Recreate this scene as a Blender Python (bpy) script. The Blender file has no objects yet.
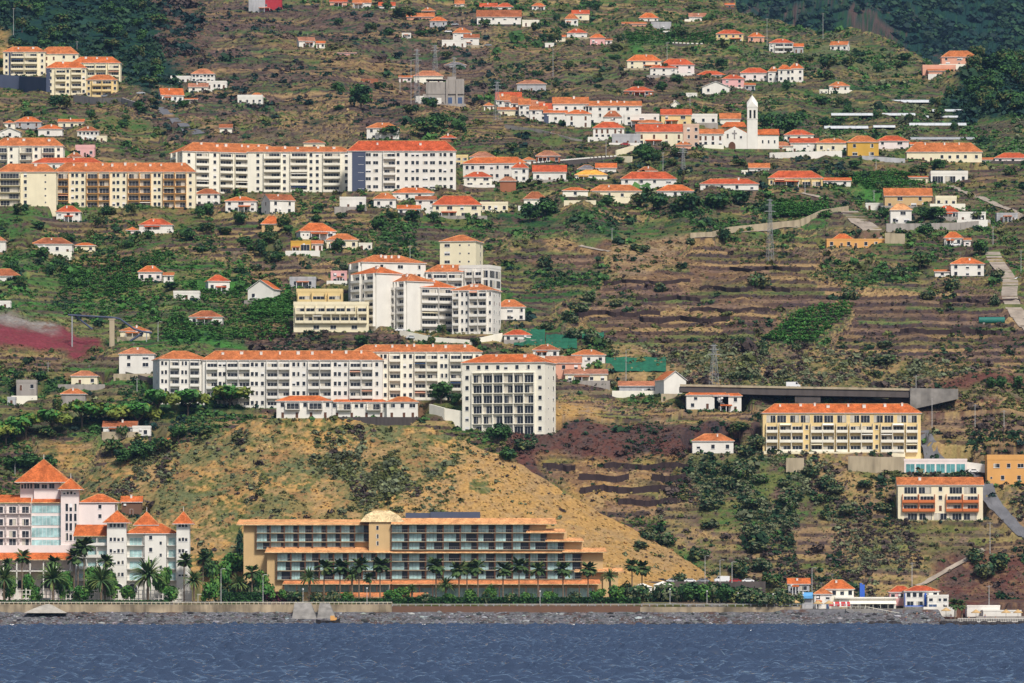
import bpy, math, random
import numpy as np
from mathutils import Vector, Matrix

random.seed(7)
rng = np.random.default_rng(7)
scene = bpy.context.scene
COL = scene.collection
PI = math.pi
# ------------------------------------------------------------------ camera geometry (metres; camera looks along +Y)
F, CX, HOR, CAMZ = 5689.0, 512.0, 596.0, 10.0
def WX(px, D): return (px - CX) / F * D
def WZ(py, D): return CAMZ + (HOR - py) / F * D

cam_d = bpy.data.cameras.new('camera'); cam = bpy.data.objects.new('camera', cam_d); COL.objects.link(cam)
cam_d.sensor_width = 36.0; cam_d.lens = F / 1024.0 * 36.0
cam_d.shift_y = (HOR - 341.5) / 1024.0
cam_d.clip_start = 1.0; cam_d.clip_end = 20000.0
cam.location = (0, 0, CAMZ); cam.rotation_euler = (PI / 2, 0, 0)
scene.camera = cam

# ------------------------------------------------------------------ noise
TAB = np.random.default_rng(3).random((256, 256))
def vn(x, y, seed=0):
    xi = np.floor(x).astype(np.int64); yi = np.floor(y).astype(np.int64)
    fx = x - xi; fy = y - yi
    fx = fx * fx * (3 - 2 * fx); fy = fy * fy * (3 - 2 * fy)
    a = (xi + seed * 37) & 255; b = (yi + seed * 91) & 255
    a1 = (a + 1) & 255; b1 = (b + 1) & 255
    return (TAB[a, b] * (1 - fx) + TAB[a1, b] * fx) * (1 - fy) + (TAB[a, b1] * (1 - fx) + TAB[a1, b1] * fx) * fy
def fbm(x, y, octv=4, seed=0, gain=0.5):
    s = 0; a = 1; t = 0
    for k in range(octv):
        s = s + a * vn(x * 2 ** k + 17.3 * k, y * 2 ** k + 9.1 * k, seed + k); t += a; a *= gain
    return s / t
def sstep(a, b, x):
    t = np.clip((x - a) / (b - a), 0, 1); return t * t * (3 - 2 * t)

# ------------------------------------------------------------------ materials
def mat(name, col, rough=0.85, var=0.12, scale=0.6, spec=0.25, attr=False, metal=0.0, bump=0.0, bscale=3.0, streak=0.0):
    m = bpy.data.materials.new(name); m.use_nodes = True
    nt = m.node_tree; b = nt.nodes['Principled BSDF']
    b.inputs['Roughness'].default_value = rough; b.inputs['Specular IOR Level'].default_value = spec
    b.inputs['Metallic'].default_value = metal
    geo = nt.nodes.new('ShaderNodeNewGeometry')
    nz = nt.nodes.new('ShaderNodeTexNoise'); nz.inputs['Scale'].default_value = scale; nz.inputs['Detail'].default_value = 5
    nt.links.new(geo.outputs['Position'], nz.inputs['Vector'])
    mr = nt.nodes.new('ShaderNodeMapRange')
    mr.inputs[1].default_value = 0.3; mr.inputs[2].default_value = 0.7
    mr.inputs[3].default_value = 1 - var; mr.inputs[4].default_value = 1 + var
    nt.links.new(nz.outputs['Fac'], mr.inputs[0])
    mx = nt.nodes.new('ShaderNodeVectorMath'); mx.operation = 'SCALE'
    if attr:
        at = nt.nodes.new('ShaderNodeAttribute'); at.attribute_name = 'tint'
        nt.links.new(at.outputs['Color'], mx.inputs[0])
    else:
        mx.inputs[0].default_value = col[:3]
    nt.links.new(mr.outputs[0], mx.inputs['Scale'])
    out = mx.outputs[0]
    if streak > 0:                                         # rain streaks and weathering running down a facade
        mp = nt.nodes.new('ShaderNodeMapping'); mp.inputs['Scale'].default_value = (.55, .55, 0.09)
        nt.links.new(geo.outputs['Position'], mp.inputs[0])
        n2 = nt.nodes.new('ShaderNodeTexNoise'); n2.inputs['Scale'].default_value = 1.0; n2.inputs['Detail'].default_value = 6
        nt.links.new(mp.outputs[0], n2.inputs['Vector'])
        m2 = nt.nodes.new('ShaderNodeMapRange'); m2.inputs[1].default_value = 0.45; m2.inputs[2].default_value = 0.75
        m2.inputs[3].default_value = 1.0; m2.inputs[4].default_value = 1.0 - streak
        nt.links.new(n2.outputs['Fac'], m2.inputs[0])
        mx2 = nt.nodes.new('ShaderNodeVectorMath'); mx2.operation = 'SCALE'
        nt.links.new(out, mx2.inputs[0]); nt.links.new(m2.outputs[0], mx2.inputs['Scale']); out = mx2.outputs[0]
    nt.links.new(out, b.inputs['Base Color'])
    if bump > 0:
        n3 = nt.nodes.new('ShaderNodeTexNoise'); n3.inputs['Scale'].default_value = bscale; n3.inputs['Detail'].default_value = 6
        nt.links.new(geo.outputs['Position'], n3.inputs['Vector'])
        bp = nt.nodes.new('ShaderNodeBump'); bp.inputs['Strength'].default_value = bump; bp.inputs['Distance'].default_value = 0.4
        nt.links.new(n3.outputs['Fac'], bp.inputs['Height']); nt.links.new(bp.outputs[0], b.inputs['Normal'])
    return m

def roofmat(name, col):
    m = mat(name, col, rough=0.9, var=0.28, scale=0.35, spec=0.1)
    nt = m.node_tree; b = nt.nodes['Principled BSDF']
    src = b.inputs['Base Color'].links[0].from_socket
    tc = nt.nodes.new('ShaderNodeTexCoord')
    wv = nt.nodes.new('ShaderNodeTexWave'); wv.bands_direction = 'X'; wv.inputs['Scale'].default_value = 1.1; wv.inputs['Distortion'].default_value = 0.6
    nt.links.new(tc.outputs['Object'], wv.inputs['Vector'])
    bp = nt.nodes.new('ShaderNodeBump'); bp.inputs['Strength'].default_value = 0.5; bp.inputs['Distance'].default_value = 0.08
    nt.links.new(wv.outputs['Fac'], bp.inputs['Height']); nt.links.new(bp.outputs[0], b.inputs['Normal'])
    # fine mottling of single tiles
    vo = nt.nodes.new('ShaderNodeTexVoronoi'); vo.inputs['Scale'].default_value = 2.2
    nt.links.new(tc.outputs['Object'], vo.inputs['Vector'])
    mr = nt.nodes.new('ShaderNodeMapRange'); mr.inputs[3].default_value = 0.72; mr.inputs[4].default_value = 1.2
    sp = nt.nodes.new('ShaderNodeSeparateColor'); nt.links.new(vo.outputs['Color'], sp.inputs[0]); nt.links.new(sp.outputs[0], mr.inputs[0])
    mx = nt.nodes.new('ShaderNodeVectorMath'); mx.operation = 'SCALE'
    nt.links.new(src, mx.inputs[0]); nt.links.new(mr.outputs[0], mx.inputs['Scale']); nt.links.new(mx.outputs[0], b.inputs['Base Color'])
    return m

M = {}
def wallm(k, c, **kw): M[k] = M['wall_' + k] = mat('wall_' + k, c, rough=0.9, var=0.06, scale=0.25, spec=0.15, streak=kw.get('streak', 0.07))
wallm('white', (0.74, 0.71, 0.645)); wallm('terracotta', (.58, .17, .06)); wallm('cream', (0.78, 0.70, 0.50)); wallm('pale', (0.80, 0.76, 0.64)); wallm('yellow', (0.72, 0.55, 0.27))
wallm('ochre', (0.60, 0.36, 0.07)); wallm('pink', (0.72, 0.40, 0.38)); wallm('blush', (0.78, 0.68, 0.64)); wallm('grey', (0.42, 0.42, 0.43), streak=0.3)
wallm('concrete', (0.34, 0.31, 0.28), streak=0.35); wallm('slate', (0.075, 0.09, 0.14)); wallm('tan', (0.58, 0.40, 0.20)); wallm('orange', (0.68, 0.36, 0.12))
wallm('rose', (0.62, 0.44, 0.33)); wallm('salmon', (0.68, 0.36, 0.25)); wallm('red', (0.40, 0.04, 0.05)); wallm('brick', (0.33, 0.13, 0.07)); wallm('blue', (0.05, 0.13, 0.5))
wallm('stone', (0.42, 0.35, 0.24), streak=0.4); wallm('darkstone', (0.10, 0.085, 0.08), streak=0.3); wallm('lava', (.05, .034, .034), streak=.3); wallm('green', (0.03, 0.14, 0.12)); wallm('brown', (0.16, 0.09, 0.06))
M['roof'] = roofmat('roof_tiles_orange', (0.48, 0.125, 0.038)); M['roofsalmon'] = roofmat('roof_tiles_salmon', (0.56, 0.21, 0.085)); M['roofred'] = roofmat('roof_tiles_red', (0.43, 0.085, 0.034)); M['rooftan'] = roofmat('roof_tiles_tan', (0.62, 0.30, 0.13)); M['rooffaded'] = roofmat('roof_tiles_faded', (0.40, 0.155, 0.08)); M['roofbrown'] = roofmat('roof_tiles_brown', (0.30, 0.10, 0.045)); M['roofterra'] = roofmat('roof_tiles_terracotta', (0.43, 0.14, 0.05))
M['roofgold'] = roofmat('roof_tiles_gold', (0.66, 0.33, 0.06)); M['roofgrey'] = roofmat('roof_tiles_grey', (0.16, 0.15, 0.16)); M['roofold'] = roofmat('roof_tiles_old', (0.34, 0.15, 0.09))
M['roofbeige'] = roofmat('roof_beige', (0.66, 0.50, 0.28))
M['glass'] = mat('window_glass', (0.02, 0.025, 0.035), rough=0.25, var=0.5, scale=0.4, spec=0.35)
M['teal'] = mat('curtained_glass', (0.33, 0.50, 0.50), rough=0.25, var=0.35, scale=0.5, spec=0.4)
M['aqua'] = mat('aqua_glass', (0.10, 0.30, 0.31), rough=0.2, var=0.3, scale=0.5, spec=0.4)
M['blind'] = mat('blind_and_curtain', (0.50, 0.46, 0.38), rough=.9); M['frame'] = mat('painted_frame', (0.75, 0.74, 0.72), rough=0.6)
M['wood'] = mat('dark_wood', (0.12, 0.055, 0.03), rough=0.7)
M['metal'] = mat('galvanised_metal', (0.33, 0.34, 0.35), rough=0.55, metal=0.3)
M['pole'] = mat('grey_pole', (0.42, 0.42, 0.41), rough=0.8)
M['rail'] = mat('railing', (0.25, 0.23, 0.22), rough=0.7)
M['asphalt'] = mat('asphalt', (0.13, 0.13, 0.14), rough=0.95, var=0.2, scale=0.3)
M['track'] = mat('pale_track', (0.30, 0.25, 0.20), rough=0.95, var=0.25, scale=0.3)
M['rubber'] = mat('rubber', (0.02, 0.02, 0.02)); M['straw'] = mat('straw_thatch', (0.50, 0.33, 0.15), rough=1, var=0.3, scale=4)
M['rock'] = mat('black_rock', (0.035, 0.03, 0.03), rough=0.9, var=0.5, scale=0.6, bump=0.8, bscale=0.8)
M['plaster'] = mat('cement', (0.24, 0.225, 0.205), rough=0.95, var=0.3, scale=0.3, streak=0.3)
M['seawall'] = mat('stained_cement', (.33, .265, .18), rough=.95, var=.45, scale=.14, streak=.55); M['mound'] = mat('pale_cement', (.36, .33, .28), rough=.95, var=.2, scale=.5); M['sheet'] = mat('greenhouse_sheet', (0.50, 0.52, 0.53), rough=0.5, var=0.1, scale=0.4)
M['net'] = mat('green_netting', (0.015, 0.11, 0.06), rough=0.9, var=0.25, scale=0.5)
M['leaf'] = mat('leaves', (0, 0, 0), rough=0.7, var=0.25, scale=1.5, spec=0.2, attr=True)
M['bark'] = mat('bark', (0.12, 0.09, 0.065), rough=0.95, var=0.3, scale=2)
M['palmbark'] = mat('palm_bark', (0.17, 0.125, 0.085), rough=0.95, var=0.3, scale=2)
M['ground'] = mat('hillside_ground', (0, 0, 0), rough=0.97, var=0.22, scale=0.9, spec=0.08, attr=True, bump=0.7, bscale=1.1)
M['pebble'] = mat('pebble', (0, 0, 0), rough=0.8, var=0.2, scale=2, spec=0.25, attr=True)
M['skin'] = mat('skin', (0.42, 0.24, 0.16)); M['cloth'] = mat('swimwear', (0.10, 0.12, 0.30)); M['clothred'] = mat('red_cloth', (0.5, 0.05, 0.05)); M['hair'] = mat('hair', (0.03, 0.02, 0.015))
for k, c in dict(carwhite=(0.75, 0.75, 0.75), cargrey=(0.25, 0.27, 0.30), carblue=(0.06, 0.10, 0.2), carred=(0.35, 0.03, 0.03), carblack=(0.02, 0.02, 0.025), carsilver=(0.5, 0.52, 0.54)).items():
    M[k] = mat('paint_' + k, c, rough=0.3, var=0.03, spec=0.5)

# ------------------------------------------------------------------ mesh builder
class MB:
    def __init__(s): s.v = []; s.f = []; s.m = []
    def quad(s, pts, m=0):
        n = len(s.v); s.v += [tuple(p) for p in pts]; s.f.append(tuple(range(n, n + len(pts)))); s.m.append(m)
    def box(s, x0, x1, y0, y1, z0, z1, m=0):
        n = len(s.v)
        s.v += [(x0, y0, z0), (x1, y0, z0), (x1, y1, z0), (x0, y1, z0), (x0, y0, z1), (x1, y0, z1), (x1, y1, z1), (x0, y1, z1)]
        for q in ((0, 3, 2, 1), (4, 5, 6, 7), (0, 1, 5, 4), (1, 2, 6, 5), (2, 3, 7, 6), (3, 0, 4, 7)):
            s.f.append(tuple(n + i for i in q)); s.m.append(m)
    def tube(s, p0, p1, r0, r1, n=7, m=0, cap=True):
        p0 = Vector(p0); p1 = Vector(p1); d = (p1 - p0)
        if d.length < 1e-6: return
        d.normalize(); a = d.orthogonal().normalized(); b = d.cross(a); k = len(s.v)
        for p, r in ((p0, r0), (p1, r1)):
            for i in range(n):
                t = 2 * PI * i / n; s.v.append(tuple(p + (a * math.cos(t) + b * math.sin(t)) * r))
        for i in range(n):
            j = (i + 1) % n; s.f.append((k + i, k + j, k + n + j, k + n + i)); s.m.append(m)
        if cap:
            s.f.append(tuple(k + n - 1 - i for i in range(n))); s.m.append(m)
            s.f.append(tuple(k + n + i for i in range(n))); s.m.append(m)
    def solid(s, ring0, ring1, m=0):       # two rings of equal length joined and capped
        n = len(ring0); k = len(s.v); s.v += [tuple(p) for p in ring0] + [tuple(p) for p in ring1]
        for i in range(n):
            j = (i + 1) % n; s.f.append((k + i, k + j, k + n + j, k + n + i)); s.m.append(m)
        s.f.append(tuple(k + n - 1 - i for i in range(n))); s.m.append(m)
        s.f.append(tuple(k + n + i for i in range(n))); s.m.append(m)
    def mesh(s, name, mats):
        me = bpy.data.meshes.new(name); me.from_pydata(s.v, [], s.f)
        for m in mats: me.materials.append(M[m] if isinstance(m, str) else m)
        if len(mats) > 1: me.polygons.foreach_set('material_index', s.m)
        me.update(); return me

def obj(name, me, parent=None, loc=(0, 0, 0), rz=0.0, sc=None):
    o = bpy.data.objects.new(name, me); COL.objects.link(o)
    if parent is not None: o.parent = parent
    o.location = loc
    if rz: o.rotation_euler = (0, 0, rz)
    if sc: o.scale = sc
    return o
def thing(name, label, cat, loc=(0, 0, 0), rz=0.0, group=None, me=None):
    o = obj(name, me, None, loc, rz); o['label'] = label; o['category'] = cat; o['kind'] = 'thing'
    if group: o['group'] = group
    return o
def arrays_mesh(name, V, Fc, mats, tint=None, smooth=False):
    me = bpy.data.meshes.new(name); V = np.asarray(V, np.float32); Fc = np.asarray(Fc, np.int32); k = Fc.shape[1]
    me.vertices.add(len(V)); me.vertices.foreach_set('co', V.ravel())
    me.loops.add(Fc.size); me.loops.foreach_set('vertex_index', Fc.ravel())
    me.polygons.add(len(Fc)); me.polygons.foreach_set('loop_start', np.arange(0, Fc.size, k, dtype=np.int32))
    for m in mats: me.materials.append(M[m] if isinstance(m, str) else m)
    me.polygons.foreach_set('use_smooth', np.full(len(Fc), smooth))
    if tint is not None:
        a = me.attributes.new('tint', 'FLOAT_COLOR', 'POINT')
        c = np.ones((len(V), 4), np.float32); c[:, :3] = tint; a.data.foreach_set('color', c.ravel())
    me.update(calc_edges=True); return me
LAND = []   # landmarks (px, py, nick) used to describe where trees stand
# ------------------------------------------------------------------ terrain heightfield: columns are azimuths, rows are distances
KN = [(603, 1950), (600, 1985), (596, 2046), (560, 2064), (500, 2092), (430, 2126), (370, 2182), (300, 2280), (200, 2460), (150, 2640), (90, 2960), (30, 3380), (0, 3600), (-60, 4050)]
kD = [1860, 1880, 1897, 1923.3, 1924.2] + [d for _, d in KN]
kZ = [-3.0, -1.2, 0.0, 4.6, 7.2] + [WZ(p, d) for p, d in KN]
gD = np.array([d for _, d in KN], float); gP = np.array([p for p, _ in KN], float)
def ginv(py): return np.interp(-py, -gP, gD)
PX = np.arange(-220.0, 1246.0, 1.5)
rowsD = np.concatenate([np.linspace(1860, 1950, 70)[:-1], np.linspace(1921, 1926, 30), np.linspace(1950, 2140, 420)[:-1], ginv(np.arange(410.0, -60.0, -0.66))[1:], np.linspace(4056, 7000, 170)])
rowsD = np.unique(np.round(rowsD, 3))
NC, NR = len(PX), len(rowsD)
P2, D2 = np.meshgrid(PX, rowsD); X2 = WX(P2, D2)

ramp = sstep(2046, 2150, D2)
warp = (fbm(X2 / 120, D2 / 260, 3, 11) - 0.5) * 90 + (fbm(X2 / 38, D2 / 90, 3, 23) - 0.5) * 26
Zb = np.interp(D2 + warp * ramp * np.clip((D2 - 2040) / 400, 0.2, 1.0), kD, kZ)
crest_py = np.interp(PX, [-100, 715, 740, 770, 800, 830, 870, 905, 930, 960, 1024, 1130], [-52, -52, 2, 9, 20, 28, 36, 46, 55, 58, 60, 62]) + (fbm(PX / 22, PX * 0, 3, 5) - 0.5) * 7
Dc = ginv(crest_py)[None, :]
Zc = np.array([np.interp(d, rowsD, Zb[:, i]) for i, d in enumerate(Dc[0])])[None, :]
Zb = np.where(D2 > Dc, Zc - (D2 - Dc) * 0.16, Zb)
# far wooded mountain
pyf = np.interp(D2, [4300, 4600, 7000], [190, 128, -165]); Zf = WZ(pyf, D2) + (fbm(X2 / 330, D2 / 420, 5, 31) - 0.5) * 230
FAR = (D2 > 4300) & (Zf > Zb)
Zb = np.where(FAR, Zf, Zb)
# the golden hill behind the sea-front hotels
hx = [-100, -60, 20, 60, 90, 130, 190, 260, 330, 430, 480, 530, 600, 650, 690, 720, 745, 1130]
hy = [575, 560, 540, 500, 474, 455, 440, 419, 418, 428, 445, 470, 510, 537, 560, 583, 604, 640]
hc = np.interp(PX, hx, hy) + (fbm(PX / 14, PX * 0, 3, 9) - 0.5) * 3
u = (D2 - 1968) / 82.0
pyh = 604 + (hc[None, :] - 604) * np.clip(u, 0, 1) ** 0.9 + np.clip(u - 1, 0, None) * 420
Zh = WZ(pyh, D2) + (fbm(X2 / 16, D2 / 22, 4, 41) - 0.5) * 3.0 * sstep(0, 0.4, u)
HILL = (Zh > Zb) & (u > 0) & (u < 1.6)
Zs = np.where(HILL, Zh, Zb)
PY2 = HOR - (Zs - CAMZ) * F / D2

# ------------------------------------------------------------------ land cover, surveyed as areas of the hillside
C = dict(brown=(.15, .088, .050), umber=(.082, .052, .043), tan=(.30, .20, .09), gold=(.36, .215, .075), straw=(.30, .195, .09), olive=(.105, .115, .036), green=(.046, .115, .028), lush=(.05, .165, .03),
         dark=(.017, .048, .02), forest=(.010, .034, .028), red=(.10, .042, .033), stone=(.05, .036, .038), grey=(.22, .20, .18), pink=(.17, .036, .046), sage=(.12, .14, .075), pebble=(.13, .128, .136), dirt=(.24, .17, .11), mauve=(.145, .098, .072))
C = {k: np.array(v) for k, v in C.items()}
# (polygon, three covers, terrace height, terrace strength, scrub per px, scrub colours)
ZN = [
 ([(-100, -140), (1130, -140), (1130, 640), (-100, 640)], 'olive green brown', 2.4, 0.6, .035, 'dark green olive'),
 ([(-100, -140), (190, -140), (178, 25), (215, 62), (140, 100), (122, 62), (0, 38), (-100, 30)], 'forest dark forest', 3, 0, .09, 'forest dark forest'),
 ([(150, -20), (215, -20), (240, 60), (200, 85), (165, 50)], 'umber brown dark', 3, .1, .06, 'dark umber forest'),
 ([(-100, 28), (5, 33), (34, 49), (0, 58), (-100, 62)], 'tan gold olive', 3, 0, .005, 'olive olive tan'),
 ([(205, 0), (480, 8), (500, 85), (400, 128), (180, 140), (122, 100), (205, 75)], 'umber mauve dark', 2.6, .9, .03, 'dark forest umber'),
 ([(256, 28), (300, 30), (420, 75), (400, 82), (330, 62), (262, 45)], 'tan brown olive', 2.6, .4, .02, 'dark olive brown'),
 ([(180, 112), (360, 105), (350, 122), (190, 128)], 'olive tan umber', 2.2, .9, .02, 'dark olive'),
 ([(480, -60), (760, -60), (770, 30), (640, 50), (500, 60)], 'olive green brown', 2.2, .6, .05, 'dark green olive'),
 ([(620, 30), (740, 32), (738, 44), (625, 48)], 'green lush green', 2, .5, .02, 'green lush'),
 ([(500, 58), (740, 60), (735, 95), (500, 96)], 'mauve olive umber', 2.4, .6, .04, 'olive dark umber'),
 ([(740, -10), (900, 40), (1130, 60), (1130, 150), (760, 150)], 'green olive dark', 2.0, .6, .06, 'dark green sage'),
 ([(768, 40), (860, 35), (915, 55), (912, 62), (800, 60)], 'sage olive green', 2, .2, .05, 'sage green dark'),
 ([(955, 55), (1130, 55), (1130, 112), (950, 112)], 'forest dark forest', 2, 0, .12, 'forest dark forest'),
 ([(500, 130), (640, 150), (780, 150), (860, 160), (860, 176), (500, 168)], 'dark olive umber', 2.4, .5, .06, 'dark forest olive'),
 ([(-100, 200), (300, 205), (300, 265), (-100, 262)], 'olive green umber', 2.3, .7, .05, 'dark green olive'),
 ([(-100, 258), (170, 250), (300, 268), (300, 345), (110, 345), (70, 310), (-100, 312)], 'green lush dark', 2.0, .4, .05, 'green lush dark'),
 ([(270, 245), (360, 265), (350, 285), (250, 280), (250, 250)], 'umber brown olive', 2.2, 1, .02, 'dark olive'),
 ([(250, 318), (380, 325), (440, 350), (250, 350)], 'umber brown dark', 2.0, .8, .05, 'dark umber'),
 ([(380, 205), (500, 210), (520, 250), (360, 252)], 'green olive dark', 2.2, .8, .06, 'dark green'),
 ([(500, 195), (640, 205), (700, 215), (700, 236), (490, 240)], 'green dark umber', 2.2, .9, .035, 'green dark'),
 ([(640, 190), (1000, 200), (1000, 225), (640, 225)], 'green olive dark', 2.2, .6, .06, 'dark green'),
 ([(480, 238), (700, 232), (860, 252), (1130, 330), (1130, 384), (760, 350), (620, 345), (560, 300), (490, 300)], 'brown tan umber', 2.6, 1.0, .015, 'umber olive dark'),
 ([(500, 262), (610, 262), (600, 290), (560, 300), (570, 345), (500, 345)], 'green dark olive', 2.2, .5, .06, 'dark green forest'),
 ([(620, 228), (690, 230), (640, 275), (600, 280)], 'dirt tan brown', 2.2, .2, .02, 'olive dark'),
 ([(840, 174), (900, 172), (935, 188), (870, 192)], 'lush green lush', 2, .2, .02, 'lush green'),
 ([(768, 202), (830, 204), (832, 219), (768, 219)], 'lush green dark', 2, .5, .03, 'lush green'),
 ([(764, 342), (790, 315), (815, 306), (852, 303), (855, 314), (812, 345)], 'lush green dark', 1.6, .9, .04, 'lush green'),
 ([(820, 255), (940, 265), (930, 290), (810, 280)], 'green olive dark', 2.4, .5, .08, 'dark green olive'),
 ([(500, 235), (650, 231), (650, 237), (500, 243)], 'lush green green', 2, .2, .02, 'lush green'),
 ([(600, 335), (900, 345), (1020, 362), (900, 386), (620, 384)], 'olive tan mauve', 2.6, .15, .075, 'olive sage umber'),
 ([(912, 388), (930, 374), (960, 367), (1130, 374), (1130, 388)], 'red brown red', 3, 0, .01, 'olive dark'),
 ([(-100, 342), (70, 345), (66, 372), (-100, 370)], 'tan olive brown', 2.2, .6, .02, 'dark olive'),
 ([(-100, 311), (66, 314), (112, 345), (-100, 342)], 'pink red pink', 4, 0, 0, 'olive'),
 ([(-100, 309), (62, 312), (62, 322), (-100, 321)], 'grey grey mauve', 4, 0, 0, 'olive'),
 ([(-100, 372), (250, 380), (260, 415), (-100, 440)], 'dark green olive', 2.4, .4, .08, 'dark green forest'),
 ([(40, 436), (98, 440), (96, 468), (50, 466)], 'gold tan olive', 2, .2, .01, 'olive dark'),
 ([(545, 392), (765, 404), (770, 420), (530, 418)], 'gold tan dirt', 1.25, .7, .006, 'olive dark'),
 ([(500, 417), (765, 420), (750, 456), (640, 462), (510, 478)], 'red umber stone', 4, .0, .05, 'umber dark red'),
 ([(540, 456), (705, 452), (690, 515), (600, 520)], 'gold brown tan', 4.6, .5, .02, 'olive dark umber'),
 ([(690, 440), (1130, 400), (1130, 615), (760, 615), (650, 520)], 'tan olive mauve', 2.6, .45, .06, 'olive dark umber sage'),
 ([(690, 455), (790, 452), (830, 520), (760, 540), (690, 520)], 'green olive umber', 2.6, .2, .09, 'green sage dark'),
 ([(820, 520), (1000, 525), (960, 565), (850, 575)], 'tan olive mauve', 2.6, .3, .05, 'olive umber sage'),
 ([(920, 388), (1130, 392), (1130, 430), (930, 425)], 'mauve tan red', 2.6, .3, .04, 'umber olive'),
 ([(930, 555), (1130, 545), (1130, 615), (925, 612)], 'red umber brown', 3, 0, .05, 'green dark umber'),
]
rx0, ry0 = -100, -140; RW, RH = 1230, 790
gx, gy = np.meshgrid(np.arange(RW) + rx0 + .5, np.arange(RH) + ry0 + .5)
def raster(poly, blur=4):
    ins = np.zeros(gx.shape, bool); n = len(poly)
    for i in range(n):
        x1, y1 = poly[i]; x2, y2 = poly[(i + 1) % n]
        if y1 == y2: continue
        c = ((gy < y1) != (gy < y2)); ins ^= c & (gx < (x2 - x1) * (gy - y1) / (y2 - y1) + x1)
    w = ins.astype(np.float32)
    for ax in (0, 1):
        cs = np.cumsum(np.pad(w, [(blur + 1, blur) if a == ax else (0, 0) for a in (0, 1)], mode='edge'), axis=ax)
        k = 2 * blur + 1
        w = (np.take(cs, range(k, cs.shape[ax]), axis=ax) - np.take(cs, range(0, cs.shape[ax] - k), axis=ax)) / k
    return w
VV = D2 * .30 + Zs                                        # runs up the slope at a similar pace on steep and gentle ground
wx = P2 + (fbm(X2 / 14, VV / 14, 4, 51) - .5) * 34; wy = PY2 + (fbm(X2 / 14, VV / 14, 4, 61) - .5) * 22
ix = np.clip((wx - rx0).astype(int), 0, RW - 1); iy = np.clip((wy - ry0).astype(int), 0, RH - 1)
nA = fbm(X2 / 12, VV / 8, 4, 71, .6); nB = fbm(X2 / 5.5, VV / 3.6, 4, 81, .65); nC = fbm(X2 / 1.5, VV / 1.1, 3, 91, .7)
def mix3(cs):
    a, b, c = [C[k] for k in cs.split()[:3]]
    f = sstep(.38, .60, nA * .55 + nC * .45)[..., None]; g = sstep(.50, .62, nB * .6 + nC * .4)[..., None]
    return (a * (1 - f) + b * f) * (1 - g) + c * g
ALB = np.zeros(P2.shape + (3,)); TH = np.zeros(P2.shape); TS = np.zeros(P2.shape); SD = np.zeros(P2.shape); SI = np.zeros(P2.shape, int)
for k, (poly, cs, th, ts, sd, sc_) in enumerate(ZN):
    w = raster(poly)[iy, ix] if k else np.ones(P2.shape)
    ALB += (mix3(cs) - ALB) * w[..., None]; TH += (th - TH) * w; TS += (ts - TS) * w; SD += (sd - SD) * w; SI = np.where(w > .5, k, SI)
def over(mask, cs, th, ts, sd, k=None):
    global ALB, TH, TS, SD, SI
    w = mask.astype(float); ALB += (mix3(cs) - ALB) * w[..., None]; TH += (th - TH) * w; TS += (ts - TS) * w; SD += (sd - SD) * w
    if k is not None: SI = np.where(w > .5, k, SI)
ZN.append(([], '', 0, 0, 0, 'sage olive sage umber')); kh = len(ZN) - 1
gp = fbm(X2 / 11, VV / 9, 4, 101, .62) + np.interp(P2, [100, 350, 480, 560], [.10, .03, -.06, -.3])
over(HILL, 'olive straw gold', 3, .0, .02, kh)
SD = np.where(HILL, np.where(gp > .54, .12, .018), SD); gm = (sstep(.48, .60, gp) * HILL * .6)[..., None]; ALB += (mix3('sage olive brown') - ALB) * gm
hg = HILL & (P2 + (fbm(X2 / 10, VV / 8, 3, 191) - .5) * 110 > 465); over(hg, 'gold straw gold', 3, 0, .004, kh)
hl = HILL & (P2 > 590) & (PY2 > 535); TS = np.where(hl, .8, TS); TH = np.where(hl, 3.0, TH)
over(FAR, 'forest forest dark', 3, 0, .10, 1)
rk = FAR & (fbm(X2 / 90, D2 / 160, 4, 7) > .62); over(rk, 'umber forest dark', 3, 0, .03, 1)
over((D2 < 1923.6), 'pebble pebble umber', 3, 0, 0, 1)
over((D2 >= 1923.6) & (D2 < 1985) & ~HILL, 'dirt olive grey', 3, 0, .01, 1); over((D2 >= 1923.6) & (D2 < 2000) & ~HILL & (P2 > 935), 'red umber brown', 3, 0, .08, 1)

# relief: terraces and roughness
gul = -np.abs(fbm(X2 / 55, D2 / 190, 4, 151) - .5) * 22 * sstep(2060, 2180, D2) * ~HILL
Zs = Zs + gul
und = (fbm(X2 / 80, D2 / 120, 3, 111) - .5) * 5 + (fbm(X2 / 8, D2 / 14, 2, 121) - .5) * .9
TH = np.where(HILL, TH, TH * 1.3); TS = np.clip(TS * 1.45, 0, 1)
q = (Zs + und) / np.maximum(TH, .8); fr = q - np.floor(q)
stp = np.where(fr < .80, fr * .46 / .80, .46 + (fr - .80) / .20 * .54) - fr
brk = sstep(.26, .42, fbm(X2 / 30, D2 / 25, 3, 131)); ts = TS * brk * (D2 > 2050)
Zt = Zs + stp * np.maximum(TH, .8) * ts
rough = (fbm(X2 / 6, VV / 5, 4, 141, .6) - .5) * (1.5 - 1.1 * np.clip(ts, 0, 1)) * sstep(1990, 2010, D2) * np.where(FAR, 6, 1)
Zt = Zt + rough + (fbm(X2 / 2.2, D2 / 2.2, 2, 161) - .5) * .5 * (D2 < 1924)
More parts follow.
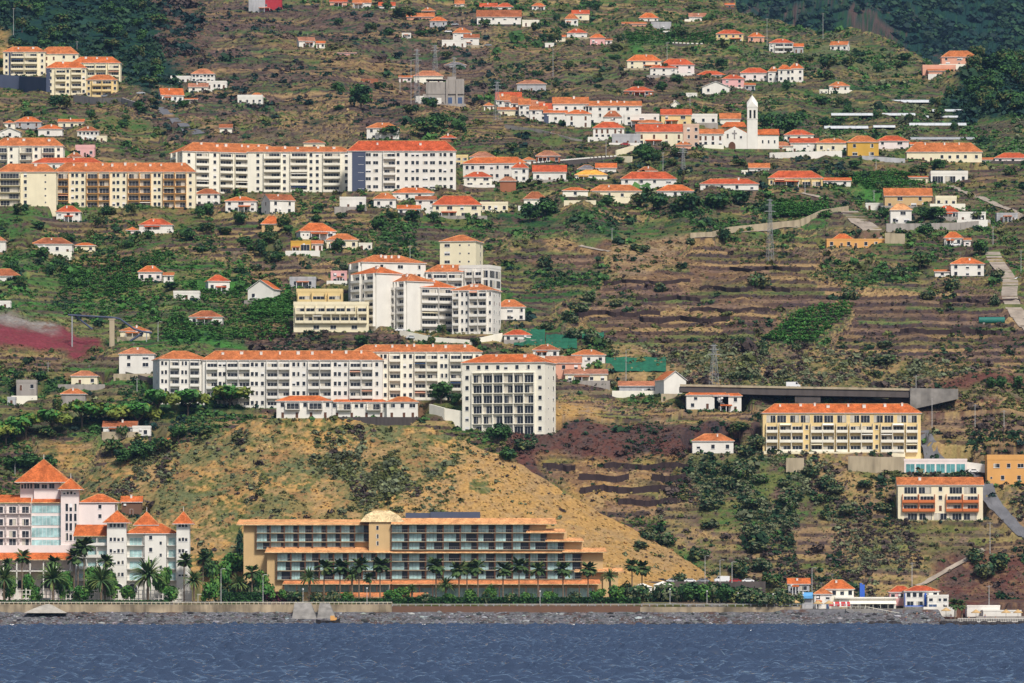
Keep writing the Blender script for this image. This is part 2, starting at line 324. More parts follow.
# every terrace is planted or left fallow on its own
ti = np.floor(q).astype(np.int64); ln = 18 + 50 * TAB[ti & 255, 7]; tp = np.floor(X2 / ln + TAB[ti & 255, 3] * 9).astype(np.int64); th = TAB[(ti * 7 + 3) & 255, (tp * 13 + ti) & 255]; tv = TAB[(ti * 5) & 255, (tp * 29) & 255]
tc = np.select([th[..., None] < .30, th[..., None] < .50, th[..., None] < .66, th[..., None] < .84], [C['tan'], C['umber'] * 1.5, C['olive'], C['green']], C['mauve']) * (.7 + .6 * tv[..., None]) * (.7 + .6 * nC[..., None])
ALB += (tc - ALB) * (np.clip(ts, 0, 1) * .62)[..., None]
ris = (fr > .74) * np.clip(ts * 1.3, 0, .95)
jag = sstep(.35, .5, nC + .12)
ALB += (np.where(nB[..., None] > .5, C['stone'], C['umber'] * .8) - ALB) * (ris * jag)[..., None]
lip = ((fr > .60) & (fr <= .78)) * np.clip(ts, 0, .6) * (nB > .44)
ALB += (C['tan'] - ALB) * (lip * .38)[..., None]
ALB *= (1 + (nC - .5) * .5)[..., None]
ALB = np.clip(ALB, .006, .9)
PYF = HOR - (Zt - CAMZ) * F / D2
RUN = np.minimum.accumulate(PYF, axis=0)

def locate(px, py):
    """distance of the first ground seen at (px, py) from the boat"""
    i = min(max(int(round((px - PX[0]) / 1.5)), 0), NC - 1)
    j = int(np.searchsorted(-RUN[:, i], -py)); j = min(max(j, 1), NR - 1)
    return float(rowsD[j])
def ground_z(X, D):
    px = X / D * F + CX; i = min(max((px - PX[0]) / 1.5, 0), NC - 1.001); j = float(np.interp(D, rowsD, np.arange(NR))); j = min(j, NR - 1.001)
    a, b = int(i), int(j); fx, fy = i - a, j - b
    return (Zt[b, a] * (1 - fx) + Zt[b, a + 1] * fx) * (1 - fy) + (Zt[b + 1, a] * (1 - fx) + Zt[b + 1, a + 1] * fx) * fy
PADMASK = np.zeros(P2.shape, bool)
def pad(cx, cy, w, d, yaw, z, margin=1.0, fade=3.5):
    r = math.hypot(w, d) / 2 + margin + fade
    j0, j1 = np.searchsorted(rowsD, [cy - r, cy + r])
    if j1 <= j0: return
    i0 = max(int(((cx - r) / (cy - r) * F + CX - PX[0]) / 1.5) - 3, 0); i1 = min(int(((cx + r) / (cy - r) * F + CX - PX[0]) / 1.5) + 3, NC)
    if i1 <= i0: return
    sx, sy = X2[j0:j1, i0:i1] - cx, D2[j0:j1, i0:i1] - cy
    lx = sx * math.cos(yaw) + sy * math.sin(yaw); ly = -sx * math.sin(yaw) + sy * math.cos(yaw)
    dist = np.maximum(np.maximum(np.abs(lx) - w / 2, np.abs(ly) - d / 2), 0)
    k = 1 - sstep(margin, margin + fade, dist)
    t = Zt[j0:j1, i0:i1]; Zt[j0:j1, i0:i1] = t + (z - .12 - t) * k
    PADMASK[j0:j1, i0:i1] |= dist < margin + .6
def build_terrain():
    V = np.stack([X2, D2, Zt], -1).reshape(-1, 3)
    idx = np.arange(NR * NC).reshape(NR, NC)
    Q = np.stack([idx[:-1, :-1], idx[:-1, 1:], idx[1:, 1:], idx[1:, :-1]], -1).reshape(-1, 4)
    o = obj('terrain', arrays_mesh('terrain', V, Q, ['ground'], ALB.reshape(-1, 3))); o['kind'] = 'structure'
# ------------------------------------------------------------------ sea, air, light
def build_sea():
    xs = np.linspace(-200, 1240, 530); ds = np.concatenate([np.linspace(150, 560, 60)[:-1], np.linspace(560, 1905, 2300)])
    p, d = np.meshgrid(xs, ds); X = WX(p, d); Z = np.zeros_like(X); r = np.random.default_rng(5)
    for k in range(64):
        lam = 1.5 * (5.0 ** r.random()); th = r.normal(-.5 * PI, .6); ph = r.random() * 6.28
        a = .030 * lam ** .75; cs = np.cos(2 * PI / lam * (X * math.cos(th) + d * math.sin(th)) + ph)
        Z += a * (cs + .22 * cs * cs)
    Z *= (.45 + .9 * fbm(X / 28, d / 70, 3, 77)) * .95 * (1 - .85 * sstep(1720, 1885, d)) * (.25 + .75 * sstep(450, 700, d))
    V = np.stack([X, d, Z], -1).reshape(-1, 3); n, m = p.shape
    idx = np.arange(n * m).reshape(n, m); Q = np.stack([idx[:-1, :-1], idx[:-1, 1:], idx[1:, 1:], idx[1:, :-1]], -1).reshape(-1, 4)
    mt = bpy.data.materials.new('sea_water'); mt.use_nodes = True; nt = mt.node_tree; b = nt.nodes['Principled BSDF']
    b.inputs['Base Color'].default_value = SEA_COL; b.inputs['Roughness'].default_value = .04; b.inputs['IOR'].default_value = 1.33
    geo = nt.nodes.new('ShaderNodeNewGeometry'); nz = nt.nodes.new('ShaderNodeTexNoise'); nz.inputs['Scale'].default_value = 1.3; nz.inputs['Detail'].default_value = 6
    nt.links.new(geo.outputs['Position'], nz.inputs['Vector'])
    bp = nt.nodes.new('ShaderNodeBump'); bp.inputs['Strength'].default_value = .4; bp.inputs['Distance'].default_value = .25
    nt.links.new(nz.outputs['Fac'], bp.inputs['Height']); nt.links.new(bp.outputs[0], b.inputs['Normal'])
    M['sea'] = mt
    o = obj('sea', arrays_mesh('sea', V, Q, ['sea'], smooth=True)); o['kind'] = 'structure'
SEA_COL = (.036, .054, .094, 1)
SUN_EL, SUN_AZ = math.radians(50), math.radians(24)      # the veiled sun stands behind the boat, a little to the east
def build_light():
    w = bpy.data.worlds.new('World'); scene.world = w; w.use_nodes = True; nt = w.node_tree
    sky = nt.nodes.new('ShaderNodeTexSky'); sky.sky_type = 'NISHITA'; sky.sun_disc = False
    sky.sun_elevation = SUN_EL; sky.sun_rotation = PI - SUN_AZ; sky.air_density = 1.0; sky.dust_density = 2.5; sky.ozone_density = 1.0
    bg = nt.nodes['Background']; bg.inputs[1].default_value = .105
    nt.links.new(sky.outputs[0], bg.inputs[0])
    sd = bpy.data.lights.new('sun', 'SUN'); s = bpy.data.objects.new('sun', sd); COL.objects.link(s)
    sd.energy = 3.7; sd.angle = math.radians(10); sd.color = (1, .95, .87)
    to_sun = Vector((math.sin(SUN_AZ) * math.cos(SUN_EL), -math.cos(SUN_AZ) * math.cos(SUN_EL), math.sin(SUN_EL)))
    s.rotation_euler = (-to_sun).to_track_quat('-Z', 'Y').to_euler()
HAZE = .000015
def build_haze():
    b = MB(); b.box(-1500, 1500, -30, 7300, -9, 1500, 0)
    mt = bpy.data.materials.new('haze_air'); mt.use_nodes = True; nt = mt.node_tree; nt.nodes.clear()
    o = nt.nodes.new('ShaderNodeOutputMaterial'); v = nt.nodes.new('ShaderNodeVolumePrincipled')
    v.inputs['Color'].default_value = (.34, .58, 1.0, 1); v.inputs['Density'].default_value = HAZE; v.inputs['Anisotropy'].default_value = .0
    nt.links.new(v.outputs[0], o.inputs['Volume'])
    h = obj('haze', b.mesh('haze', [mt])); h['kind'] = 'stuff'; h['label'] = 'thin bluish haze over the far slopes'
vs = scene.view_settings; vs.view_transform = 'Standard'; vs.look = 'None'; vs.exposure = 0.12; vs.gamma = 1.0
try: scene.view_settings.use_curve_mapping = False
except Exception: pass
cy = scene.cycles
cy.use_denoising = True; cy.max_bounces = 5; cy.diffuse_bounces = 3; cy.glossy_bounces = 2; cy.transmission_bounces = 2; cy.volume_bounces = 0; cy.transparent_max_bounces = 4
# ------------------------------------------------------------------ vegetation
def leaf_cloud(n, centres, radii, size, cols, seed, flat=.0):
    """n leaf-clump quads spread through the outer volume of lobes; returns V, F, tint"""
    r = np.random.default_rng(seed); cen = np.array(centres, float); rad = np.array(radii, float)
    k = r.choice(len(cen), n, p=rad ** 2 / (rad ** 2).sum())
    d = r.normal(size=(n, 3)); d /= np.linalg.norm(d, axis=1)[:, None]; d[:, 2] *= (1 - flat)
    p = cen[k] + d * (rad[k] * (.55 + .5 * r.random(n)))[:, None]
    nr = d + r.normal(size=(n, 3)) * .55 + np.array([0, 0, .35]); nr /= np.linalg.norm(nr, axis=1)[:, None]
    a = np.cross(nr, r.normal(size=(n, 3))); a /= np.linalg.norm(a, axis=1)[:, None]; b = np.cross(nr, a)
    sz = size * (.6 + .8 * r.random(n))[:, None]
    V = np.stack([p + a * sz, p + b * sz * .8, p - a * sz, p - b * sz * .8], 1).reshape(-1, 3)
    F_ = np.arange(n * 4).reshape(n, 4); cols = np.array(cols)
    lobe = r.random(len(cen)); t = np.clip(lobe[k] * .75 + r.random(n) * .35, 0, .999)
    c = cols[(t * len(cols)).astype(int)] * (.75 + .5 * r.random(n))[:, None]
    return V, F_, np.repeat(c, 4, 0)
TREE = {}
def crown_mesh(key, n, cen, rad, size, cols, seed, flat=0.):
    V, Fc, t = leaf_cloud(n, cen, rad, size, cols, seed, flat); return arrays_mesh('crown', V, Fc, ['leaf'], t)
def trunk_mesh(h, r, limbs, m='bark', seed=1):
    rr = random.Random(seed); b = MB(); b.tube((0, 0, -.8), (0, 0, h * .6), r, r * .7, 7)
    for k in range(limbs):
        a = 2 * PI * k / limbs + rr.random(); q = rr.uniform(.25, .5) * h
        b.tube((0, 0, h * .55), (math.cos(a) * q, math.sin(a) * q, h * rr.uniform(.95, 1.25)), r * .55, r * .2, 5)
    return b.mesh('trunk', [m])
def lobes(seed, n, R, z0, zs, r0, r1):
    rr = random.Random(seed); c = []; q = []
    for k in range(n):
        a = rr.random() * 6.28; d = R * math.sqrt(rr.random()); c.append((d * math.cos(a), d * math.sin(a), z0 + rr.uniform(-zs, zs) - d * .12)); q.append(rr.uniform(r0, r1))
    return c, q
# unit trees: height 1, width 1
for k in range(4):
    c, q = lobes(k, 12, .34, .58, .22, .16, .27); TREE['round', k] = (crown_mesh('r', 800, c, q, .062, [C['dark'], C['dark'] * 1.4, C['green'] * .9, C['green'] * 1.15 if k % 2 else C['olive'] * .8], k), trunk_mesh(.45, .035, 4, seed=k))
    c, q = lobes(k + 9, 14, .42, .68, .11, .16, .25); TREE['umbrella', k] = (crown_mesh('u', 950, c, q, .060, [C['green'] * 1.4, C['lush'] * 1.1, np.array((.13, .18, .03)), np.array((.17, .20, .035))], k, .35), trunk_mesh(.55, .03, 6, seed=k))
    c, q = lobes(k + 21, 12, .34, .56, .22, .16, .27); TREE['garden', k] = (crown_mesh('g', 760, c, q, .066, [C['green'] * 1.3, C['lush'], np.array((.10, .20, .035)), np.array((.06, .14, .03))], k + 60), trunk_mesh(.42, .035, 4, seed=k + 8))
    c, q = lobes(k + 5, 10, .34, .42, .2, .22, .34); TREE['shrub', k] = (crown_mesh('s', 560, c, q, .085, [C['green'], C['sage'], C['dark'], C['olive']], k), trunk_mesh(.35, .04, 5, seed=k))
c = [(0, 0, .12 + .09 * i) for i in range(10)]; q = [.40 * (1 - abs(i - 3) / 8.5) for i in range(10)]
TREE['cypress', 0] = (crown_mesh('c', 420, c, q, .06, [C['forest'], C['dark'], C['dark'] * 1.3], 3), trunk_mesh(.3, .05, 2))
def palm_crown(n, L, droop, wid, seed, cols, fan=False, skirt=0):
    rr = random.Random(seed); V = []; Fc = []; T = []
    for i in range(n + skirt):
        az = rr.random() * 6.28; dead = i >= n
        el = rr.uniform(-.45, 1.35) if not dead else rr.uniform(-1.45, -.9)
        l = L * rr.uniform(.8, 1.1) * (.6 if dead else 1); col = np.array(cols[rr.randrange(len(cols))]) if not dead else np.array((.16, .115, .06))
        p = Vector((0, 0, 0)); pts = []; e = el
        for s in range(6):
            pts.append(p.copy()); st = l / 5; p = p + Vector((math.cos(az) * math.cos(e), math.sin(az) * math.cos(e), math.sin(e))) * st; e -= droop * (.6 + .25 * s) * (.5 + .5 * math.cos(max(el, 0)))
        side = Vector((-math.sin(az), math.cos(az), 0))
        for s in range(6):
            w = wid * ([.25, .15, .5, .95, .8, .25] if fan else [.35, .85, 1, .95, .7, .2])[s]; dz = Vector((0, 0, -w * .45))
            V += [tuple(pts[s] - side * w + dz), tuple(pts[s]), tuple(pts[s] + side * w + dz)]; T += [col * rr.uniform(.8, 1.2)] * 3
        b = len(V) - 18
        for s in range(5):
            Fc += [(b + s * 3, b + s * 3 + 1, b + s * 3 + 4, b + s * 3 + 3), (b + s * 3 + 1, b + s * 3 + 2, b + s * 3 + 5, b + s * 3 + 4)]
    return arrays_mesh('crown', V, Fc, ['leaf'], np.array(T))
def palm_trunk(h, r0, r1):
    b = MB(); b.tube((0, 0, -.6), (0, 0, h * .15), r0, (r0 + r1) / 2, 9); b.tube((0, 0, h * .15), (.02 * h, 0, h), (r0 + r1) / 2, r1, 9); return b.mesh('trunk', ['palmbark'])
PC = [np.array((.045, .085, .022)), np.array((.06, .105, .03)), np.array((.085, .11, .03)), np.array((.03, .06, .02))]
for k in range(3):
    TREE['palm', k] = (palm_crown(46, 1.7, .26, .36, k, PC, True, 12), palm_trunk(1, .30, .19))
    TREE['date', k] = (palm_crown(95, 3.3, .20, .17, k + 7, [c * 1.6 for c in PC], False, 8), palm_trunk(1, .42, .36))
TREES = []
def blocked(px, py):
    D = locate(px, py); j = min(int(np.searchsorted(rowsD, D)), NR - 1); i = int((px - PX[0]) / 1.5); return bool(PADMASK[max(j - 2, 0):j + 3, max(i - 3, 0):i + 4].any())
def tree(px, py, h, w, kind, base_py=None):
    """a tree whose foot shows at (px, py); h and w in image pixels there"""
    if py >= 584 and px < 640: h += max(0, 603.4 - py); D = 1939 + max(0, 603 - py) * .55; py = HOR - (ground_z(WX(px, D), D) - CAMZ) * F / D
    else: D = locate(px, py)
    s = D / F; X = WX(px, D); z = min(WZ(py, D), ground_z(X, D) + 1.2)
    vs_ = [k for k in TREE if k[0] == kind]; key = vs_[random.randrange(len(vs_))]; cm, tm = TREE[key]
    rz = random.random() * 6.28
    nm = dict(round='broadleaf_tree', umbrella='umbrella_tree', shrub='bush', cypress='cypress_tree', garden='garden_tree', palm='fan_palm', date='date_palm')[kind]
    if kind == 'umbrella': h, w = h * 1.2, w * 1.2
    if kind == 'date': w *= .84
    H_, W_ = h * s, w * s
    t = thing(nm, '', dict(shrub='bush', palm='palm tree', date='palm tree').get(kind, 'tree'), (X, D, z), rz)
    if kind in ('palm', 'date'):
        th = H_ - W_ * .33 if kind == 'palm' else H_ - W_ * .42; th = max(th, .8)
        obj('trunk', tm, t, sc=(1, 1, th)); k = W_ / (2.1 if kind == 'palm' else 4.8); obj('crown', cm, t, (.02 * th, 0, th), sc=(k, k, k))
    else:
        obj('trunk', tm, t, sc=(W_, W_, H_)); obj('crown', cm, t, sc=(W_, W_, H_))
    TREES.append((t, px, py, h, w, kind))
def trim(t):
    for a, b in (('fresh green', 'green'), ('with arching fronds ', ''), (', counting eastward', ' from west'), (' on its', ', its'), ('yellowish green umbrella shaped', 'yellowish umbrella'), ('the hut on a', 'the'), ('small dark', 'small'), ('large dark', 'large'), ('dark green', 'dark'), ('the white ', 'the '), ('the western wings of the tan hotel', 'the tan hotel west wings'), ('the stepped eastern wing of the tan hotel', 'the stepped tan hotel wing'), ('twin towered', 'towered'), (' from west', '')):
        if len(t.replace('-', ' ').split()) <= 16: break
        t = t.replace(a, b)
    return t
def label_trees():
    look = dict(round=['dark green broadleaf tree', 'small dark broadleaf tree', 'large dark broadleaf tree'], umbrella=['yellowish green umbrella shaped tree'] * 3, shrub=['rounded green bush', 'small rounded bush', 'big rounded bush'],
                cypress=['dark narrow cypress'] * 3, garden=['fresh green garden tree', 'small fresh green garden tree', 'tall fresh green garden tree'], palm=['slender fan palm', 'short fan palm', 'tall fan palm'], date=['bushy date palm with arching fronds'] * 3)
    hs = {}
    for r in TREES: hs.setdefault(r[5], []).append(r[3])
    buckets = {}
    for r in TREES:
        t, px, py, h, w, kind = r; q = sorted(hs[kind]); a = look[kind][1 if h < q[len(q) // 3] else 2 if h > q[len(q) * 2 // 3] else 0]
        best = min(LAND, key=lambda l: ((l[0] - px) ** 2 + ((l[1] - py) * 1.3) ** 2)); dx, dy = px - best[0], py - h / 2 - best[1]
        d = ('below' if dy > 0 else 'above') if abs(dy) > abs(dx) * .8 else 'beside'
        if kind in ('palm', 'date'): d = 'in front of' if d == 'below' else d
        side = '' if d != 'beside' else (', on its seaward left' if dx < 0 else ', on its right')
        if d == 'beside': side = ' on its west side' if dx < 0 else ' on its east side'
        buckets.setdefault((a, d, best[2], side), []).append(r)
    ords = ['first', 'second', 'third', 'fourth', 'fifth', 'sixth', 'seventh', 'eighth', 'ninth', 'tenth', 'eleventh', 'twelfth']
    for (a, d, nick, side), rs in buckets.items():
        rs.sort(key=lambda r: r[1])
        for i, r in enumerate(rs):
            n = len(rs); o = '' if n == 1 else (f'{ords[min(i, 11)]} from the west ')
            base = f'{a} {d} {nick}{side}' if n == 1 else f'{ords[min(i, 11)]} {a} {d} {nick}{side}, counting eastward'
            r[0]['label'] = trim(base)
            r[0]['group'] = dict(round='broadleaf trees on the hillside', umbrella='umbrella shaped trees below the long apartment blocks', shrub='bushes on the slopes', cypress='cypresses', garden='bright garden trees of the hotels', palm='fan palms along the sea front', date='date palms along the sea front')[r[5]]

SCRUBC = {k: C[k] for k in C}
SCRUBC['lush'] = np.array((.045, .13, .025)); SCRUBC['olive'] = np.array((.085, .10, .03)); SCRUBC['tan'] = np.array((.22, .16, .07)); SCRUBC['brown'] = np.array((.09, .06, .045)); SCRUBC['red'] = np.array((.09, .045, .035)); SCRUBC['umber'] = np.array((.065, .047, .042))
def build_scrub(n=72000, nt=74000):
    """undergrowth on the slopes: one mass of leaf clumps, denser where the land cover says so"""
    r = np.random.default_rng(17)
    vis = (PYF <= RUN + .3) & (PYF > -25) & (PYF < 603) & (D2 > 1990) & ~PADMASK & (P2 > -200) & (P2 < 1230)
    dpy = np.abs(np.gradient(PYF, axis=0)); clump = sstep(.46, .60, fbm(X2 / 16, D2 / 28, 4, 171)) * 3.0 + .16
    w = np.clip(SD * dpy * vis * clump, 0, None).ravel(); w /= w.sum(); pick = r.choice(w.size, n, p=w)
    tmpl = []
    for k in range(8):
        c, q = lobes(k + 40, 4, .55, .42, .18, .35, .6); V, Fc, t = leaf_cloud(22, c, q, .36, [(1, 1, 1), (.8, .8, .8), (1.2, 1.15, 1)], k + 300); tmpl.append((V, t))
    Vs = []; Ts = []
    X, Dd, Z, K = X2.ravel()[pick], D2.ravel()[pick], Zt.ravel()[pick], SI.ravel()[pick]
    sz = np.exp(r.normal(0, .5, n)) * (.62 + .45 * (Dd - 2000) / 1500) * np.where(Dd > 4000, 1.9, 1) * np.where(np.isin(K, [1, 2, 12]) & (Dd < 4000), 1.5, 1); sz = np.clip(sz, .35, 9)
    hn = vn(X / 9, Dd / 14, 5)
    for k in range(n):
        V, t = tmpl[k & 7]; a = r.random() * 6.28; ca, sa = math.cos(a), math.sin(a); s = sz[k]
        P = np.empty_like(V); P[:, 0] = (V[:, 0] * ca - V[:, 1] * sa) * s * 1.15 + X[k]; P[:, 1] = (V[:, 0] * sa + V[:, 1] * ca) * s + Dd[k]; P[:, 2] = V[:, 2] * s * .95 + Z[k] - .1
        names = ZN[K[k]][5 if len(ZN[K[k]]) > 5 else -1].split(); c = SCRUBC[names[min(int((hn[k] * .6 + r.random() * .5) * len(names)), len(names) - 1)]]
        Vs.append(P); Ts.append(t * c * r.uniform(.75, 1.3))
    # tussocks of grass and herbs in the colours of the ground they grow on
    w = np.clip(dpy * vis * np.minimum(SD * 300, 1), 0, None).ravel() * (D2.ravel() < 4000) * (ALB.sum(-1).ravel() > .1); w /= w.sum(); pick = r.choice(w.size, nt, p=w); gc = ALB.reshape(-1, 3)[pick]
    tm2 = []
    for k in range(6): V, Fc, t = leaf_cloud(8, [(0, 0, .25), (.3, .2, .2), (-.3, -.1, .2)], [.4, .3, .3], .34, [(1, 1, 1)], k + 500); tm2.append(V)
    sp = np.stack([X2.ravel()[pick], D2.ravel()[pick], Zt.ravel()[pick]], 1); ss = np.exp(r.normal(-.45, .4, nt)) * (.8 + .5 * (sp[:, 1] - 2000) / 1500)
    for k in range(nt): Vs.append(tm2[k % 6] * ss[k] + sp[k]); Ts.append(np.tile(gc[k] * r.uniform(.6, 1.35) * np.array((1, r.uniform(.9, 1.25), 1)), (32, 1)))
    # growth along the foot of the houses
    for q in SPECS:
        if q['yb'] > 600: continue
        for i in range(int(q['w'] * (2.0 if q['cat'] == 'house' else .7))):
            lx = r.uniform(-.55, .55) * q['w']; ly = -q['d'] / 2 - r.uniform(.6, 3.2)
            if r.random() < .35: lx = (q['w'] / 2 + r.uniform(.5, 2.5)) * r.choice([-1, 1]); ly = r.uniform(-.5, .3) * q['d']
            a = q['yaw']; x = q['X'] * q['Y'] / q['D'] + lx * math.cos(a) - ly * math.sin(a); y = q['Y'] + lx * math.sin(a) + ly * math.cos(a); s = r.uniform(.5, 1.5)
            if i % 3 == 2: lx = r.uniform(-.7, .7) * q['w']; ly = q['d'] / 2 + r.uniform(1.5, 5); s = r.uniform(1.2, 2.6); x = q['X'] * q['Y'] / q['D'] + lx * math.cos(a) - ly * math.sin(a); y = q['Y'] + lx * math.sin(a) + ly * math.cos(a)
            V, t = tmpl[i & 7]
            c = [C['dark'], C['green'], C['forest'], C['olive'], C['sage']][r.integers(0, 5)]; Vs.append(V * s + np.array((x, y, ground_z(x, y) - .1))); Ts.append(t * c * r.uniform(.75, 1.3))
    V = np.concatenate(Vs); T = np.concatenate(Ts); Fc = np.arange(len(V)).reshape(-1, 4)
    o = obj('hillside_scrub', arrays_mesh('hillside_scrub', V, Fc, ['leaf'], T)); o['kind'] = 'stuff'; o['label'] = 'low scrub and undergrowth covering the slopes'
def in_poly(px, py, poly):
    c = False; n = len(poly)
    for i in range(n):
        x1, y1 = poly[i]; x2, y2 = poly[(i + 1) % n]
        if (y1 > py) != (y2 > py) and px < (x2 - x1) * (py - y1) / (y2 - y1) + x1: c = not c
    return c
def build_bananas(polys, n=5200):
    r = random.Random(4); V = []; T = []; Fc = []; cnt = 0; tries = 0
    while cnt < n and tries < 90000:
        tries += 1; poly, tone = polys[r.randrange(len(polys))]; xs = [p[0] for p in poly]; ys = [p[1] for p in poly]
        px, py = r.uniform(min(xs), max(xs)), r.uniform(min(ys), max(ys))
        if not in_poly(px, py, poly): continue
        D = locate(px, py); X = WX(px, D); z = ground_z(X, D); cnt += 1; h = r.uniform(1.5, 2.6)
        for k in range(7):
            az = r.random() * 6.28; e = r.uniform(.4, 1.3); l = r.uniform(1.1, 1.9); d = Vector((math.cos(az) * math.cos(e), math.sin(az) * math.cos(e), math.sin(e))); sd = Vector((-math.sin(az), math.cos(az), 0)) * .34
            p0 = Vector((X, D, z + h * .45)); p1 = p0 + d * l * .6; p2 = p1 + Vector((d.x, d.y, d.z * .1 - .25)).normalized() * l * .55; b = len(V)
            V += [tuple(p0), tuple(p1 - sd), tuple(p2), tuple(p1 + sd)]; c = C['lush'] * tone * r.uniform(.6, 1.35); c = c * np.array((r.uniform(.8, 1.5), 1, .9)); T += [c] * 4; Fc.append((b, b + 1, b + 2, b + 3))
    o = obj('banana_plantation', arrays_mesh('banana_plantation', V, Fc, ['leaf'], np.array(T))); o['kind'] = 'stuff'; o['label'] = 'leafy banana plants filling the green plots'
def build_pebbles(n=13000):
    r = np.random.default_rng(8); t = (1 + 5 ** .5) / 2
    iv = np.array([(-1, t, 0), (1, t, 0), (-1, -t, 0), (1, -t, 0), (0, -1, t), (0, 1, t), (0, -1, -t), (0, 1, -t), (t, 0, -1), (t, 0, 1), (-t, 0, -1), (-t, 0, 1)]) / 1.9
    fc = np.array([(0, 11, 5), (0, 5, 1), (0, 1, 7), (0, 7, 10), (0, 10, 11), (1, 5, 9), (5, 11, 4), (11, 10, 2), (10, 7, 6), (7, 1, 8), (3, 9, 4), (3, 4, 2), (3, 2, 6), (3, 6, 8), (3, 8, 9), (4, 9, 5), (2, 4, 11), (6, 2, 10), (8, 6, 7), (9, 8, 1)])
    Vs, Fs, Ts = [], [], []
    for k in range(n):
        D = 1895 + 27 * r.random() ** 1.2; px = r.uniform(-200, 945); X = WX(px, D); z = ground_z(X, D); s = np.exp(r.normal(-1.5, .45))
        big = r.random() < .02
        if big: s = r.uniform(.6, 1.1)
        v = iv * (1 + r.normal(0, .18, (12, 1))) * np.array((1.25, 1, .7)) * s + np.array((X, D, z)); Vs.append(v); Fs.append(fc + 12 * k)
        wet = D < 1899.5; g = 1.02 * r.choice([.05, .10, .17, .26, .36], p=[.24, .36, .28, .09, .03]) * (.35 if (wet or (big and r.random() < .6)) else 1); Ts.append(np.tile(g * np.array((.99, 1, 1.04)) * r.uniform(.9, 1.1, 3), (12, 1)))
    o = obj('beach_pebbles', arrays_mesh('beach_pebbles', np.concatenate(Vs), np.concatenate(Fs), ['pebble'], np.concatenate(Ts))); o['kind'] = 'stuff'; o['label'] = 'grey pebbles and boulders of the narrow beach'
# ------------------------------------------------------------------ building kit
CACHE = {}; WR = random.Random(21)
def cached(key, fn):
    if key not in CACHE: CACHE[key] = fn()
    return CACHE[key]
def q2(v): return round(v * 10) / 10
def window_mesh(w, h, v=None):
    if v is None: v = WR.choice([0, 0, 0, 0, 0, 1, 2, 3])
    def f():
        b = MB(); t = .055
        b.box(-w / 2 + t, w / 2 - t, -.012, .05, t, h - t, 1)
        b.box(-w / 2, w / 2, -.05, .04, 0, t, 0); b.box(-w / 2, w / 2, -.05, .04, h - t, h, 0)
        b.box(-w / 2, -w / 2 + t, -.05, .04, t, h - t, 0); b.box(w / 2 - t, w / 2, -.05, .04, t, h - t, 0)
        if v == 1: b.box(-w / 2 + t, w / 2 - t, -.03, -.013, t + (h - 2 * t) * .5, h - t, 0)
        if v == 2: b.box(-w / 2 + t, -w / 2 + t + w * .3, -.03, -.013, t, h - t, 2)
        if v == 3: b.box(-w / 2 + t, w / 2 - t, -.03, -.013, t + (h - 2 * t) * .78, h - t, 2)
        if w > 1.7: b.box(-.03, .03, -.04, .03, t, h - t, 0)
        if w > .9: b.box(-w / 2 - .1, w / 2 + .1, -.14, 0, -.1, -.002, 0)
        return b.mesh('window', ['frame', 'glass', 'blind'])
    return cached(('win', q2(w), q2(h), v), f)
def door_mesh(w, h, m='wood'):
    def f():
        b = MB(); b.box(-w / 2 + .06, w / 2 - .06, -.02, .05, 0, h - .06, 1); b.box(-w / 2, -w / 2 + .06, -.06, .04, 0, h, 0); b.box(w / 2 - .06, w / 2, -.06, .04, 0, h, 0); b.box(-w / 2 + .06, w / 2 - .06, -.06, .04, h - .06, h, 0)
        return b.mesh('door', ['frame', m])
    return cached(('door', q2(w), q2(h), m), f)
def balcony_mesh(w, h, wm, par, glass_m='glass', dep=1.25):
    """one bay: floor slab, parapet, side fins (local y<0 is outside; z=0 the floor)"""
    def f():
        b = MB(); b.box(-w / 2, w / 2, -dep, .02, -.16, .04, 0)
        b.box(-w / 2, w / 2, -dep - .06, -dep + .06, .04, .95 if par == 'solid' else .14, 0)
        if par != 'solid':
            b.box(-w / 2, w / 2, -dep - .03, -dep + .03, .92, .99, 1)
            n = max(3, int(w / .45))
            for i in range(n + 1): x = -w / 2 + .03 + (w - .06) * i / n; b.box(x - .02, x + .02, -dep - .02, -dep + .02, .14, .92, 1)
        for sx in (-1, 1):
            x = sx * (w / 2 - .06); b.box(x - .06, x + .06, -dep + .06, .015, .04, h - .18 if par != 'fin0' else .95, 0)
        return b.mesh('balcony', [wm, 'rail'])
    return cached(('bal', q2(w), q2(h), wm, par, dep), f)
def glazing_mesh(w, h, gm='glass', v=None):
    if v is None: v = WR.choice([0, 0, 0, 1, 2, 3]) if gm == 'glass' else 0
    def f():
        b = MB(); b.box(-w / 2, w / 2, -.03, .02, 0, h, 1); n = max(1, int(round(w / 1.3)))
        for i in range(n + 1): x = -w / 2 + w * i / n; b.box(x - .035, x + .035, -.06, .01, 0, h, 0)
        if v: x0 = -w / 2 + (w * .5 if v == 2 else 0); x1 = x0 + w * (.45 if v < 3 else .28); b.box(x0 + .05, x1, -.055, -.031, .05, h - .1, 2)
        b.box(-w / 2, w / 2, -.058, .012, h - .001, h + .07, 0)
        return b.mesh('glass_door', ['frame', gm, 'blind'])
    return cached(('glz', q2(w), q2(h), gm, v), f)

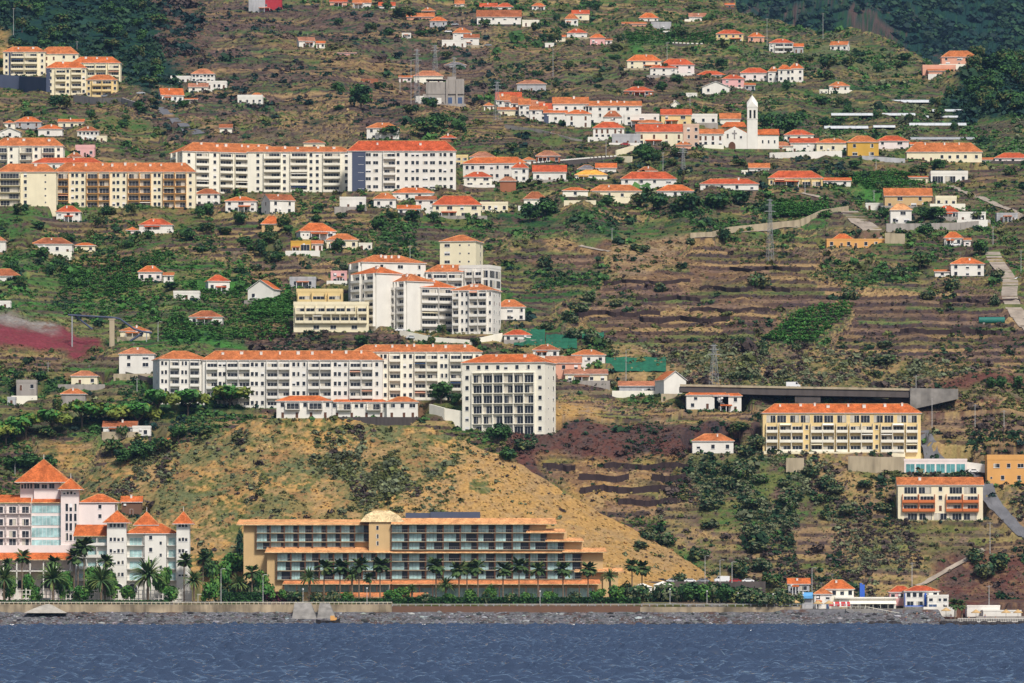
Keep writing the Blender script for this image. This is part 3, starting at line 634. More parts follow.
def awning_mesh(w, fh, m):
    def f():
        b = MB(); p = [(-w / 2, -1.2, fh - .95), (w / 2, -1.2, fh - .95), (w / 2, -.02, fh - .3), (-w / 2, -.02, fh - .3)]; b.solid(p, [(x, y, z + .05) for x, y, z in p]); return b.mesh('awning', [m])
    return cached(('awn', q2(w), q2(fh), m), f)
UNITS = {'.': .8, 'w': 2.0, 'W': 3.2, 'b': 4.2, 'B': 5.6, 'd': 2.0, 's': 1.4, 'g': 3.2, 'p': .8}
def facade(root, width, y, h, pats, wm, par='solid', side=0, z0=0., cx=0., gm='glass', dw='wood', dep=1.25):
    """parts on one face of a building; pats: rows from the top floor down, one letter a column"""
    n = len(pats); fh = h / n; ang = {0: 0, 1: PI / 2, -1: -PI / 2}[side]
    for r, pat in enumerate(pats):
        if not pat: continue
        zf = z0 + h - (r + 1) * fh; tot = sum(UNITS[c] for c in pat); k = width / tot; x = -width / 2
        for c in pat:
            u = UNITS[c] * k; xc = x + u / 2; x += u
            if c in '.p': continue
            def at(lx, z, dy=0.):
                if side == 0: return (cx + lx, y - dy, z)
                return (y * side + dy * side, lx * side + cx, z)
            if c in 'wWs':
                w = {'w': 1.4, 'W': 2.3, 's': .8}[c]; w = min(w, u * .72); hh = min({'w': 1.65, 'W': 1.5, 's': .8}[c], fh * .55)
                obj('window', window_mesh(w, hh), root, at(xc, zf + fh * .5 - hh * .42), ang)
            elif c == 'd': obj('door', door_mesh(min(1.1, u * .8), min(2.1, fh * .78), dw), root, at(xc, zf + .02), ang)
            elif c == 'g': obj('glass_door', glazing_mesh(u * .86, fh * .74, gm), root, at(xc, zf + .05), ang)
            elif c in 'bB':
                bo = obj('balcony', balcony_mesh(u * .97, fh, wm, par, dep=dep), root, at(xc, zf), ang)
                obj('glass_door', glazing_mesh(u * .80, min(2.2, fh * .76), gm), bo, (0, 0, .05))
                if WR.random() < .10: obj('awning', awning_mesh(u * .9, fh, WR.choice(['wall_cream', 'wall_salmon', 'carblue', 'wall_white'])), bo)
def roof_mesh(kind, w, d, h, over, tm, seed=0):
    b = MB(); W, D = w / 2 + over, d / 2 + over; e = .16; R_ = 2
    if kind == 'hip':
        if w >= d: r0, r1 = (-(W - D * .92), 0, h), ((W - D * .92), 0, h)
        else: r0, r1 = (0, -(D - W * .92), h), (0, D - W * .92, h)
        B = [(-W, -D, 0), (W, -D, 0), (W, D, 0), (-W, D, 0)]; B2 = [(x, y, -e) for x, y, _ in B]
        for i in range(4): j = (i + 1) % 4; b.quad([B2[i], B2[j], B[j], B[i]], 1)
        b.quad(B2[::-1], 1)
        if w >= d: b.quad([B[0], B[1], r1, r0]); b.quad([B[2], B[3], r0, r1]); b.quad([B[1], B[2], r1]); b.quad([B[3], B[0], r0])
        else: b.quad([B[1], B[2], r1, r0]); b.quad([B[3], B[0], r0, r1]); b.quad([B[0], B[1], r0]); b.quad([B[2], B[3], r1])
        ends = [(B[0], r0), (B[3], r0 if w >= d else r1), (B[1], r1 if w >= d else r0), (B[2], r1)]
        for p, r in ends: b.tube(Vector(p) + Vector((0, 0, .05)), Vector(r) + Vector((0, 0, .05)), .12, .12, 5, R_)
        if (Vector(r0) - Vector(r1)).length > .3: b.tube(Vector(r0) + Vector((0, 0, .05)), Vector(r1) + Vector((0, 0, .05)), .14, .14, 5, R_)
    elif kind in ('gable', 'front'):
        if kind == 'front': W, D = D, W
        pr = [(-D, 0), (0, h), (D, 0)]; lo = [(y, z - e) for y, z in pr]
        def T(x, y, z): return (x, y, z) if kind == 'gable' else (-y, x, z)
        for s0, s1 in ((0, 1), (1, 2)):
            a = [T(-W, *pr[s0]), T(W, *pr[s0]), T(W, *pr[s1]), T(-W, *pr[s1])]; c_ = [T(-W, *lo[s0]), T(W, *lo[s0]), T(W, *lo[s1]), T(-W, *lo[s1])]
            b.quad(a); b.quad(c_[::-1], 1)
            for i in range(4): j = (i + 1) % 4; b.quad([c_[i], c_[j], a[j], a[i]], 1)
    elif kind == 'shed':
        hf = [(-W, -D, 0), (W, -D, 0), (W, D, h), (-W, D, h)]; lo = [(x, y, z - e) for x, y, z in hf]
        b.quad(hf); b.quad(lo[::-1], 1)
        for i in range(4): j = (i + 1) % 4; b.quad([lo[i], lo[j], hf[j], hf[i]], 1)
    elif kind == 'flat':
        b.box(-W, W, -D, D, -.1, .16, 1); t = .22; hh = max(.35, h)
        b.box(-W, W, -D, -D + t, .16, hh, 1); b.box(-W, W, D - t, D, .16, hh, 1); b.box(-W, -W + t, -D + t, D - t, .16, hh, 1); b.box(W - t, W, -D + t, D - t, .16, hh, 1)
    elif kind == 'pyramid':
        B = [(-W, -D, 0), (W, -D, 0), (W, D, 0), (-W, D, 0)]; B2 = [(x, y, -e) for x, y, _ in B]; t = (0, 0, h)
        for i in range(4): j = (i + 1) % 4; b.quad([B2[i], B2[j], B[j], B[i]], 1); b.quad([B[i], B[j], t]); b.tube(Vector(B[i]) + Vector((0, 0, .05)), Vector(t) + Vector((0, 0, .05)), .12, .1, 5, R_)
        b.quad(B2[::-1], 1)
    return b
def chimney_mesh(w=.8, h=1.1, m='white'):
    def f():
        b = MB(); b.box(-w / 2, w / 2, -w / 2, w / 2, -1.2, h, 0); b.box(-w / 2 - .08, w / 2 + .08, -w / 2 - .08, w / 2 + .08, h + .001, h + .14, 0); b.box(-w / 3, w / 3, -w / 3, w / 3, h + .141, h + .32, 1); return b.mesh('chimney', [m, 'roof'])
    return cached(('chim', w, h, m), f)
def wall_mesh(w, d, h, kind, rh, wm, plinth=None):
    b = MB(); b.box(-w / 2, w / 2, -d / 2, d / 2, -4.5, h, 0)
    if kind == 'gable':
        for sx in (-1, 1):
            x = sx * w / 2; p = [(x, -d / 2, h), (x, d / 2, h), (x, 0, h + rh * .93 - .1)]; i = [(x - sx * .25, y, z) for _, y, z in p]; b.solid(p, i)
    if kind == 'front':
        for sy in (-1, 1):
            y = sy * d / 2; p = [(-w / 2, y, h), (w / 2, y, h), (0, y, h + rh * .93 - .1)]; b.solid(p, [(x, y - sy * .25, z) for x, _, z in p])
    if kind == 'shed': 
        p = [(-w / 2, -d / 2, h), (-w / 2, d / 2, h), (-w / 2, d / 2, h + rh * .9)]; b.solid(p, [(w / 2, y, z) for _, y, z in p])
    if plinth: b.box(-w / 2 - .06, w / 2 + .06, -d / 2 - .06, d / 2 + .06, -4.4, .45, 1)
    return b.mesh('wall', [wm] + ([plinth] if plinth else []))
SPECS = []
def H(x0, x1, yb, ye, yt, kind, wm, pats, label, nick=None, yaw=0, side=None, depth=None, roof='roof', cat='house', name=None, par='solid', chim=1, over=.45, panel=None, gm='glass', dw='wood', grp=None, dist=None, dep=1.25, balm=None, grid=None):
    SPECS.append(dict(x0=x0, x1=x1, yb=yb, ye=ye, yt=yt, kind=kind, wm=wm, pats=pats.split('/') if pats else [], label=label, nick=nick, yaw=math.radians(yaw), side=side.split('/') if side else None, depth=depth, roof=roof, cat=cat, name=name or ('hillside_house' if cat == 'house' else cat.replace(' ', '_')), par=par, chim=chim, over=over, panel=panel, gm=gm, dw=dw, grp=grp, dist=dist, dep=dep, balm=balm, grid=grid))
    if nick: LAND.append(((x0 + x1) / 2, (yb + yt) / 2, nick))
def resolve():
    for q in SPECS:
        xc = (q['x0'] + q['x1']) / 2; D = q['dist'] or locate(xc, q['yb']); s = D / F; Wp = (q['x1'] - q['x0']) * s; a = q['yaw']
        d = q['depth'] or min(max(Wp * .75, 5), 10)
        w = Wp if not a else (Wp - d * abs(math.sin(a))) / math.cos(a)
        if w < 2: d = Wp * .6; w = (Wp - d * abs(math.sin(a))) / math.cos(a)
        ext = (w * abs(math.sin(a)) + d * math.cos(a)) / 2
        q.update(D=D, s=s, w=w, d=d, X=WX(xc, D), Y=D + ext, z=WZ(q['yb'], D))
        pad(q['X'], q['Y'], w, d, a, q['z'])
def build_specs():
    rr = random.Random(11)
    for q in SPECS:
        k = (q['Y'] / q['D']); X = q['X'] * k; s = q['s']; h = (q['yb'] - q['ye']) * s; w, d = q['w'], q['d']; kind = q['kind']
        rise = max((q['ye'] - q['yt']) * s, .3) + (d / 2 * (HOR - q['yt']) / F if kind not in ('flat',) else 0)
        g = q['grp'] or ('houses scattered over the hillside' if q['cat'] == 'house' else 'apartment blocks on the hillside' if q['cat'] == 'apartment block' else None)
        t = thing(q['name'], q['label'], q['cat'], (X, q['Y'], q['z']), q['yaw'], g)
        obj('wall', wall_mesh(w, d, h, kind, rise, q['wm'], 'darkstone' if (q['cat'] == 'house' and rr.random() < .25) else None), t)
        rm = q['roof']
        if rm == 'roof': rm = rr.choice(['roof', 'roof', 'roofred', 'roofterra', 'rooffaded', 'roofbrown', 'roofterra']) if q['cat'] in ('house', 'row house') else rr.choice(['roof', 'roofterra'])
        rf = obj('roof', roof_mesh(kind, w, d, rise, q['over'] if kind != 'flat' else .08, rm).mesh('roof', [rm, 'frame' if kind != 'flat' else q['wm'], 'rooftan']), t, (0, 0, h + (.01 if kind != 'flat' else .12)))
        if q['chim'] and kind in ('hip', 'gable', 'front'):
            nc = q['chim'] if q['chim'] > 1 else (1 if rr.random() < .45 else 0)
            for i in range(nc):
                L = max(w - d, w * .3); cxp = (rr.uniform(-.35, .35) if nc == 1 else (-.5 + (i + .5 + rr.uniform(-.35, .35)) / nc)) * (L if w >= d else w * .5); cyp = -d * rr.uniform(.08, .2); obj('chimney', chimney_mesh(rr.choice([.5, .65]) if q['cat'] == 'house' else rr.choice([.7, .95, 1.2]), rr.choice([.6, .9])), rf, (cxp, cyp, rise * (1 - abs(cyp) / (d / 2))))
        fw, fx = w * .96, 0.
        if q['cat'] == 'house' and w > 5 and h > 2.2:
            k = rr.random()
            if k < .28:                                        # lean-to porch on posts
                pw = w * rr.uniform(.3, .5); px = rr.uniform(-.25, .25) * w; zt = min(2.7, h * .85); po = obj('porch', None, t, (px, -d / 2, 0)); b = MB(); p = [(-pw / 2, -2.2, zt - .5), (pw / 2, -2.2, zt - .5), (pw / 2, -.03, zt), (-pw / 2, -.03, zt)]; b.solid(p, [(x, y, z + .14) for x, y, z in p]); obj('porch_roof', b.mesh('porch_roof', [rm if kind != 'flat' else 'rooffaded']), po); b = MB(); [b.box(x - .1, x + .1, -2.1, -1.9, -1.5, zt - .5) for x in (-pw / 2 + .15, 0, pw / 2 - .15)]; obj('posts', b.mesh('posts', ['frame']), po)
            if rr.random() < .35:                              # terrace wall in front
                b = MB(); x0, x1 = -w / 2 - rr.uniform(0, 3), w / 2 + rr.uniform(0, 4); b.box(x0, x1, -d / 2 - 3.4, -d / 2 - 3.1, -3.5, .75); obj('terrace_wall', b.mesh('terrace_wall', [rr.choice(['wall_white', 'wall_pale', 'wall_darkstone', 'wall_stone', 'wall_concrete'])]), t)
            if rr.random() < .3 and kind in ('hip', 'gable'):  # television aerial
                b = MB(); b.tube((0, 0, -1), (0, 0, 2.2), .035, .03, 5); [b.box(-.5, .5, -.02, .02, z, z + .04) for z in (1.7, 1.95, 2.15)]; obj('aerial', b.mesh('aerial', ['metal']), rf, (rr.uniform(-.2, .2) * w, 0, rise))
            if rr.random() < .4: b = MB(); b.box(-.45, .45, -.38, -.02, 0, .65); obj('air_conditioner', b.mesh('air_conditioner', ['frame']), t, (rr.uniform(-.42, .42) * w, -d / 2, h * rr.choice([.3, .72])))
        if q['grid']:
            nx, ny = q['grid']; b = MB(); [b.box(-w / 2 + w * i / nx - .22, -w / 2 + w * i / nx + .22, -d / 2 - .75, -d / 2 - .02, -1, h * (1 - 1 / ny)) for i in range(1, nx)]; [b.box(-w / 2 + w / nx, w / 2 - w / nx, -d / 2 - .9, -d / 2 - .02, h * j / ny - .14, h * j / ny + .14) for j in range(1, ny)]; obj('balcony_grid', b.mesh('balcony_grid', [q['wm']]), t)
        if q['panel']:
            a0, a1, pm = q['panel']; b = MB(); x0, x1 = -w / 2 + (a0 * w), -w / 2 + a1 * w; b.box(x0, x1, -d / 2 - .12, -d / 2 + .3, -2, h - .2, 0); obj('stair_panel', b.mesh('stair_panel', [pm]), t)
        if q['pats'] and q['pats'] != ['']: facade(t, fw, -d / 2, h, q['pats'], q['balm'] or q['wm'], q['par'], 0, 0, fx, q['gm'], q['dw'], q['dep'])
        if q['side'] and q['yaw']:
            sd = 1 if q['yaw'] < 0 else -1
            facade(t, d * .94, w / 2, h, q['side'], q['wm'], q['par'], sd, 0, 0, q['gm'], q['dw'], q['dep'])
# ---- free helpers for one-off pieces, dimensioned from the photograph at a stated distance
def pbox(b, D, x0, x1, yb, yt, dep, m=0, off=0.):
    b.box(WX(x0, D), WX(x1, D), D + off, D + off + dep, WZ(yb, D), WZ(yt, D), m)
# ------------------------------------------------------------------ the houses and blocks (pixel columns and rows of the photograph give width, base, eaves, ridge)
AP = 'apartment block'
# top-left cream complex
H(40, 79, 73, 54, 47, 'hip', 'cream', '.dd.w.w/.dd.w.w/.dd.w.w', 'cream block at the back of the hilltop apartment complex, beside the white pole', 'the rear hilltop block', cat=AP)
H(4, 46, 76, 52, 47, 'hip', 'cream', 'w.BB.w/w.BB.w/w.BB.w/w.BB.w', 'westernmost cream hilltop apartment block beside the golden knoll', 'the westernmost hilltop block', cat=AP, panel=(.13, .22, 'slate'), chim=2)
H(72, 121, 84, 63, 57, 'hip', 'cream', 'w.w.BB.B/w.w.BB.B/w.w.BB.B', 'long cream hilltop block with white balconies at its east end', 'the eastern hilltop block', cat=AP, chim=3)
H(47, 87, 95, 68, 62, 'hip', 'cream', '.w..Bw.Bw/.w..Bw.Bw/.w..Bw.Bw/.w..Bw.Bw', 'tall cream hilltop block with dark grey side wall in front of the others', 'the tall front hilltop block', cat=AP, panel=(.0, .1, 'slate'), yaw=0)
H(87, 118, 97, 80, 75, 'hip', 'yellow', 'w.BB.w/w.BB.w/w.BB.w', 'small yellow hilltop block above the grey retaining wall', 'the small yellow hilltop block', cat=AP)
# upper left houses
H(171, 191, 83, 78, 76, 'flat', 'white', 'ddwd', 'low white flat-roofed house at the west end of the hilltop white cluster', 'the flat white hilltop house')
H(192, 215, 82, 74, 69, 'hip', 'white', 'wwwwww/wwwwww', 'white two-storey house with red roof, topmost of the hilltop white cluster', 'the topmost white cluster house')
H(207, 227, 89, 83, 81, 'flat', 'white', 'dwwd', 'low white building with dark openings at the east end of the white cluster')
H(189, 208, 92, 87, 83, 'gable', 'pale', 'ww', 'low house with brown roof in front of the white hilltop cluster', roof='roofold')
H(158, 184, 102, 95, 88, 'gable', 'white', 'wdww', 'white and cream house with orange roof beside the road bend', 'the house at the road bend', yaw=12)
H(238, 263, 105, 98, 95, 'flat', 'white', 'w.w.w.w', 'long white house standing alone on the brown upper slope', 'the lone long white house')
H(250, 264, 99, 97, 93, 'hip', 'white', '', 'small orange roofed upper storey behind the lone long white house')
H(16, 42, 131, 122, 117, 'hip', 'grey', 'dwd/wdw', 'grey house with orange roof and open lower storey', 'the grey house with an open lower storey')
H(59, 84, 129, 122, 119, 'gable', 'cream', '.w.w.w', 'cream house with red roof above the white two-storey house', 'the cream house with red roof')
H(39, 63, 137, 129, 125, 'hip', 'white', '.w..', 'squat white house with small roof tower, second in its row', 'the squat white house')
H(78, 99, 141, 131, 127, 'hip', 'white', 'wwwww/wdww', 'bright white two-storey house with many small windows', 'the white house of many windows')
H(97, 107, 142, 137, 136, 'flat', 'cream', 'd', 'small cream annex attached to the bright white house')
H(0, 21, 138, 132, 128, 'front', 'white', 'w', 'white gabled house with grey roof beside the frame edge', roof='roofgrey')
H(220, 232, 134, 128, 124, 'gable', 'pale', 'w', 'tiny cream house alone beside a dark tree', 'the tiny cream house')
H(76, 95, 157, 148, 145, 'flat', 'pink', 'wdw', 'faded pink house between the cream block and dark trees')
# left cream block and long yellow block
H(-6, 64, 167, 146, 138, 'hip', 'pale', 'bw..bw.bw/bw..bw.bw/bw..bw.bw', 'three-storey pale apartment block with orange roofs at the frame edge', 'the pale block at the frame edge', cat=AP, chim=3, par='rail')
H(33, 103, 171, 163, 158, 'hip', 'white', 'wwww.wwww', 'long low white house with red roof behind the long yellow block', 'the long low red roof')
H(68, 82, 160, 157, 153, 'hip', 'pale', '', 'small orange roof peeping over the long low red roof')
H(-2, 57, 206, 172, 164, 'hip', 'cream', 'Bw....s../Bw....s../Bw....s../Bw....s../Bw....s..', 'west wing of the long yellow block with blank end wall', 'the blank yellow end wall', cat=AP, par='rail', dist=None)
H(55, 196, 208, 172, 163, 'hip', 'cream', 'B.ww.w.BB.ww.w.BB.ww.BB.w/B.ww.w.BB.ww.w.BB.ww.BB.w/B.ww.w.BB.ww.w.BB.ww.BB.w/B.ww.w.BB.ww.w.BB.ww.BB.w/B.ww.w.BB.ww.w.BB.ww.BB.w', 'long yellow five-storey apartment block with orange edged balconies and orange roof', 'the long yellow apartment block', cat=AP, chim=9, par='rail', balm='orange')
# upper white blocks
H(248, 352, 192, 152, 147, 'hip', 'pale', '..w.Bw.Bww.B.w/..w.Bw.Bww.B.w/..w.Bw.Bww.B.w/..w.Bw.Bww.B.w/..w.Bw.Bww.B.w/..w.Bw.Bww.B.w', 'cream apartment block set back between the two upper white blocks', 'the middle upper block', cat=AP, chim=5)
H(170, 290, 193, 151, 142, 'hip', 'pale', '.w..B..w.B.B.ww.B.w.w/.w..B..w.B.B.ww.B.w.w/.w..B..w.B.B.ww.B.w.w/.w..B..w.B.B.ww.B.w.w/.w..B..w.B.B.ww.B.w.w/.w..B..w.B.B.ww.B.w.w', 'western upper pale block with white balconies and long orange roof', 'the western upper block', cat=AP, yaw=22, depth=17, side='wb.w/wb.w/wb.w/wb.w/wb.w/wb.w', chim=6)
H(348, 456, 191, 151, 141, 'hip', 'white', '....WWW..Bw..w.ww.WW.ww.w/....WWW..Bw..w.ww.WW.ww.w/....WWW..Bw..w.ww.WW.ww.w/....WWW..Bw..w.ww.WW.ww.w/....WWW..Bw..w.ww.WW.ww.w', 'eastern upper white block with dark blue stair panel and broad red roof', 'the block with a dark blue panel', cat=AP, panel=(.04, .165, 'slate'), roof='roofred', chim=2)
H(463, 529, 180, 163, 157, 'hip', 'white', 'ww.W.ww.W.ww/ww.W.ww.W.ww', 'long white house with orange hip roof east of the upper blocks', 'the long white house with hip roof', yaw=-8, side='ww/ww')
H(455, 468, 166, 157, 155, 'flat', 'yellow', 'WW/WW', 'small yellow flat-roofed building touching the white upper block')
H(470, 495, 163, 157, 152, 'hip', 'pale', 'www', 'pale house with brownish roof behind the long white house', roof='roofold')
# houses below the upper blocks
H(196, 220, 206, 194, 189, 'hip', 'white', 'w.ww/w.ww', 'white villa with two stacked red roofs beside the long yellow block', 'the villa with stacked roofs')
H(226, 257, 212, 201, 197, 'hip', 'white', 'w.W.w/ww.ww', 'white two-storey villa with broad orange roof', 'the broad-roofed white villa')
H(261, 295, 214, 200, 194, 'gable', 'white', 'w.w/w.w', 'white house with long red roof sloping behind trees', 'the long red roofed white house', yaw=25, side='w/w')
H(262, 281, 233, 224, 216, 'hip', 'tan', 'w', 'small tan house with orange roof among dense trees')
H(296, 336, 239, 231, 223, 'hip', 'white', 'sssw..W', 'white bungalow with wide orange gabled roof above the cream house', 'the wide white bungalow', yaw=12, side='ww')
H(327, 358, 249, 240, 234, 'hip', 'cream', 'www.w', 'cream house with two red roofs just east of the wide bungalow', 'the cream house of two roofs')
H(291, 311, 253, 242, 241, 'flat', 'ochre', 'd.g', 'unfinished ochre building with open ground floor', 'the unfinished ochre building')
H(340, 366, 209, 199, 197, 'flat', 'white', '.d.w', 'low white flat-roofed house beside a round dark tree', 'the low flat white house')
H(374, 396, 208, 199, 193, 'hip', 'white', 'w.w', 'white house with orange roof, first of the cluster below the blocks', 'the first cluster house')
H(393, 434, 200, 193, 188, 'hip', 'white', 'ww.ww', 'white house with broad red roof, topmost of the cluster below the blocks', 'the topmost cluster house')
H(398, 420, 215, 209, 205, 'gable', 'white', 'w.w.w', 'low white house with red roof, lowest of the cluster below the blocks', 'the lowest cluster house')
H(416, 436, 210, 200, 196, 'gable', 'white', 'w.w/d.w', 'white house with arched front beside the big cream house')
H(433, 481, 218, 205, 196, 'hip', 'cream', 'w.W.w.W/W.w.W.w', 'big cream house with layered red roofs', 'the big cream house', roof='roofred')
H(480, 508, 212, 204, 202, 'flat', 'cream', 'www.w', 'cream annex with parapet east of the big cream house')
H(464, 492, 187, 177, 172, 'hip', 'pale', 'ww.W/W.ww', 'pale house with red hip roof in front of the long white house', roof='roofred')
H(500, 516, 192, 181, 177, 'hip', 'brick', '', 'dark red hip roof half hidden beside tall trees', roof='roofold')
# left middle slope
H(57, 81, 222, 212, 206, 'hip', 'white', 'w.w.w/', 'small white house with hipped roof below the blank yellow wall', 'the small hipped white house')
H(140, 173, 232, 225, 219, 'hip', 'white', 'd..', 'white cottage with orange roof and grey lean-to', 'the cottage with a lean-to')
H(33, 73, 254, 244, 238, 'hip', 'white', 'd.w.w.d', 'long white cottage with orange roof and dark terrace', 'the long cottage')
H(-8, 6, 252, 241, 237, 'hip', 'white', 'w', 'white house cut by the frame edge below the long cottage')
H(-10, 21, 281, 276, 269, 'hip', 'white', 'w.w', 'white house with orange hip roof at the frame edge', 'the hip roof at the frame edge')
H(139, 162, 282, 272, 266, 'hip', 'blush', 'w.w.w', 'small pinkish house among banana plants', 'the small pinkish house')
H(205, 230, 293, 281, 275, 'hip', 'white', 'w.W', 'white house with grey side and orange roof above the bananas', 'the house above the bananas', yaw=12, side='w')
H(174, 200, 300, 293, 291, 'flat', 'white', '.d.', 'low white shed beside the banana field')
H(190, 223, 325, 317, 311, 'hip', 'white', 'w.w.d', 'white cottage with orange roof alone in the banana field', 'the cottage in the banana field')
H(121, 150, 339, 331, 327, 'hip', 'cream', '..w', 'cream house behind the sloping pipe bridge', 'the house behind the pipe bridge')
H(0, 11, 308, 303, 301, 'flat', 'white', 'd', 'tiny white hut above the pink wall')
H(248, 280, 302, 289, 280, 'front', 'white', 'w.d', 'white gabled house with green doorway', 'the white house with a green doorway', dw='green', yaw=-18, depth=8)
H(290, 316, 288, 279, 277, 'flat', 'grey', 'w.w', 'grey white flat-roofed house beside the pink house')
H(331, 347, 283, 272, 271, 'flat', 'pink', 'ww/ww', 'pink flat-roofed house behind the white complex', 'the pink flat-roofed house')
# white stepped complex with tower
H(440, 483, 274, 241, 235, 'hip', 'cream', 'W.s.s./W.s.s./W.s.s./W.s.s.', 'cream tower with orange hip roof rising above the stepped white complex', 'the cream tower', cat=AP, yaw=-12, depth=14, side='.w/.w/.w/.w')
H(459, 501, 306, 268, 265, 'flat', 'white', 'gb.bg/gb.bg/gb.bg/gb.bg', 'curved white rear block below the cream tower', cat=AP, yaw=-20, depth=14, side='gg/gg/gg/gg')
H(426, 471, 306, 272, 265, 'hip', 'white', 'wBB.w/wBB.w/wBB.w/wBB.w', 'white block just below the cream tower with wide balconies', cat=AP, yaw=0, chim=2)
H(348, 426, 306, 262, 255, 'hip', 'white', '...w.W.w/...w.W.w/...w.W.w/...w.W.w/...w.W.w', 'rear westernmost block of the stepped white complex', 'the rear stepped block', cat=AP, yaw=20, depth=17, side='wB/wB/wB/wB/wB', chim=4)
H(352, 402, 326, 273, 267, 'hip', 'white', '.../.../.../.../.../...', 'second stepped white block with balconies on its west face', cat=AP, yaw=38, depth=16, side='Bw.B/Bw.B/Bw.B/Bw.B/Bw.B/Bw.B', chim=2)
H(381, 434, 330, 281, 274, 'hip', 'white', '...../...../...../...../...../.....', 'third stepped white block facing west with dark balconies', cat=AP, yaw=38, depth=17, side='BBwB/BBwB/BBwB/BBwB/BBwB/BBwB', chim=2)
H(397, 456, 334, 287, 279, 'hip', 'white', 'w.BB/w.BB/w.BB/w.BB/w.BB/w.BB', 'tall front block of the stepped white complex', 'the front stepped block', cat=AP, yaw=22, depth=15, side='w.w/w.w/w.w/w.w/w.w/w.w', chim=2)
H(452, 501, 334, 290, 284, 'hip', 'white', 'b.w.w.BB.w/b.w.w.BB.w/b.w.w.BB.w/b.w.w.BB.w/b.w.w.BB.w', 'easternmost front block of the stepped white complex', 'the eastern stepped block', cat=AP, yaw=-14, depth=14, side='wsw/wsw/wsw/wsw/wsw', chim=2)
H(495, 525, 321, 307, 300, 'hip', 'white', 'w.W.w/w.W.w', 'white villa with red hip roof beside the stepped complex', 'the villa beside the stepped complex')
H(504, 531, 342, 335, 330, 'hip', 'white', 'ww.w', 'white house with red roofs below the villa', roof='roofred')
# long blocks
H(120, 155, 376, 354, 348, 'hip', 'white', '.w.W/.w.W/', 'white three-storey villa at the west end of the long white block', 'the villa at the long block end', chim=1, side=None)
H(152, 208, 404, 359, 351, 'hip', 'white', 'ww.B.ww.B...../ww.B.ww.B...../ww.B.ww.B...../ww.B.ww.B...../ww.B.ww.B.....', 'blank ended west wing of the long white block', cat=AP, yaw=14, depth=14, side='.w/.w/.w/.w/.w', chim=1)
H(203, 383, 408, 360, 351, 'hip', 'white', 'BwwBBww.w.BB.ww.w.BB.ww.w.BB.w/BwwBBww.w.BB.ww.w.BB.ww.w.BB.w/BwwBBww.w.BB.ww.w.BB.ww.w.BB.w/BwwBBww.w.BB.ww.w.BB.ww.w.BB.w/BwwBBww.w.BB.ww.w.BB.ww.w.BB.w', 'long white five-storey block with beige balconies above the golden hill', 'the long white block', cat=AP, chim=9)
H(353, 482, 400, 352, 345, 'hip', 'pale', 'ww.B.ww.B.w.w.BB.ww.BB.w/ww.B.ww.B.w.w.BB.ww.BB.w/ww.B.ww.B.w.w.BB.ww.BB.w/ww.B.ww.B.w.w.BB.ww.BB.w/ww.B.ww.B.w.w.BB.ww.BB.w', 'cream white block behind the long white block and the square tower', 'the block behind the long white block', cat=AP, chim=7)
H(462, 556, 434, 362, 354, 'hip', 'pale', 'w.ww.ww.w.w.w/w.gggggg.w/w.gggggg.w/w.gggggg.w/w.gggggg.w/w.gggggg.w/w.gggggg.w', 'square cream tower block with grid of glazed bays', 'the square tower block', cat=AP, yaw=-16, depth=15, side='.s.w/.s.w/.s.w/.s.w/.s.w/.s.w/.s.w', roof='roof', chim=2, grid=(8, 7))
H(277, 332, 418, 401, 396, 'hip', 'white', '.wB.wB.w/d.d.d.d', 'western row of the small terrace houses on the golden hill crest', 'the western terrace row', cat='terrace house', par='rail')
H(331, 388, 418, 402, 397, 'hip', 'white', 'wB.ww.Bw/d.d.d.d', 'middle row of the small terrace houses on the golden hill crest', 'the middle terrace row', cat='terrace house', par='rail')
H(387, 418, 418, 402, 397, 'hip', 'white', 'W.w.W/d.dd', 'eastern end house of the small white terrace on the crest', 'the terrace end house', cat='terrace house', par='rail')
# stepped yellow office
H(297, 343, 312, 292, 289, 'flat', 'yellow', 'BB.B/BBBB', 'setback top storeys of the stepped yellow office building', cat='office building', chim=0)
H(294, 369, 332, 305, 302, 'flat', 'cream', 'BBBBBB.B/BBBBBBBB/...WW.W.', 'stepped yellow office building with long bands of dark windows', 'the stepped yellow office', cat='office building')
# left lower slope
H(72, 98, 385, 376, 371, 'hip', 'cream', '.d.w', 'cream hut with red hip roof on a walled terrace', 'the hut on a walled terrace')
H(17, 37, 398, 383, 380, 'flat', 'concrete', 'd.w/.', 'roofless grey ruin above the umbrella trees', 'the grey ruin')
H(62, 86, 405, 394, 389, 'hip', 'concrete', '.d.', 'dark stone hut with broken orange roof', 'the dark stone hut')
H(104, 137, 434, 427, 421, 'gable', 'white', 'd.w', 'long white house with orange roof above the hotel trees', 'the house above the hotel trees')
H(133, 151, 437, 428, 426, 'flat', 'white', '..w', 'white cube annex with one window beside an orange roof')
H(157, 169, 447, 443, 438, 'gable', 'ochre', '', 'small orange roof buried in dark bushes', 'the roof buried in bushes')
H(122, 142, 515, 502, 496, 'gable', 'brown', 'd', 'small brown hut with orange roof between the two hotels', 'the brown hut')
H(8, 16, 405, 399, 397, 'flat', 'grey', 'd', 'tiny grey hut with white dish west of the ruin')
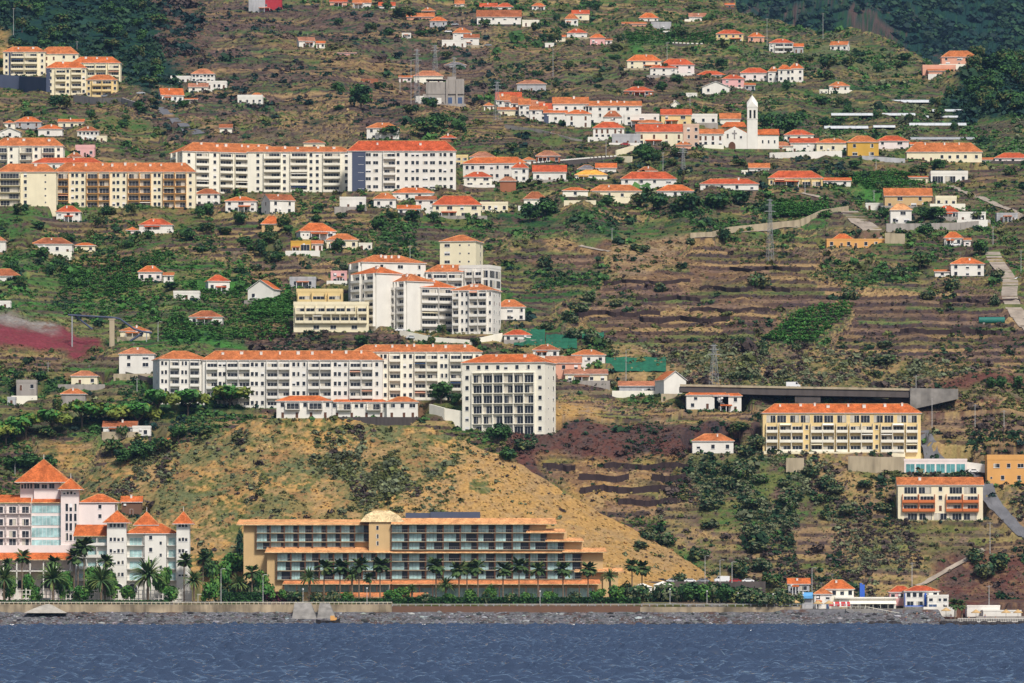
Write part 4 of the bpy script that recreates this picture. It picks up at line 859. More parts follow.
# centre, below complex
H(533, 559, 358, 350, 345, 'hip', 'white', 'ww.w', 'white house with orange roof beside the green netting', 'the house beside green netting')
H(572, 605, 363, 355, 350, 'hip', 'white', 'w.w.w', 'white house with orange hip roof above the salmon house', 'the house above the salmon one')
H(546, 581, 372, 363, 356, 'gable', 'salmon', 'd.w.w', 'salmon house with orange roof and dark porch', 'the salmon house')
H(565, 607, 383, 374, 369, 'gable', 'cream', 'w.w.w.w', 'low cream house with brownish roof and four windows', 'the low cream house', roof='roofold')
H(619, 656, 393, 386, 381, 'gable', 'grey', '', 'low grey shed with orange roof beside the white gabled house', 'the grey shed')
H(655, 686, 396, 380, 371, 'front', 'white', '../..', 'tall white gabled house with blank wall and blue balcony', 'the tall white gabled house', yaw=24, depth=8, side=None)
H(686, 728, 409, 395, 388, 'hip', 'white', 'w.w/w.d.w', 'white house with orange roofs in front of the viaduct', 'the white house by the viaduct')
H(714, 741, 412, 396, 389, 'hip', 'white', 'w.w/d.d', 'lower white wing with orange roof touching the house by the viaduct')
H(692, 733, 453, 441, 434, 'hip', 'white', 'w.w.w', 'small white cottage on the slope below the viaduct', 'the cottage below the viaduct')
# right blocks
H(762, 920, 452, 413, 404, 'hip', 'yellow', 'gg.gg.gg.g.gg.gg.gg/B.BB.w.BB.B.BB.w.BB.B/B.BB.w.BB.B.BB.w.BB.B/B.BB.w.BB.B.BB.w.BB.B', 'long yellow four-storey block with white bands beside the viaduct', 'the yellow block by the viaduct', cat=AP, chim=8, par='solid', balm='pale')
H(897, 982, 520, 485, 477, 'gable', 'cream', '.gg.w.gg./.BB.w.BB./.BB.d.BB./.ggggg.', 'cream terraced building with orange awning roofs and red balconies', 'the cream terraced building', cat=AP, par='solid', depth=9, balm='terracotta')
H(903, 966, 473, 461, 459, 'flat', 'blush', 'gggggg', 'low white flat-roofed building with teal and red glass front', 'the glass-fronted flat building', gm='aqua', cat='pavilion')
H(986, 1036, 484, 460, 455, 'flat', 'orange', '.W.w.W.w/s.w..w.d', 'orange flat-roofed house with white satellite dish beside the road', 'the orange house by the road')
H(996, 1036, 470, 463, 460, 'gable', 'orange', 'W', 'small gabled upper storey in front of the orange house')
# right middle
H(826, 890, 248, 240, 239, 'flat', 'orange', 'w.dwd.w.w.w', 'long orange single-storey house below the road junction', 'the long orange house')
H(833, 852, 243, 239, 234, 'hip', 'orange', '', 'small raised roof of the long orange house', roof='roof')
H(944, 962, 246, 238, 232, 'hip', 'white', 'w.w', 'small white house with bright orange roof beside the stone wall', 'the bright roofed white house')
H(950, 983, 277, 264, 258, 'hip', 'white', 'w.w.w/w.w.w', 'white two-storey house with orange hip roof beside the winding road', 'the white house by the winding road')
H(890, 911, 224, 210, 204, 'hip', 'white', '.W/W.W', 'white two-storey house with pale roof below the tan house', 'the pale roofed white house', roof='rooftan')
H(884, 931, 208, 196, 188, 'gable', 'tan', '.W.w./w.w.W.w', 'large tan house with several orange roofs', 'the large tan house')
H(935, 956, 206, 199, 196, 'flat', 'cream', 'w.w.w', 'cream annex with red awning east of the large tan house')
H(936, 958, 219, 212, 206, 'hip', 'white', 'w.w', 'white house with bright red roof below the cream annex', 'the bright red roof', roof='roofred')
H(957, 985, 222, 213, 212, 'flat', 'white', 'd.g', 'low white carport beside the bright red roof')
H(996, 1017, 222, 214, 213, 'flat', 'grey', 'd.d', 'grey garage building at the end of the stone wall')
H(768, 822, 187, 178, 171, 'hip', 'yellow', 'w.BB.w.BB', 'yellow house with orange roof and wide veranda', 'the yellow house with a veranda', par='rail')
H(930, 967, 183, 174, 171, 'flat', 'white', 'gg.w', 'white modern house with grey roof above the tan house', 'the modern white house')
# centre middle row
H(512, 528, 182, 168, 163, 'hip', 'white', 'ww/ww', 'white two-storey house at the west end of the middle row', 'the row end house')
H(533, 566, 182, 172, 165, 'gable', 'white', 'w.d.w', 'white house with orange gable roof in the middle row', 'the gabled middle row house')
H(575, 607, 180, 175, 170, 'hip', 'pale', '', 'golden yellow hip roof in the middle row', 'the golden roof', roof='roofgold')
H(578, 596, 172, 169, 165, 'hip', 'grey', '', 'weathered grey hip roof behind the golden roof', roof='roofgrey')
H(596, 616, 173, 168, 163, 'gable', 'white', 'w', 'white house with red roof behind the golden roof')
H(621, 676, 190, 179, 172, 'hip', 'white', 'w.W.w.W/W.w.W', 'broad white house with overlapping red roofs in the middle row', 'the broad white house', roof='roofred')
H(590, 641, 199, 191, 185, 'hip', 'cream', 'w.w.w.w', 'cream house with orange roof above the terraces', 'the cream house above the terraces')
H(657, 693, 197, 191, 185, 'hip', 'white', 'd.w.d', 'white house with orange hip roof and dark doorways', 'the house with dark doorways')
H(700, 758, 191, 184, 179, 'hip', 'white', 'w.w.w.w', 'long white house with red roof in the middle row', 'the long red roofed row house', roof='roofred')
H(524, 546, 208, 199, 192, 'hip', 'pale', 'w.w', 'small pale house with orange roof above the green terraces', 'the small pale house')
H(749, 769, 172, 168, 163, 'gable', 'white', 'w', 'white gabled house below the church', 'the gabled house below the church')
H(638, 657, 174, 171, 167, 'hip', 'brick', '', 'plain orange roof below the cream walls')
H(536, 560, 163, 156, 151, 'hip', 'brick', 'w.w.w', 'brick orange house above the dotted wall', 'the brick orange house', roof='roofold')
# town around the church
for i, (a, b_, y) in enumerate([(498, 508, 94), (505, 515, 95.5), (512, 522, 97), (519, 529, 98.5), (526, 536, 100), (533, 543, 101.5), (540, 551, 103)]):
    H(a, b_ + 1, y + 17, y + 6.5, y, 'gable', 'white', 'w.w/w.w', 'narrow white row house, ' + ['first', 'second', 'third', 'fourth', 'fifth', 'sixth', 'seventh'][i] + ' from the top of the descending town terrace', 'the descending town terrace' if i == 3 else None, yaw=0, depth=9, name='row_house', cat='row house', grp='row houses of the descending terrace')
H(553, 588, 121, 104, 97, 'gable', 'white', 'w.w.w.w/w.w.w.w', 'western three-storey white row house with tall orange roof', 'the tall row house', cat='row house', name='row_house')
H(586, 641, 125, 106, 101, 'gable', 'white', 'w.w.w.w.w.w/w.w.w.w.w.w/w.w.w.w', 'long white row house with orange roof at the east end of the town', 'the long row house', cat='row house', name='row_house', chim=4)
H(530, 547, 121, 110, 106, 'gable', 'white', 'w.w/d.w', 'small white house with terrace below the descending rows')
H(544, 567, 124, 113, 110, 'gable', 'white', 'd.w.d', 'white house with dark blue walls flanking its porch', panel=(.0, .2, 'slate'))
H(566, 591, 127, 114, 110, 'hip', 'white', 'd.d/w.d', 'white house with dark doorways below the long row house')
H(604, 621, 126, 117, 111, 'hip', 'white', 'W/d.d', 'white house with red balcony below the long row house', dw='red')
H(624, 659, 126, 116, 114, 'flat', 'white', 'w.W.w/ww.W', 'flat roofed white modern house beside the yellow town house')
H(593, 624, 139, 128, 122, 'hip', 'white', 'ddd.dd/wwwww', 'white arcaded house with red hip roof in the lower town', 'the arcaded town house', roof='roofred')
H(638, 662, 131, 123, 120, 'hip', 'white', 'w.w', 'white house with orange roof between arcade and cloister')
H(661, 691, 126, 115, 109, 'gable', 'yellow', 'w.W/w.w', 'yellow town house with orange roof west of the church', 'the yellow town house')
H(689, 717, 125, 116, 114, 'flat', 'white', 'w.w.w', 'white flat-roofed house just west of the church')
H(720, 740, 126, 119, 113, 'gable', 'pale', 'w', 'pale gabled house behind the church nave')
H(636, 684, 146, 132, 124, 'gable', 'cream', 'd.d.d.d/w.w.w.w', 'long cream house with orange roof sloping beside the rose block', 'the long cloister house', yaw=0)
H(683, 699, 148, 126, 124, 'flat', 'rose', '.w.w/.w.w/.w.w', 'tall rose coloured block with flat top in the town', 'the tall rose block')
H(697, 723, 147, 134, 129, 'gable', 'white', 'dd.d.d/ww.w.w', 'white house with tall windows between the rose block and church')
H(676, 691, 150, 145, 142, 'hip', 'salmon', '', 'small orange roofed porch at the foot of the rose block')
H(612, 640, 145, 136, 134, 'flat', 'grey', 'd.dd', 'grey garage with red car bays in the lower town')
# east of church
H(764, 778, 149, 136, 129, 'gable', 'white', 'w/.', 'white house wall just east of the church')
H(784, 813, 142, 135, 130, 'hip', 'pale', 'w.w.w', 'pale house with red roof behind the terrace houses', roof='roofred')
H(772, 792, 153, 146, 142, 'hip', 'pale', '.d', 'pale low house with orange roof at the terrace start')
H(790, 818, 153, 143, 138, 'gable', 'white', 'd.w.d', 'white house with red roof and long white wall', 'the house with a long white wall', roof='roofred')
H(816, 849, 153, 143, 139, 'hip', 'cream', 'w.w.w', 'cream house with orange roof beside the ochre house', 'the cream house by the ochre one')
H(847, 878, 158, 142, 136, 'hip', 'ochre', 'w.w/W.W', 'bright ochre two-storey house with orange roof', 'the bright ochre house')
H(876, 908, 151, 141, 136, 'hip', 'blush', 'w.W/d.w', 'pinkish house with red roof east of the ochre house', 'the pinkish house by the ochre one', roof='roofred')
H(906, 981, 162, 152, 143, 'hip', 'cream', 'd.dd.wwww.w', 'large cream house with long orange roof and gabled end', 'the large cream gabled house', chim=3)
H(950, 969, 163, 159, 155, 'hip', 'cream', 'd', 'small orange porch roof in front of the large cream house')
H(980, 994, 163, 160, 157, 'shed', 'pale', '', 'low orange roof east of the large cream house')
H(994, 1030, 163, 158, 153, 'hip', 'blush', 'w.w.w', 'pinkish house with red roof near the frame edge', 'the pinkish house near the frame edge', roof='roofred')
# upper right
H(769, 793, 53, 43, 39, 'hip', 'white', 'w.BB/w.BB', 'white two-storey house with red roof below the crest', 'the white house below the crest', roof='roofred')
H(830, 850, 51, 45, 41, 'gable', 'white', 'w.w.w', 'white house with long red roof high under the crest', 'the house high under the crest', yaw=-14, side='w')
for i, (a, b_, y) in enumerate([(768, 779, 67), (778, 791, 65), (789, 803, 64)]):
    H(a, b_, 82, y + 4.5, y, 'hip', 'white', 'w.w/w.w', 'cream white row house with orange roof on the upper slope, ' + ['lowest', 'middle', 'highest'][i] + ' of three', 'the upper row of three' if i == 1 else None, name='row_house', cat='row house')
H(829, 849, 92, 86, 82, 'hip', 'white', 'w.w', 'lone white cottage with orange hip roof among trees', 'the lone cottage among trees')
H(941, 976, 66, 57, 51, 'hip', 'salmon', 'w.W.w/W.d.W', 'salmon villa with orange roof beside the dark wood', 'the salmon villa')
H(922, 955, 74, 68, 65, 'flat', 'salmon', 'd.d.d', 'low salmon wing with orange lean-to roof below the villa')
H(928, 952, 76, 71, 68, 'shed', 'salmon', '', 'orange lean-to roof in front of the low salmon wing')
# upper centre
H(716, 743, 43, 34, 30, 'hip', 'yellow', 'w.w.w.w/w.w.w.w', 'yellow two-storey house with long red roof high on the slope', 'the yellow house high up', roof='roofred')
H(748, 764, 42, 37, 33, 'hip', 'salmon', 'w.d', 'salmon house with orange roof east of the high yellow house')
H(725, 734, 9, 5, 3, 'gable', 'brick', 'w', 'tiny reddish house near the top of the slope')
H(689, 706, 21, 17, 13, 'gable', 'white', 'w.w', 'white house with faded red roof near the top', 'the faded roof near the top', roof='roofold')
H(639, 658, 22, 18, 13, 'hip', 'white', 'w.d.w', 'white house with red roof behind the long orange shed', 'the white house behind the shed')
H(622, 646, 26, 24, 21, 'shed', 'salmon', '', 'long low orange roofed shed')
H(651, 671, 29, 23, 22, 'flat', 'grey', '', 'grey concrete shed beside the long orange roof')
H(663, 672, 35, 32, 31, 'flat', 'white', '', 'tiny white hut at the top of the green field')
H(565, 578, 26, 19, 14, 'hip', 'white', 'w.w', 'white house with red roof beside a taller cream house', 'the white house beside the cream one')
H(572, 589, 21, 14, 10, 'gable', 'cream', 'w', 'cream house with orange gable high on the slope')
H(532, 545, 10, 6, 3, 'hip', 'white', 'w.w', 'small white house near the top edge, beside dark trees', 'the white house at the top edge')
H(567, 587, 39, 33, 29, 'hip', 'white', 'w.w', 'white house with three red roofs on the upper slope', 'the house of three red roofs', roof='roofred')
H(590, 605, 45, 38, 34, 'hip', 'pink', 'w.d', 'pink house with orange roof on the upper slope', 'the pink upper house')
H(545, 554, 48, 44, 43, 'flat', 'white', 'd', 'tiny white shed standing alone in the trees')
H(627, 661, 70, 61, 55, 'hip', 'cream', 'w.w.w/w.w.w', 'cream double house with red roofs on the mid slope', 'the cream double house')
H(650, 677, 77, 68, 65, 'hip', 'white', 'w.w.w/w.w.w', 'white house with red roof in front of the double houses', 'the white house by the double houses', roof='roofred')
H(660, 694, 75, 65, 59, 'hip', 'blush', 'w.w.w/w.w.w', 'pinkish double house with orange roof behind a bush', 'the pinkish double house')
H(697, 725, 77, 75, 71, 'hip', 'white', 'w.w', 'low white house with long red roof', roof='roofred')
H(722, 744, 89, 79, 75, 'hip', 'pink', 'w.w/w.w', 'pink two-storey house with red roof on the upper slope', 'the pink two-storey house', roof='roofred')
H(702, 729, 94, 87, 82, 'front', 'white', 'w.w', 'white gabled house in front of the pink two-storey house', 'the gabled house by the pink one')
H(740, 769, 81, 73, 68, 'hip', 'blush', 'w.w.w', 'pale house with red roof west of the upper row houses', roof='roofred')
H(517, 546, 92, 84, 80, 'hip', 'grey', 'd.d.d', 'grey open house with brownish roof on the dry slope', 'the grey house on the dry slope', roof='roofold')
H(624, 653, 96, 91, 87, 'hip', 'brick', 'w.w', 'low house with red roof and white front above the town', 'the low house above the town', roof='roofred')
H(671, 680, 108, 105, 101, 'front', 'pale', '', 'tiny gabled chapel like house above the yellow town house')
H(686, 697, 98, 94, 93, 'flat', 'white', '', 'small white terrace hut above the town')
# upper left-centre
H(249, 282, 12, -1, -3, 'flat', 'red', '.W.', 'bright red building with bluish lower wall at the top edge', 'the bright red building', panel=(0, .5, 'grey'))
H(330, 347, 6, 2, -1, 'gable', 'salmon', '', 'reddish roof touching the top edge west of three others', roof='roofred')
H(353, 371, 8, 3, -1, 'gable', 'white', 'w', 'white house with orange roof touching the top edge')
H(379, 395, 9, 6, 2, 'gable', 'white', 'w', 'small white house with faded orange roof at the top edge')
H(407, 434, 20, 17, 13, 'gable', 'salmon', 'w', 'long low house with orange roof below the top edge', 'the long low orange roof')
H(422, 435, 14, 11, 8, 'hip', 'brick', '', 'small brown roof above the long low orange roof')
H(430, 447, 27, 21, 17, 'hip', 'grey', 'w.w', 'grey white house with red roof beside a dark tree', 'the grey white house')
H(455, 464, 8, 4, 0, 'gable', 'white', 'w', 'slim white gabled house at the top edge')
H(480, 497, 9, 7, 3, 'gable', 'salmon', 'w', 'salmon house with red roof under the top edge', roof='roofred')
H(497, 513, 10, 7, 3, 'hip', 'white', 'w', 'white house with orange roof under the top edge')
H(477, 521, 25, 17, 10, 'gable', 'white', 'w.w.w.w/w.w.w', 'large white house with stepped orange roofs near the top', 'the large stepped white house')
H(512, 520, 27, 19, 13, 'hip', 'pink', 'w/w', 'narrow pinkish house beside the large stepped white house')
H(453, 471, 41, 33, 28, 'hip', 'white', 'w', 'white house with orange roof, upper of a pair on the brown slope')
H(442, 466, 47, 41, 40, 'flat', 'white', 'd.d.d', 'low white arcaded house on the brown slope', 'the low arcaded house')
H(464, 479, 47, 38, 34, 'gable', 'white', 'w/d', 'white house with orange roof beside the low arcaded house')
H(297, 315, 47, 41, 37, 'gable', 'white', '.d.w', 'white house with faded red roof high on the brown slope', 'the white house on the brown slope', roof='roofold', yaw=10)
H(338, 356, 55, 53, 51.5, 'shed', 'pink', '', 'low pinkish roof on the brown slope', roof='roofold')
H(402, 411, 38, 34, 33, 'flat', 'white', 'w.w', 'tiny white ruin with two dark openings')
H(445, 466, 67, 65, 62, 'hip', 'grey', '', 'grey roofed shed above the substation', roof='roofgrey')
H(361, 378, 83, 80, 79, 'flat', 'brick', 'd', 'low brick ruin on the brown slope')
H(414, 443, 84, 76, 71, 'hip', 'pale', 'd.d.d', 'pale house with orange hip roof beside the concrete substation', 'the house beside the substation')
H(367, 399, 140, 128, 123, 'hip', 'white', 'w.w.w/w.d', 'white house with orange roof half hidden by dark trees', 'the white house half hidden by trees')
H(304, 325, 149, 143, 140, 'hip', 'cream', '.w.', 'small cream house with orange roof above the upper blocks', 'the small cream house')
H(441, 456, 142, 138, 135, 'hip', 'brick', '', 'small red roof above the eastern upper block')
H(496, 521, 108, 100, 92, 'gable', 'white', 'w.w/w', 'white house with stepped red roofs beside the pylon', 'the house beside the pylon', roof='roofred')
H(498, 522, 116, 110, 107, 'gable', 'cream', 'd.w', 'cream house with orange roof below the stepped red roofs')

# small annexes, sheds and garages that crowd round the bigger houses
AR = random.Random(31); DONE = []
for q in [q for q in SPECS if q['nick'] and q['cat'] == 'house' and 20 < q['yb'] < 300]:
    if AR.random() < .36: continue
    wpx = q['x1'] - q['x0']; hpx = q['yb'] - q['ye']; w = max(5, wpx * AR.uniform(.3, .55)); h = min(hpx, 9) * AR.uniform(.5, .8); east = AR.random() < .5
    x0 = q['x1'] + AR.uniform(.5, 3) if east else q['x0'] - w - AR.uniform(.5, 3)
    yb = q['yb'] + AR.uniform(-2.5, 2.5)
    if any(x0 < o['x1'] - 2 and x0 + w > o['x0'] + 2 and abs(yb - o['yb']) < 9 for o in SPECS if o is not q): continue
    k = AR.choice(['flat', 'shed', 'gable', 'hip']); col = AR.choice(['white', 'white', 'pale', 'cream', 'grey', 'blush'])
    H(x0, x0 + w, yb, yb - h, yb - h - (1 if k == 'flat' else AR.uniform(2, 3.5)), k, col, AR.choice(['w.w', 'd.w', 'w', 'd.d']), f"small {'flat-topped' if k == 'flat' else 'tile roofed'} {dict(blush='pinkish', pale='off white').get(col, col)} annex {'east' if east else 'west'} of {q['nick']}", None, name='house_annex', cat='annex', chim=0, grp='annexes of hillside houses')
# ------------------------------------------------------------------ one-off buildings
DH = 1957.0; SH = DH / F
def hx(px): return WX(px, DH)
def hz(py): return WZ(py, DH)
def roof_strip(root, x0, x1, yb, yt, dep, tm='rooftan', off=-1.0, D=DH, name='roof'):
    """long mono-pitch tile roof leaning back, edges boxed"""
    b = MB(); s = D / F; X0, X1, z0, z1 = WX(x0, D), WX(x1, D), WZ(yb, D), WZ(yt, D)
    p = [(X0, off, z0), (X1, off, z0), (X1 - .6, off + dep, z1), (X0 + .6, off + dep, z1)]
    lo = [(x, y, z - .22) for x, y, z in p]; b.quad(p, 0); b.quad(lo[::-1], 1)
    for i in range(4): j = (i + 1) % 4; b.quad([lo[i], lo[j], p[j], p[i]], 1 if i == 0 else 0)
    return obj(name, b.mesh(name, [tm, 'roofbeige']), root)
def bay_mesh(w, h, kind, wood='wood'):
    """hotel room bay: slab edge, side post, deep loggia"""
    def f():
        b = MB(); b.box(-w / 2, w / 2, -1.5, 0, -.24, -.002, 0); b.box(-w / 2 - .12, -w / 2 + .12, -1.58, 0, 0, h - .25, 1); b.box(-w / 2 + .12, w / 2, -1.46, -1.40, .86, .93, 2)
        n = 7
        for i in range(n): x = -w / 2 + .3 + (w - .5) * i / n; b.box(x - .018, x + .018, -1.45, -1.41, 0, .86, 2)
        b.box(w * .43, w / 2 - .01, -1.38, -.05, 0, h - .25, 1)
        return b.mesh('balcony', ['wall_stone', wood, 'rail'])
    return cached(('bay', q2(w), q2(h)), f)
def bay_glass(w, h, v):
    def f():
        b = MB(); a = [.60, .45, .72, .3][v] * w; x0 = -w / 2 + .1
        b.box(x0, x0 + a, -.10, .0, .05, h - .3, 0); b.box(x0 + a + .001, w / 2, -.04, .0, .05, h - .3, 1)
        for i in range(4): x = x0 + a * i / 3; b.box(x - .03, x + .03, -.14, -.05, .05, h - .3, 2)
        return b.mesh('glass_door', ['teal', 'glass', 'wood'])
    return cached(('bayg', q2(w), q2(h), v), f)
def hotel_rows(root, X0, bw, n, rows, rr, start=0):
    for (y0, y1) in rows:
        w = bw * SH; h = (y1 - y0) * SH
        for i in range(start, n):
            bo = obj('balcony', bay_mesh(w, h, 0), root, (hx(X0 + (i + .5) * bw), 0, hz(y1) + .05)); obj('glass_door', bay_glass(w, h, rr.choice([0, 0, 0, 1, 2, 3])), bo, (0, 0, 0))
def M_(): return MB()
def loc_box(b, x0, x1, yb, yt, y, dep, m=0): b.box(hx(x0), hx(x1), y, y + dep, hz(yb), hz(yt), m)
def brown_hotel():
    rr = random.Random(5)
    t = thing('seafront_hotel', 'tan sea front hotel wings with rows of brown framed balconies under long tiled roofs', 'hotel', (0, DH, 0), 0, None); LAND.append((320, 560, 'the western wings of the tan hotel'))
    b = M_(); loc_box(b, 243, 371, 600, 522, 4.02, 8); loc_box(b, 267, 391, 602, 550, .02, 3.98); obj('wall', b.mesh('wall', ['wall_tan']), t)
    b = M_(); loc_box(b, 369, 391.4, 551, 521, -.6, 4.6); tw = obj('tower', b.mesh('tower', ['wall_tan']), t)
    for y in (530, 538.5, 545.5): obj('window', window_mesh(.9, 1.5), tw, (hx(377.5), -.62, hz(y)))
    b = M_(); base = [(hx(360), -1.2, hz(522)), (hx(405), -1.2, hz(522)), (hx(405), 7, hz(521)), (hx(360), 7, hz(521))]; top = [(hx(374), 1.8, hz(510.5)), (hx(390), 1.8, hz(510.5)), (hx(390), 4, hz(510.5)), (hx(374), 4, hz(510.5))]
    mid = [(hx(365.5), -.2, hz(515)), (hx(398), -.2, hz(515)), (hx(398), 6, hz(515)), (hx(365.5), 6, hz(515))]
    b.solid(base, mid); b.solid([(x, y, z + .002) for x, y, z in mid], top); obj('roof', b.mesh('roof', ['roofbeige']), t)
    for (y0, y1) in ((524.5, 532.7), (533, 541.5), (541.8, 549)):
        for i in range(8 if y1 < 545 else 7):
            w = 14.1 * SH; h = (y1 - y0) * SH; bo = obj('balcony', bay_mesh(w, h, 0), t, (hx(256 + (i + .5) * 14.1), 4, hz(y1) + .05)); obj('glass_door', bay_glass(w, h, rr.choice([0, 0, 2, 1])), bo)
    hotel_rows(t, 277, 14.25, 8, ((552.6, 561), (561.3, 570.5), (570.8, 579.6)), rr)
    roof_strip(t, 236, 372, 524.5, 519, 7, off=2.0); roof_strip(t, 265, 393, 552.3, 546.8, 6, off=-2.0)
    roof_strip(t, 283, 392, 584, 579.4, 4.2, 'roofsalmon', off=-4.4); roof_strip(t, 325, 430, 597, 592.5, 2.6, 'roofsalmon', off=-7)
    b = M_()
    for i in range(9): x = 284 + i * 13.3; b.box(hx(x) - .16, hx(x) + .16, -4.0, -3.7, hz(601), hz(584.5), 0)
    obj('porch_posts', b.mesh('porch_posts', ['wood']), t)
    obj('glass_front', glazing_mesh(105 * SH, 7 * SH, 'teal'), t, (hx(337), -.2, hz(592)))
    t = thing('seafront_hotel', 'stepped eastern wing of the tan hotel, its tiled roofs descending like stairs', 'hotel', (0, DH, 0), 0, None); LAND.append((500, 555, 'the stepped eastern wing of the tan hotel'))
    b = M_(); loc_box(b, 391.5, 546, 602, 522, .02, 9); loc_box(b, 546.01, 567, 602, 531, .02, 8.9); loc_box(b, 567.01, 583, 602, 541, .02, 8.8); loc_box(b, 583.01, 603, 602, 551.5, .02, 8.7); loc_box(b, 603.01, 618, 602, 570, -1.0, 8.6); obj('wall', b.mesh('wall', ['wall_tan']), t)
    rows = [((524.4, 532.6), 8), ((532.9, 541.4), 9), ((541.7, 549.6), 10), ((553, 561.2), 11), ((561.5, 570), 11), ((570.3, 579), 11)]
    for r, n in rows: hotel_rows(t, 391.5, 17.3, n, (r,), rr)
    for x0, x1, yb, yt in ((391, 557, 524, 518), (526, 566, 532.6, 528.6), (545, 584, 541.3, 537.6), (562, 607, 552, 547.6), (392, 562, 552.6, 550.2), (574, 624, 571.6, 567.8)): roof_strip(t, x0, x1, yb, yt, 3.6, off=-2.4)
    roof_strip(t, 391, 601, 584, 579, 4.2, 'roofsalmon', off=-4.4)
    b = M_()
    for i in range(16): x = 393 + i * 13.3; b.box(hx(x) - .16, hx(x) + .16, -4.0, -3.7, hz(601), hz(584.5), 0)
    obj('porch_posts', b.mesh('porch_posts', ['wood']), t); obj('glass_front', glazing_mesh(200 * SH, 12 * SH, 'teal'), t, (hx(494), -.2, hz(600)))
    b = M_(); loc_box(b, 430, 480, 519, 511.5, 9, 3); loc_box(b, 405, 462, 519, 512.5, 9.5, 3); obj('roof_plant', b.mesh('roof_plant', ['wall_slate']), t)
    pad(WX(430, DH + 4), DH + 5, 390 * SH, 16, 0, hz(600.5), 3, 4)
def pyr(root, x0, x1, yb, yt, y0, dep, tm='roof', fin=True):
    w = (x1 - x0) * SH; h = (yb - yt) * SH; o = obj('roof', roof_mesh('pyramid', w - .6, dep, h, .3, tm).mesh('roof', [tm, 'frame', 'rooftan']), root, (hx((x0 + x1) / 2), y0 + dep / 2, hz(yb)))
    if fin: b = MB(); b.tube((0, 0, h - .2), (0, 0, h + 1.7), .13, .05, 6); obj('finial', b.mesh('finial', ['frame']), o)
def pink_hotel():
    DP = DH; t = thing('pink_hotel', 'large pale pink hotel with tall pyramid roof and stair tower, cut by the frame edge', 'hotel', (0, DP + 10, 0)); LAND.append((40, 530, 'the pink hotel'))
    b = M_(); loc_box(b, -40, 77, 602, 503, .02, 12); loc_box(b, 77.01, 113, 602, 503, -.8, 12); loc_box(b, -40, 112.5, 560, 545, -3.2, 3.18); obj('wall', b.mesh('wall', ['wall_blush']), t)
    b = M_(); loc_box(b, 17, 31, 505, 481, 3.02, 7); loc_box(b, 31.01, 57, 505, 481, 2, 8); lt = obj('lantern', b.mesh('lantern', ['wall_blush']), t)
    for x in (34, 41.5, 49): obj('window', window_mesh(1.9, 1.8), lt, (hx(x), 1.98, hz(488)))
    for x in (19, 22, 25, 28): obj('window', window_mesh(.8, 1.8), lt, (hx(x), 3.0, hz(488)))
    pyr(t, 12, 68, 481.5, 458, 0, 12)
    b = M_(); loc_box(b, 59, 77, 548, 489, -2, 4.5); st = obj('stair_tower', b.mesh('stair_tower', ['wall_blush']), t)
    for y in (511, 521, 530.5, 540.5):
        for x in (65, 69, 73.5): obj('window', window_mesh(1.0, 2.7), st, (hx(x), -2.02, hz(y)))
    for x in (62.5, 66, 69.5, 73): obj('window', window_mesh(.8, 1.1), st, (hx(x), -2.02, hz(494)))
    pyr(t, 56, 81, 489, 477.5, -3.6, 7.5)
    for x0, x1 in ((-40, 29), (29.2, 59)): roof_strip(t, x0, x1, 502, 494, 6, 'roof', -.8)
    o = obj('roof', roof_mesh('hip', 38 * SH, 12, 8.5 * SH, .5, 'roof').mesh('roof', ['roof', 'frame', 'rooftan']), t, (hx(97), 5.2, hz(502)))
    for y in (506.5, 516): obj('window', window_mesh(1.2, 1.5), t, (hx(98), -.82, hz(y + 2)))
    for r, (y0, y1) in enumerate(((503.5, 513), (514, 525.5), (526, 537.5), (538, 545.5))):
        for i in range(4):
            bo = obj('balcony', balcony_mesh(12.5 * SH, (y1 - y0) * SH, 'wall_blush', 'rail', dep=1.0), t, (hx(-16 + i * 13), 0, hz(y1))); obj('glass_door', glazing_mesh(7 * SH, 2.3), bo, (0, 0, .05))
        obj('glass_front', glazing_mesh(30 * SH, (y1 - y0 - 2.2) * SH, 'teal'), t, (hx(44), -.05, hz(y1 - .6)))
    roof_strip(t, -40, 71, 559.5, 552, 3.4, 'roof', -6.4)
    for x in (-5, 18, 43, 64):
        def arch():
            b = MB(); r = 5 * SH; n = 10; ring = [(-r, 0, 0)] + [(-r * math.cos(PI * i / n), 0, 1.2 + r * math.sin(PI * i / n)) for i in range(n + 1)] + [(r, 0, 0)]
            b.solid(ring, [(x, .25, z) for x, _, z in ring], 1)
            for i in range(1, n + 2):
                a, c = ring[i], ring[i + 1] if i + 1 < len(ring) else ring[0]; b.tube((a[0], -.05, a[2]), (c[0], -.05, c[2]), .16, .16, 5, 0)
            return b.mesh('arched_window', ['frame', 'glass'])
        obj('arched_window', cached(('arch', 5), arch), t, (hx(x), -.2, hz(588)))
    b = M_()
    for i in range(9): x = -38 + i * 13.4; b.box(hx(x) - .2, hx(x) + .2, -5.6, -5.2, hz(601), hz(560), 0)
    loc_box(b, -40, 71, 571.5, 570.4, -5.6, 5.5); obj('arcade', b.mesh('arcade', ['wall_white']), t)
    # front building with two towers
    t = thing('towered_hotel', 'white hotel building with two square towers under orange pyramid roofs', 'hotel', (0, DH - 4, 0)); LAND.append((150, 560, 'the white twin towered hotel'))
    b = M_(); loc_box(b, 76, 108.5, 602, 534, 1.5, 9); loc_box(b, 127, 145.5, 602, 534, 1.3, 9.2); loc_box(b, 145.51, 167, 602, 533, -.3, 10.8); loc_box(b, 167.01, 178, 602, 534, 1.3, 9.1); obj('wall', b.mesh('wall', ['wall_white']), t)
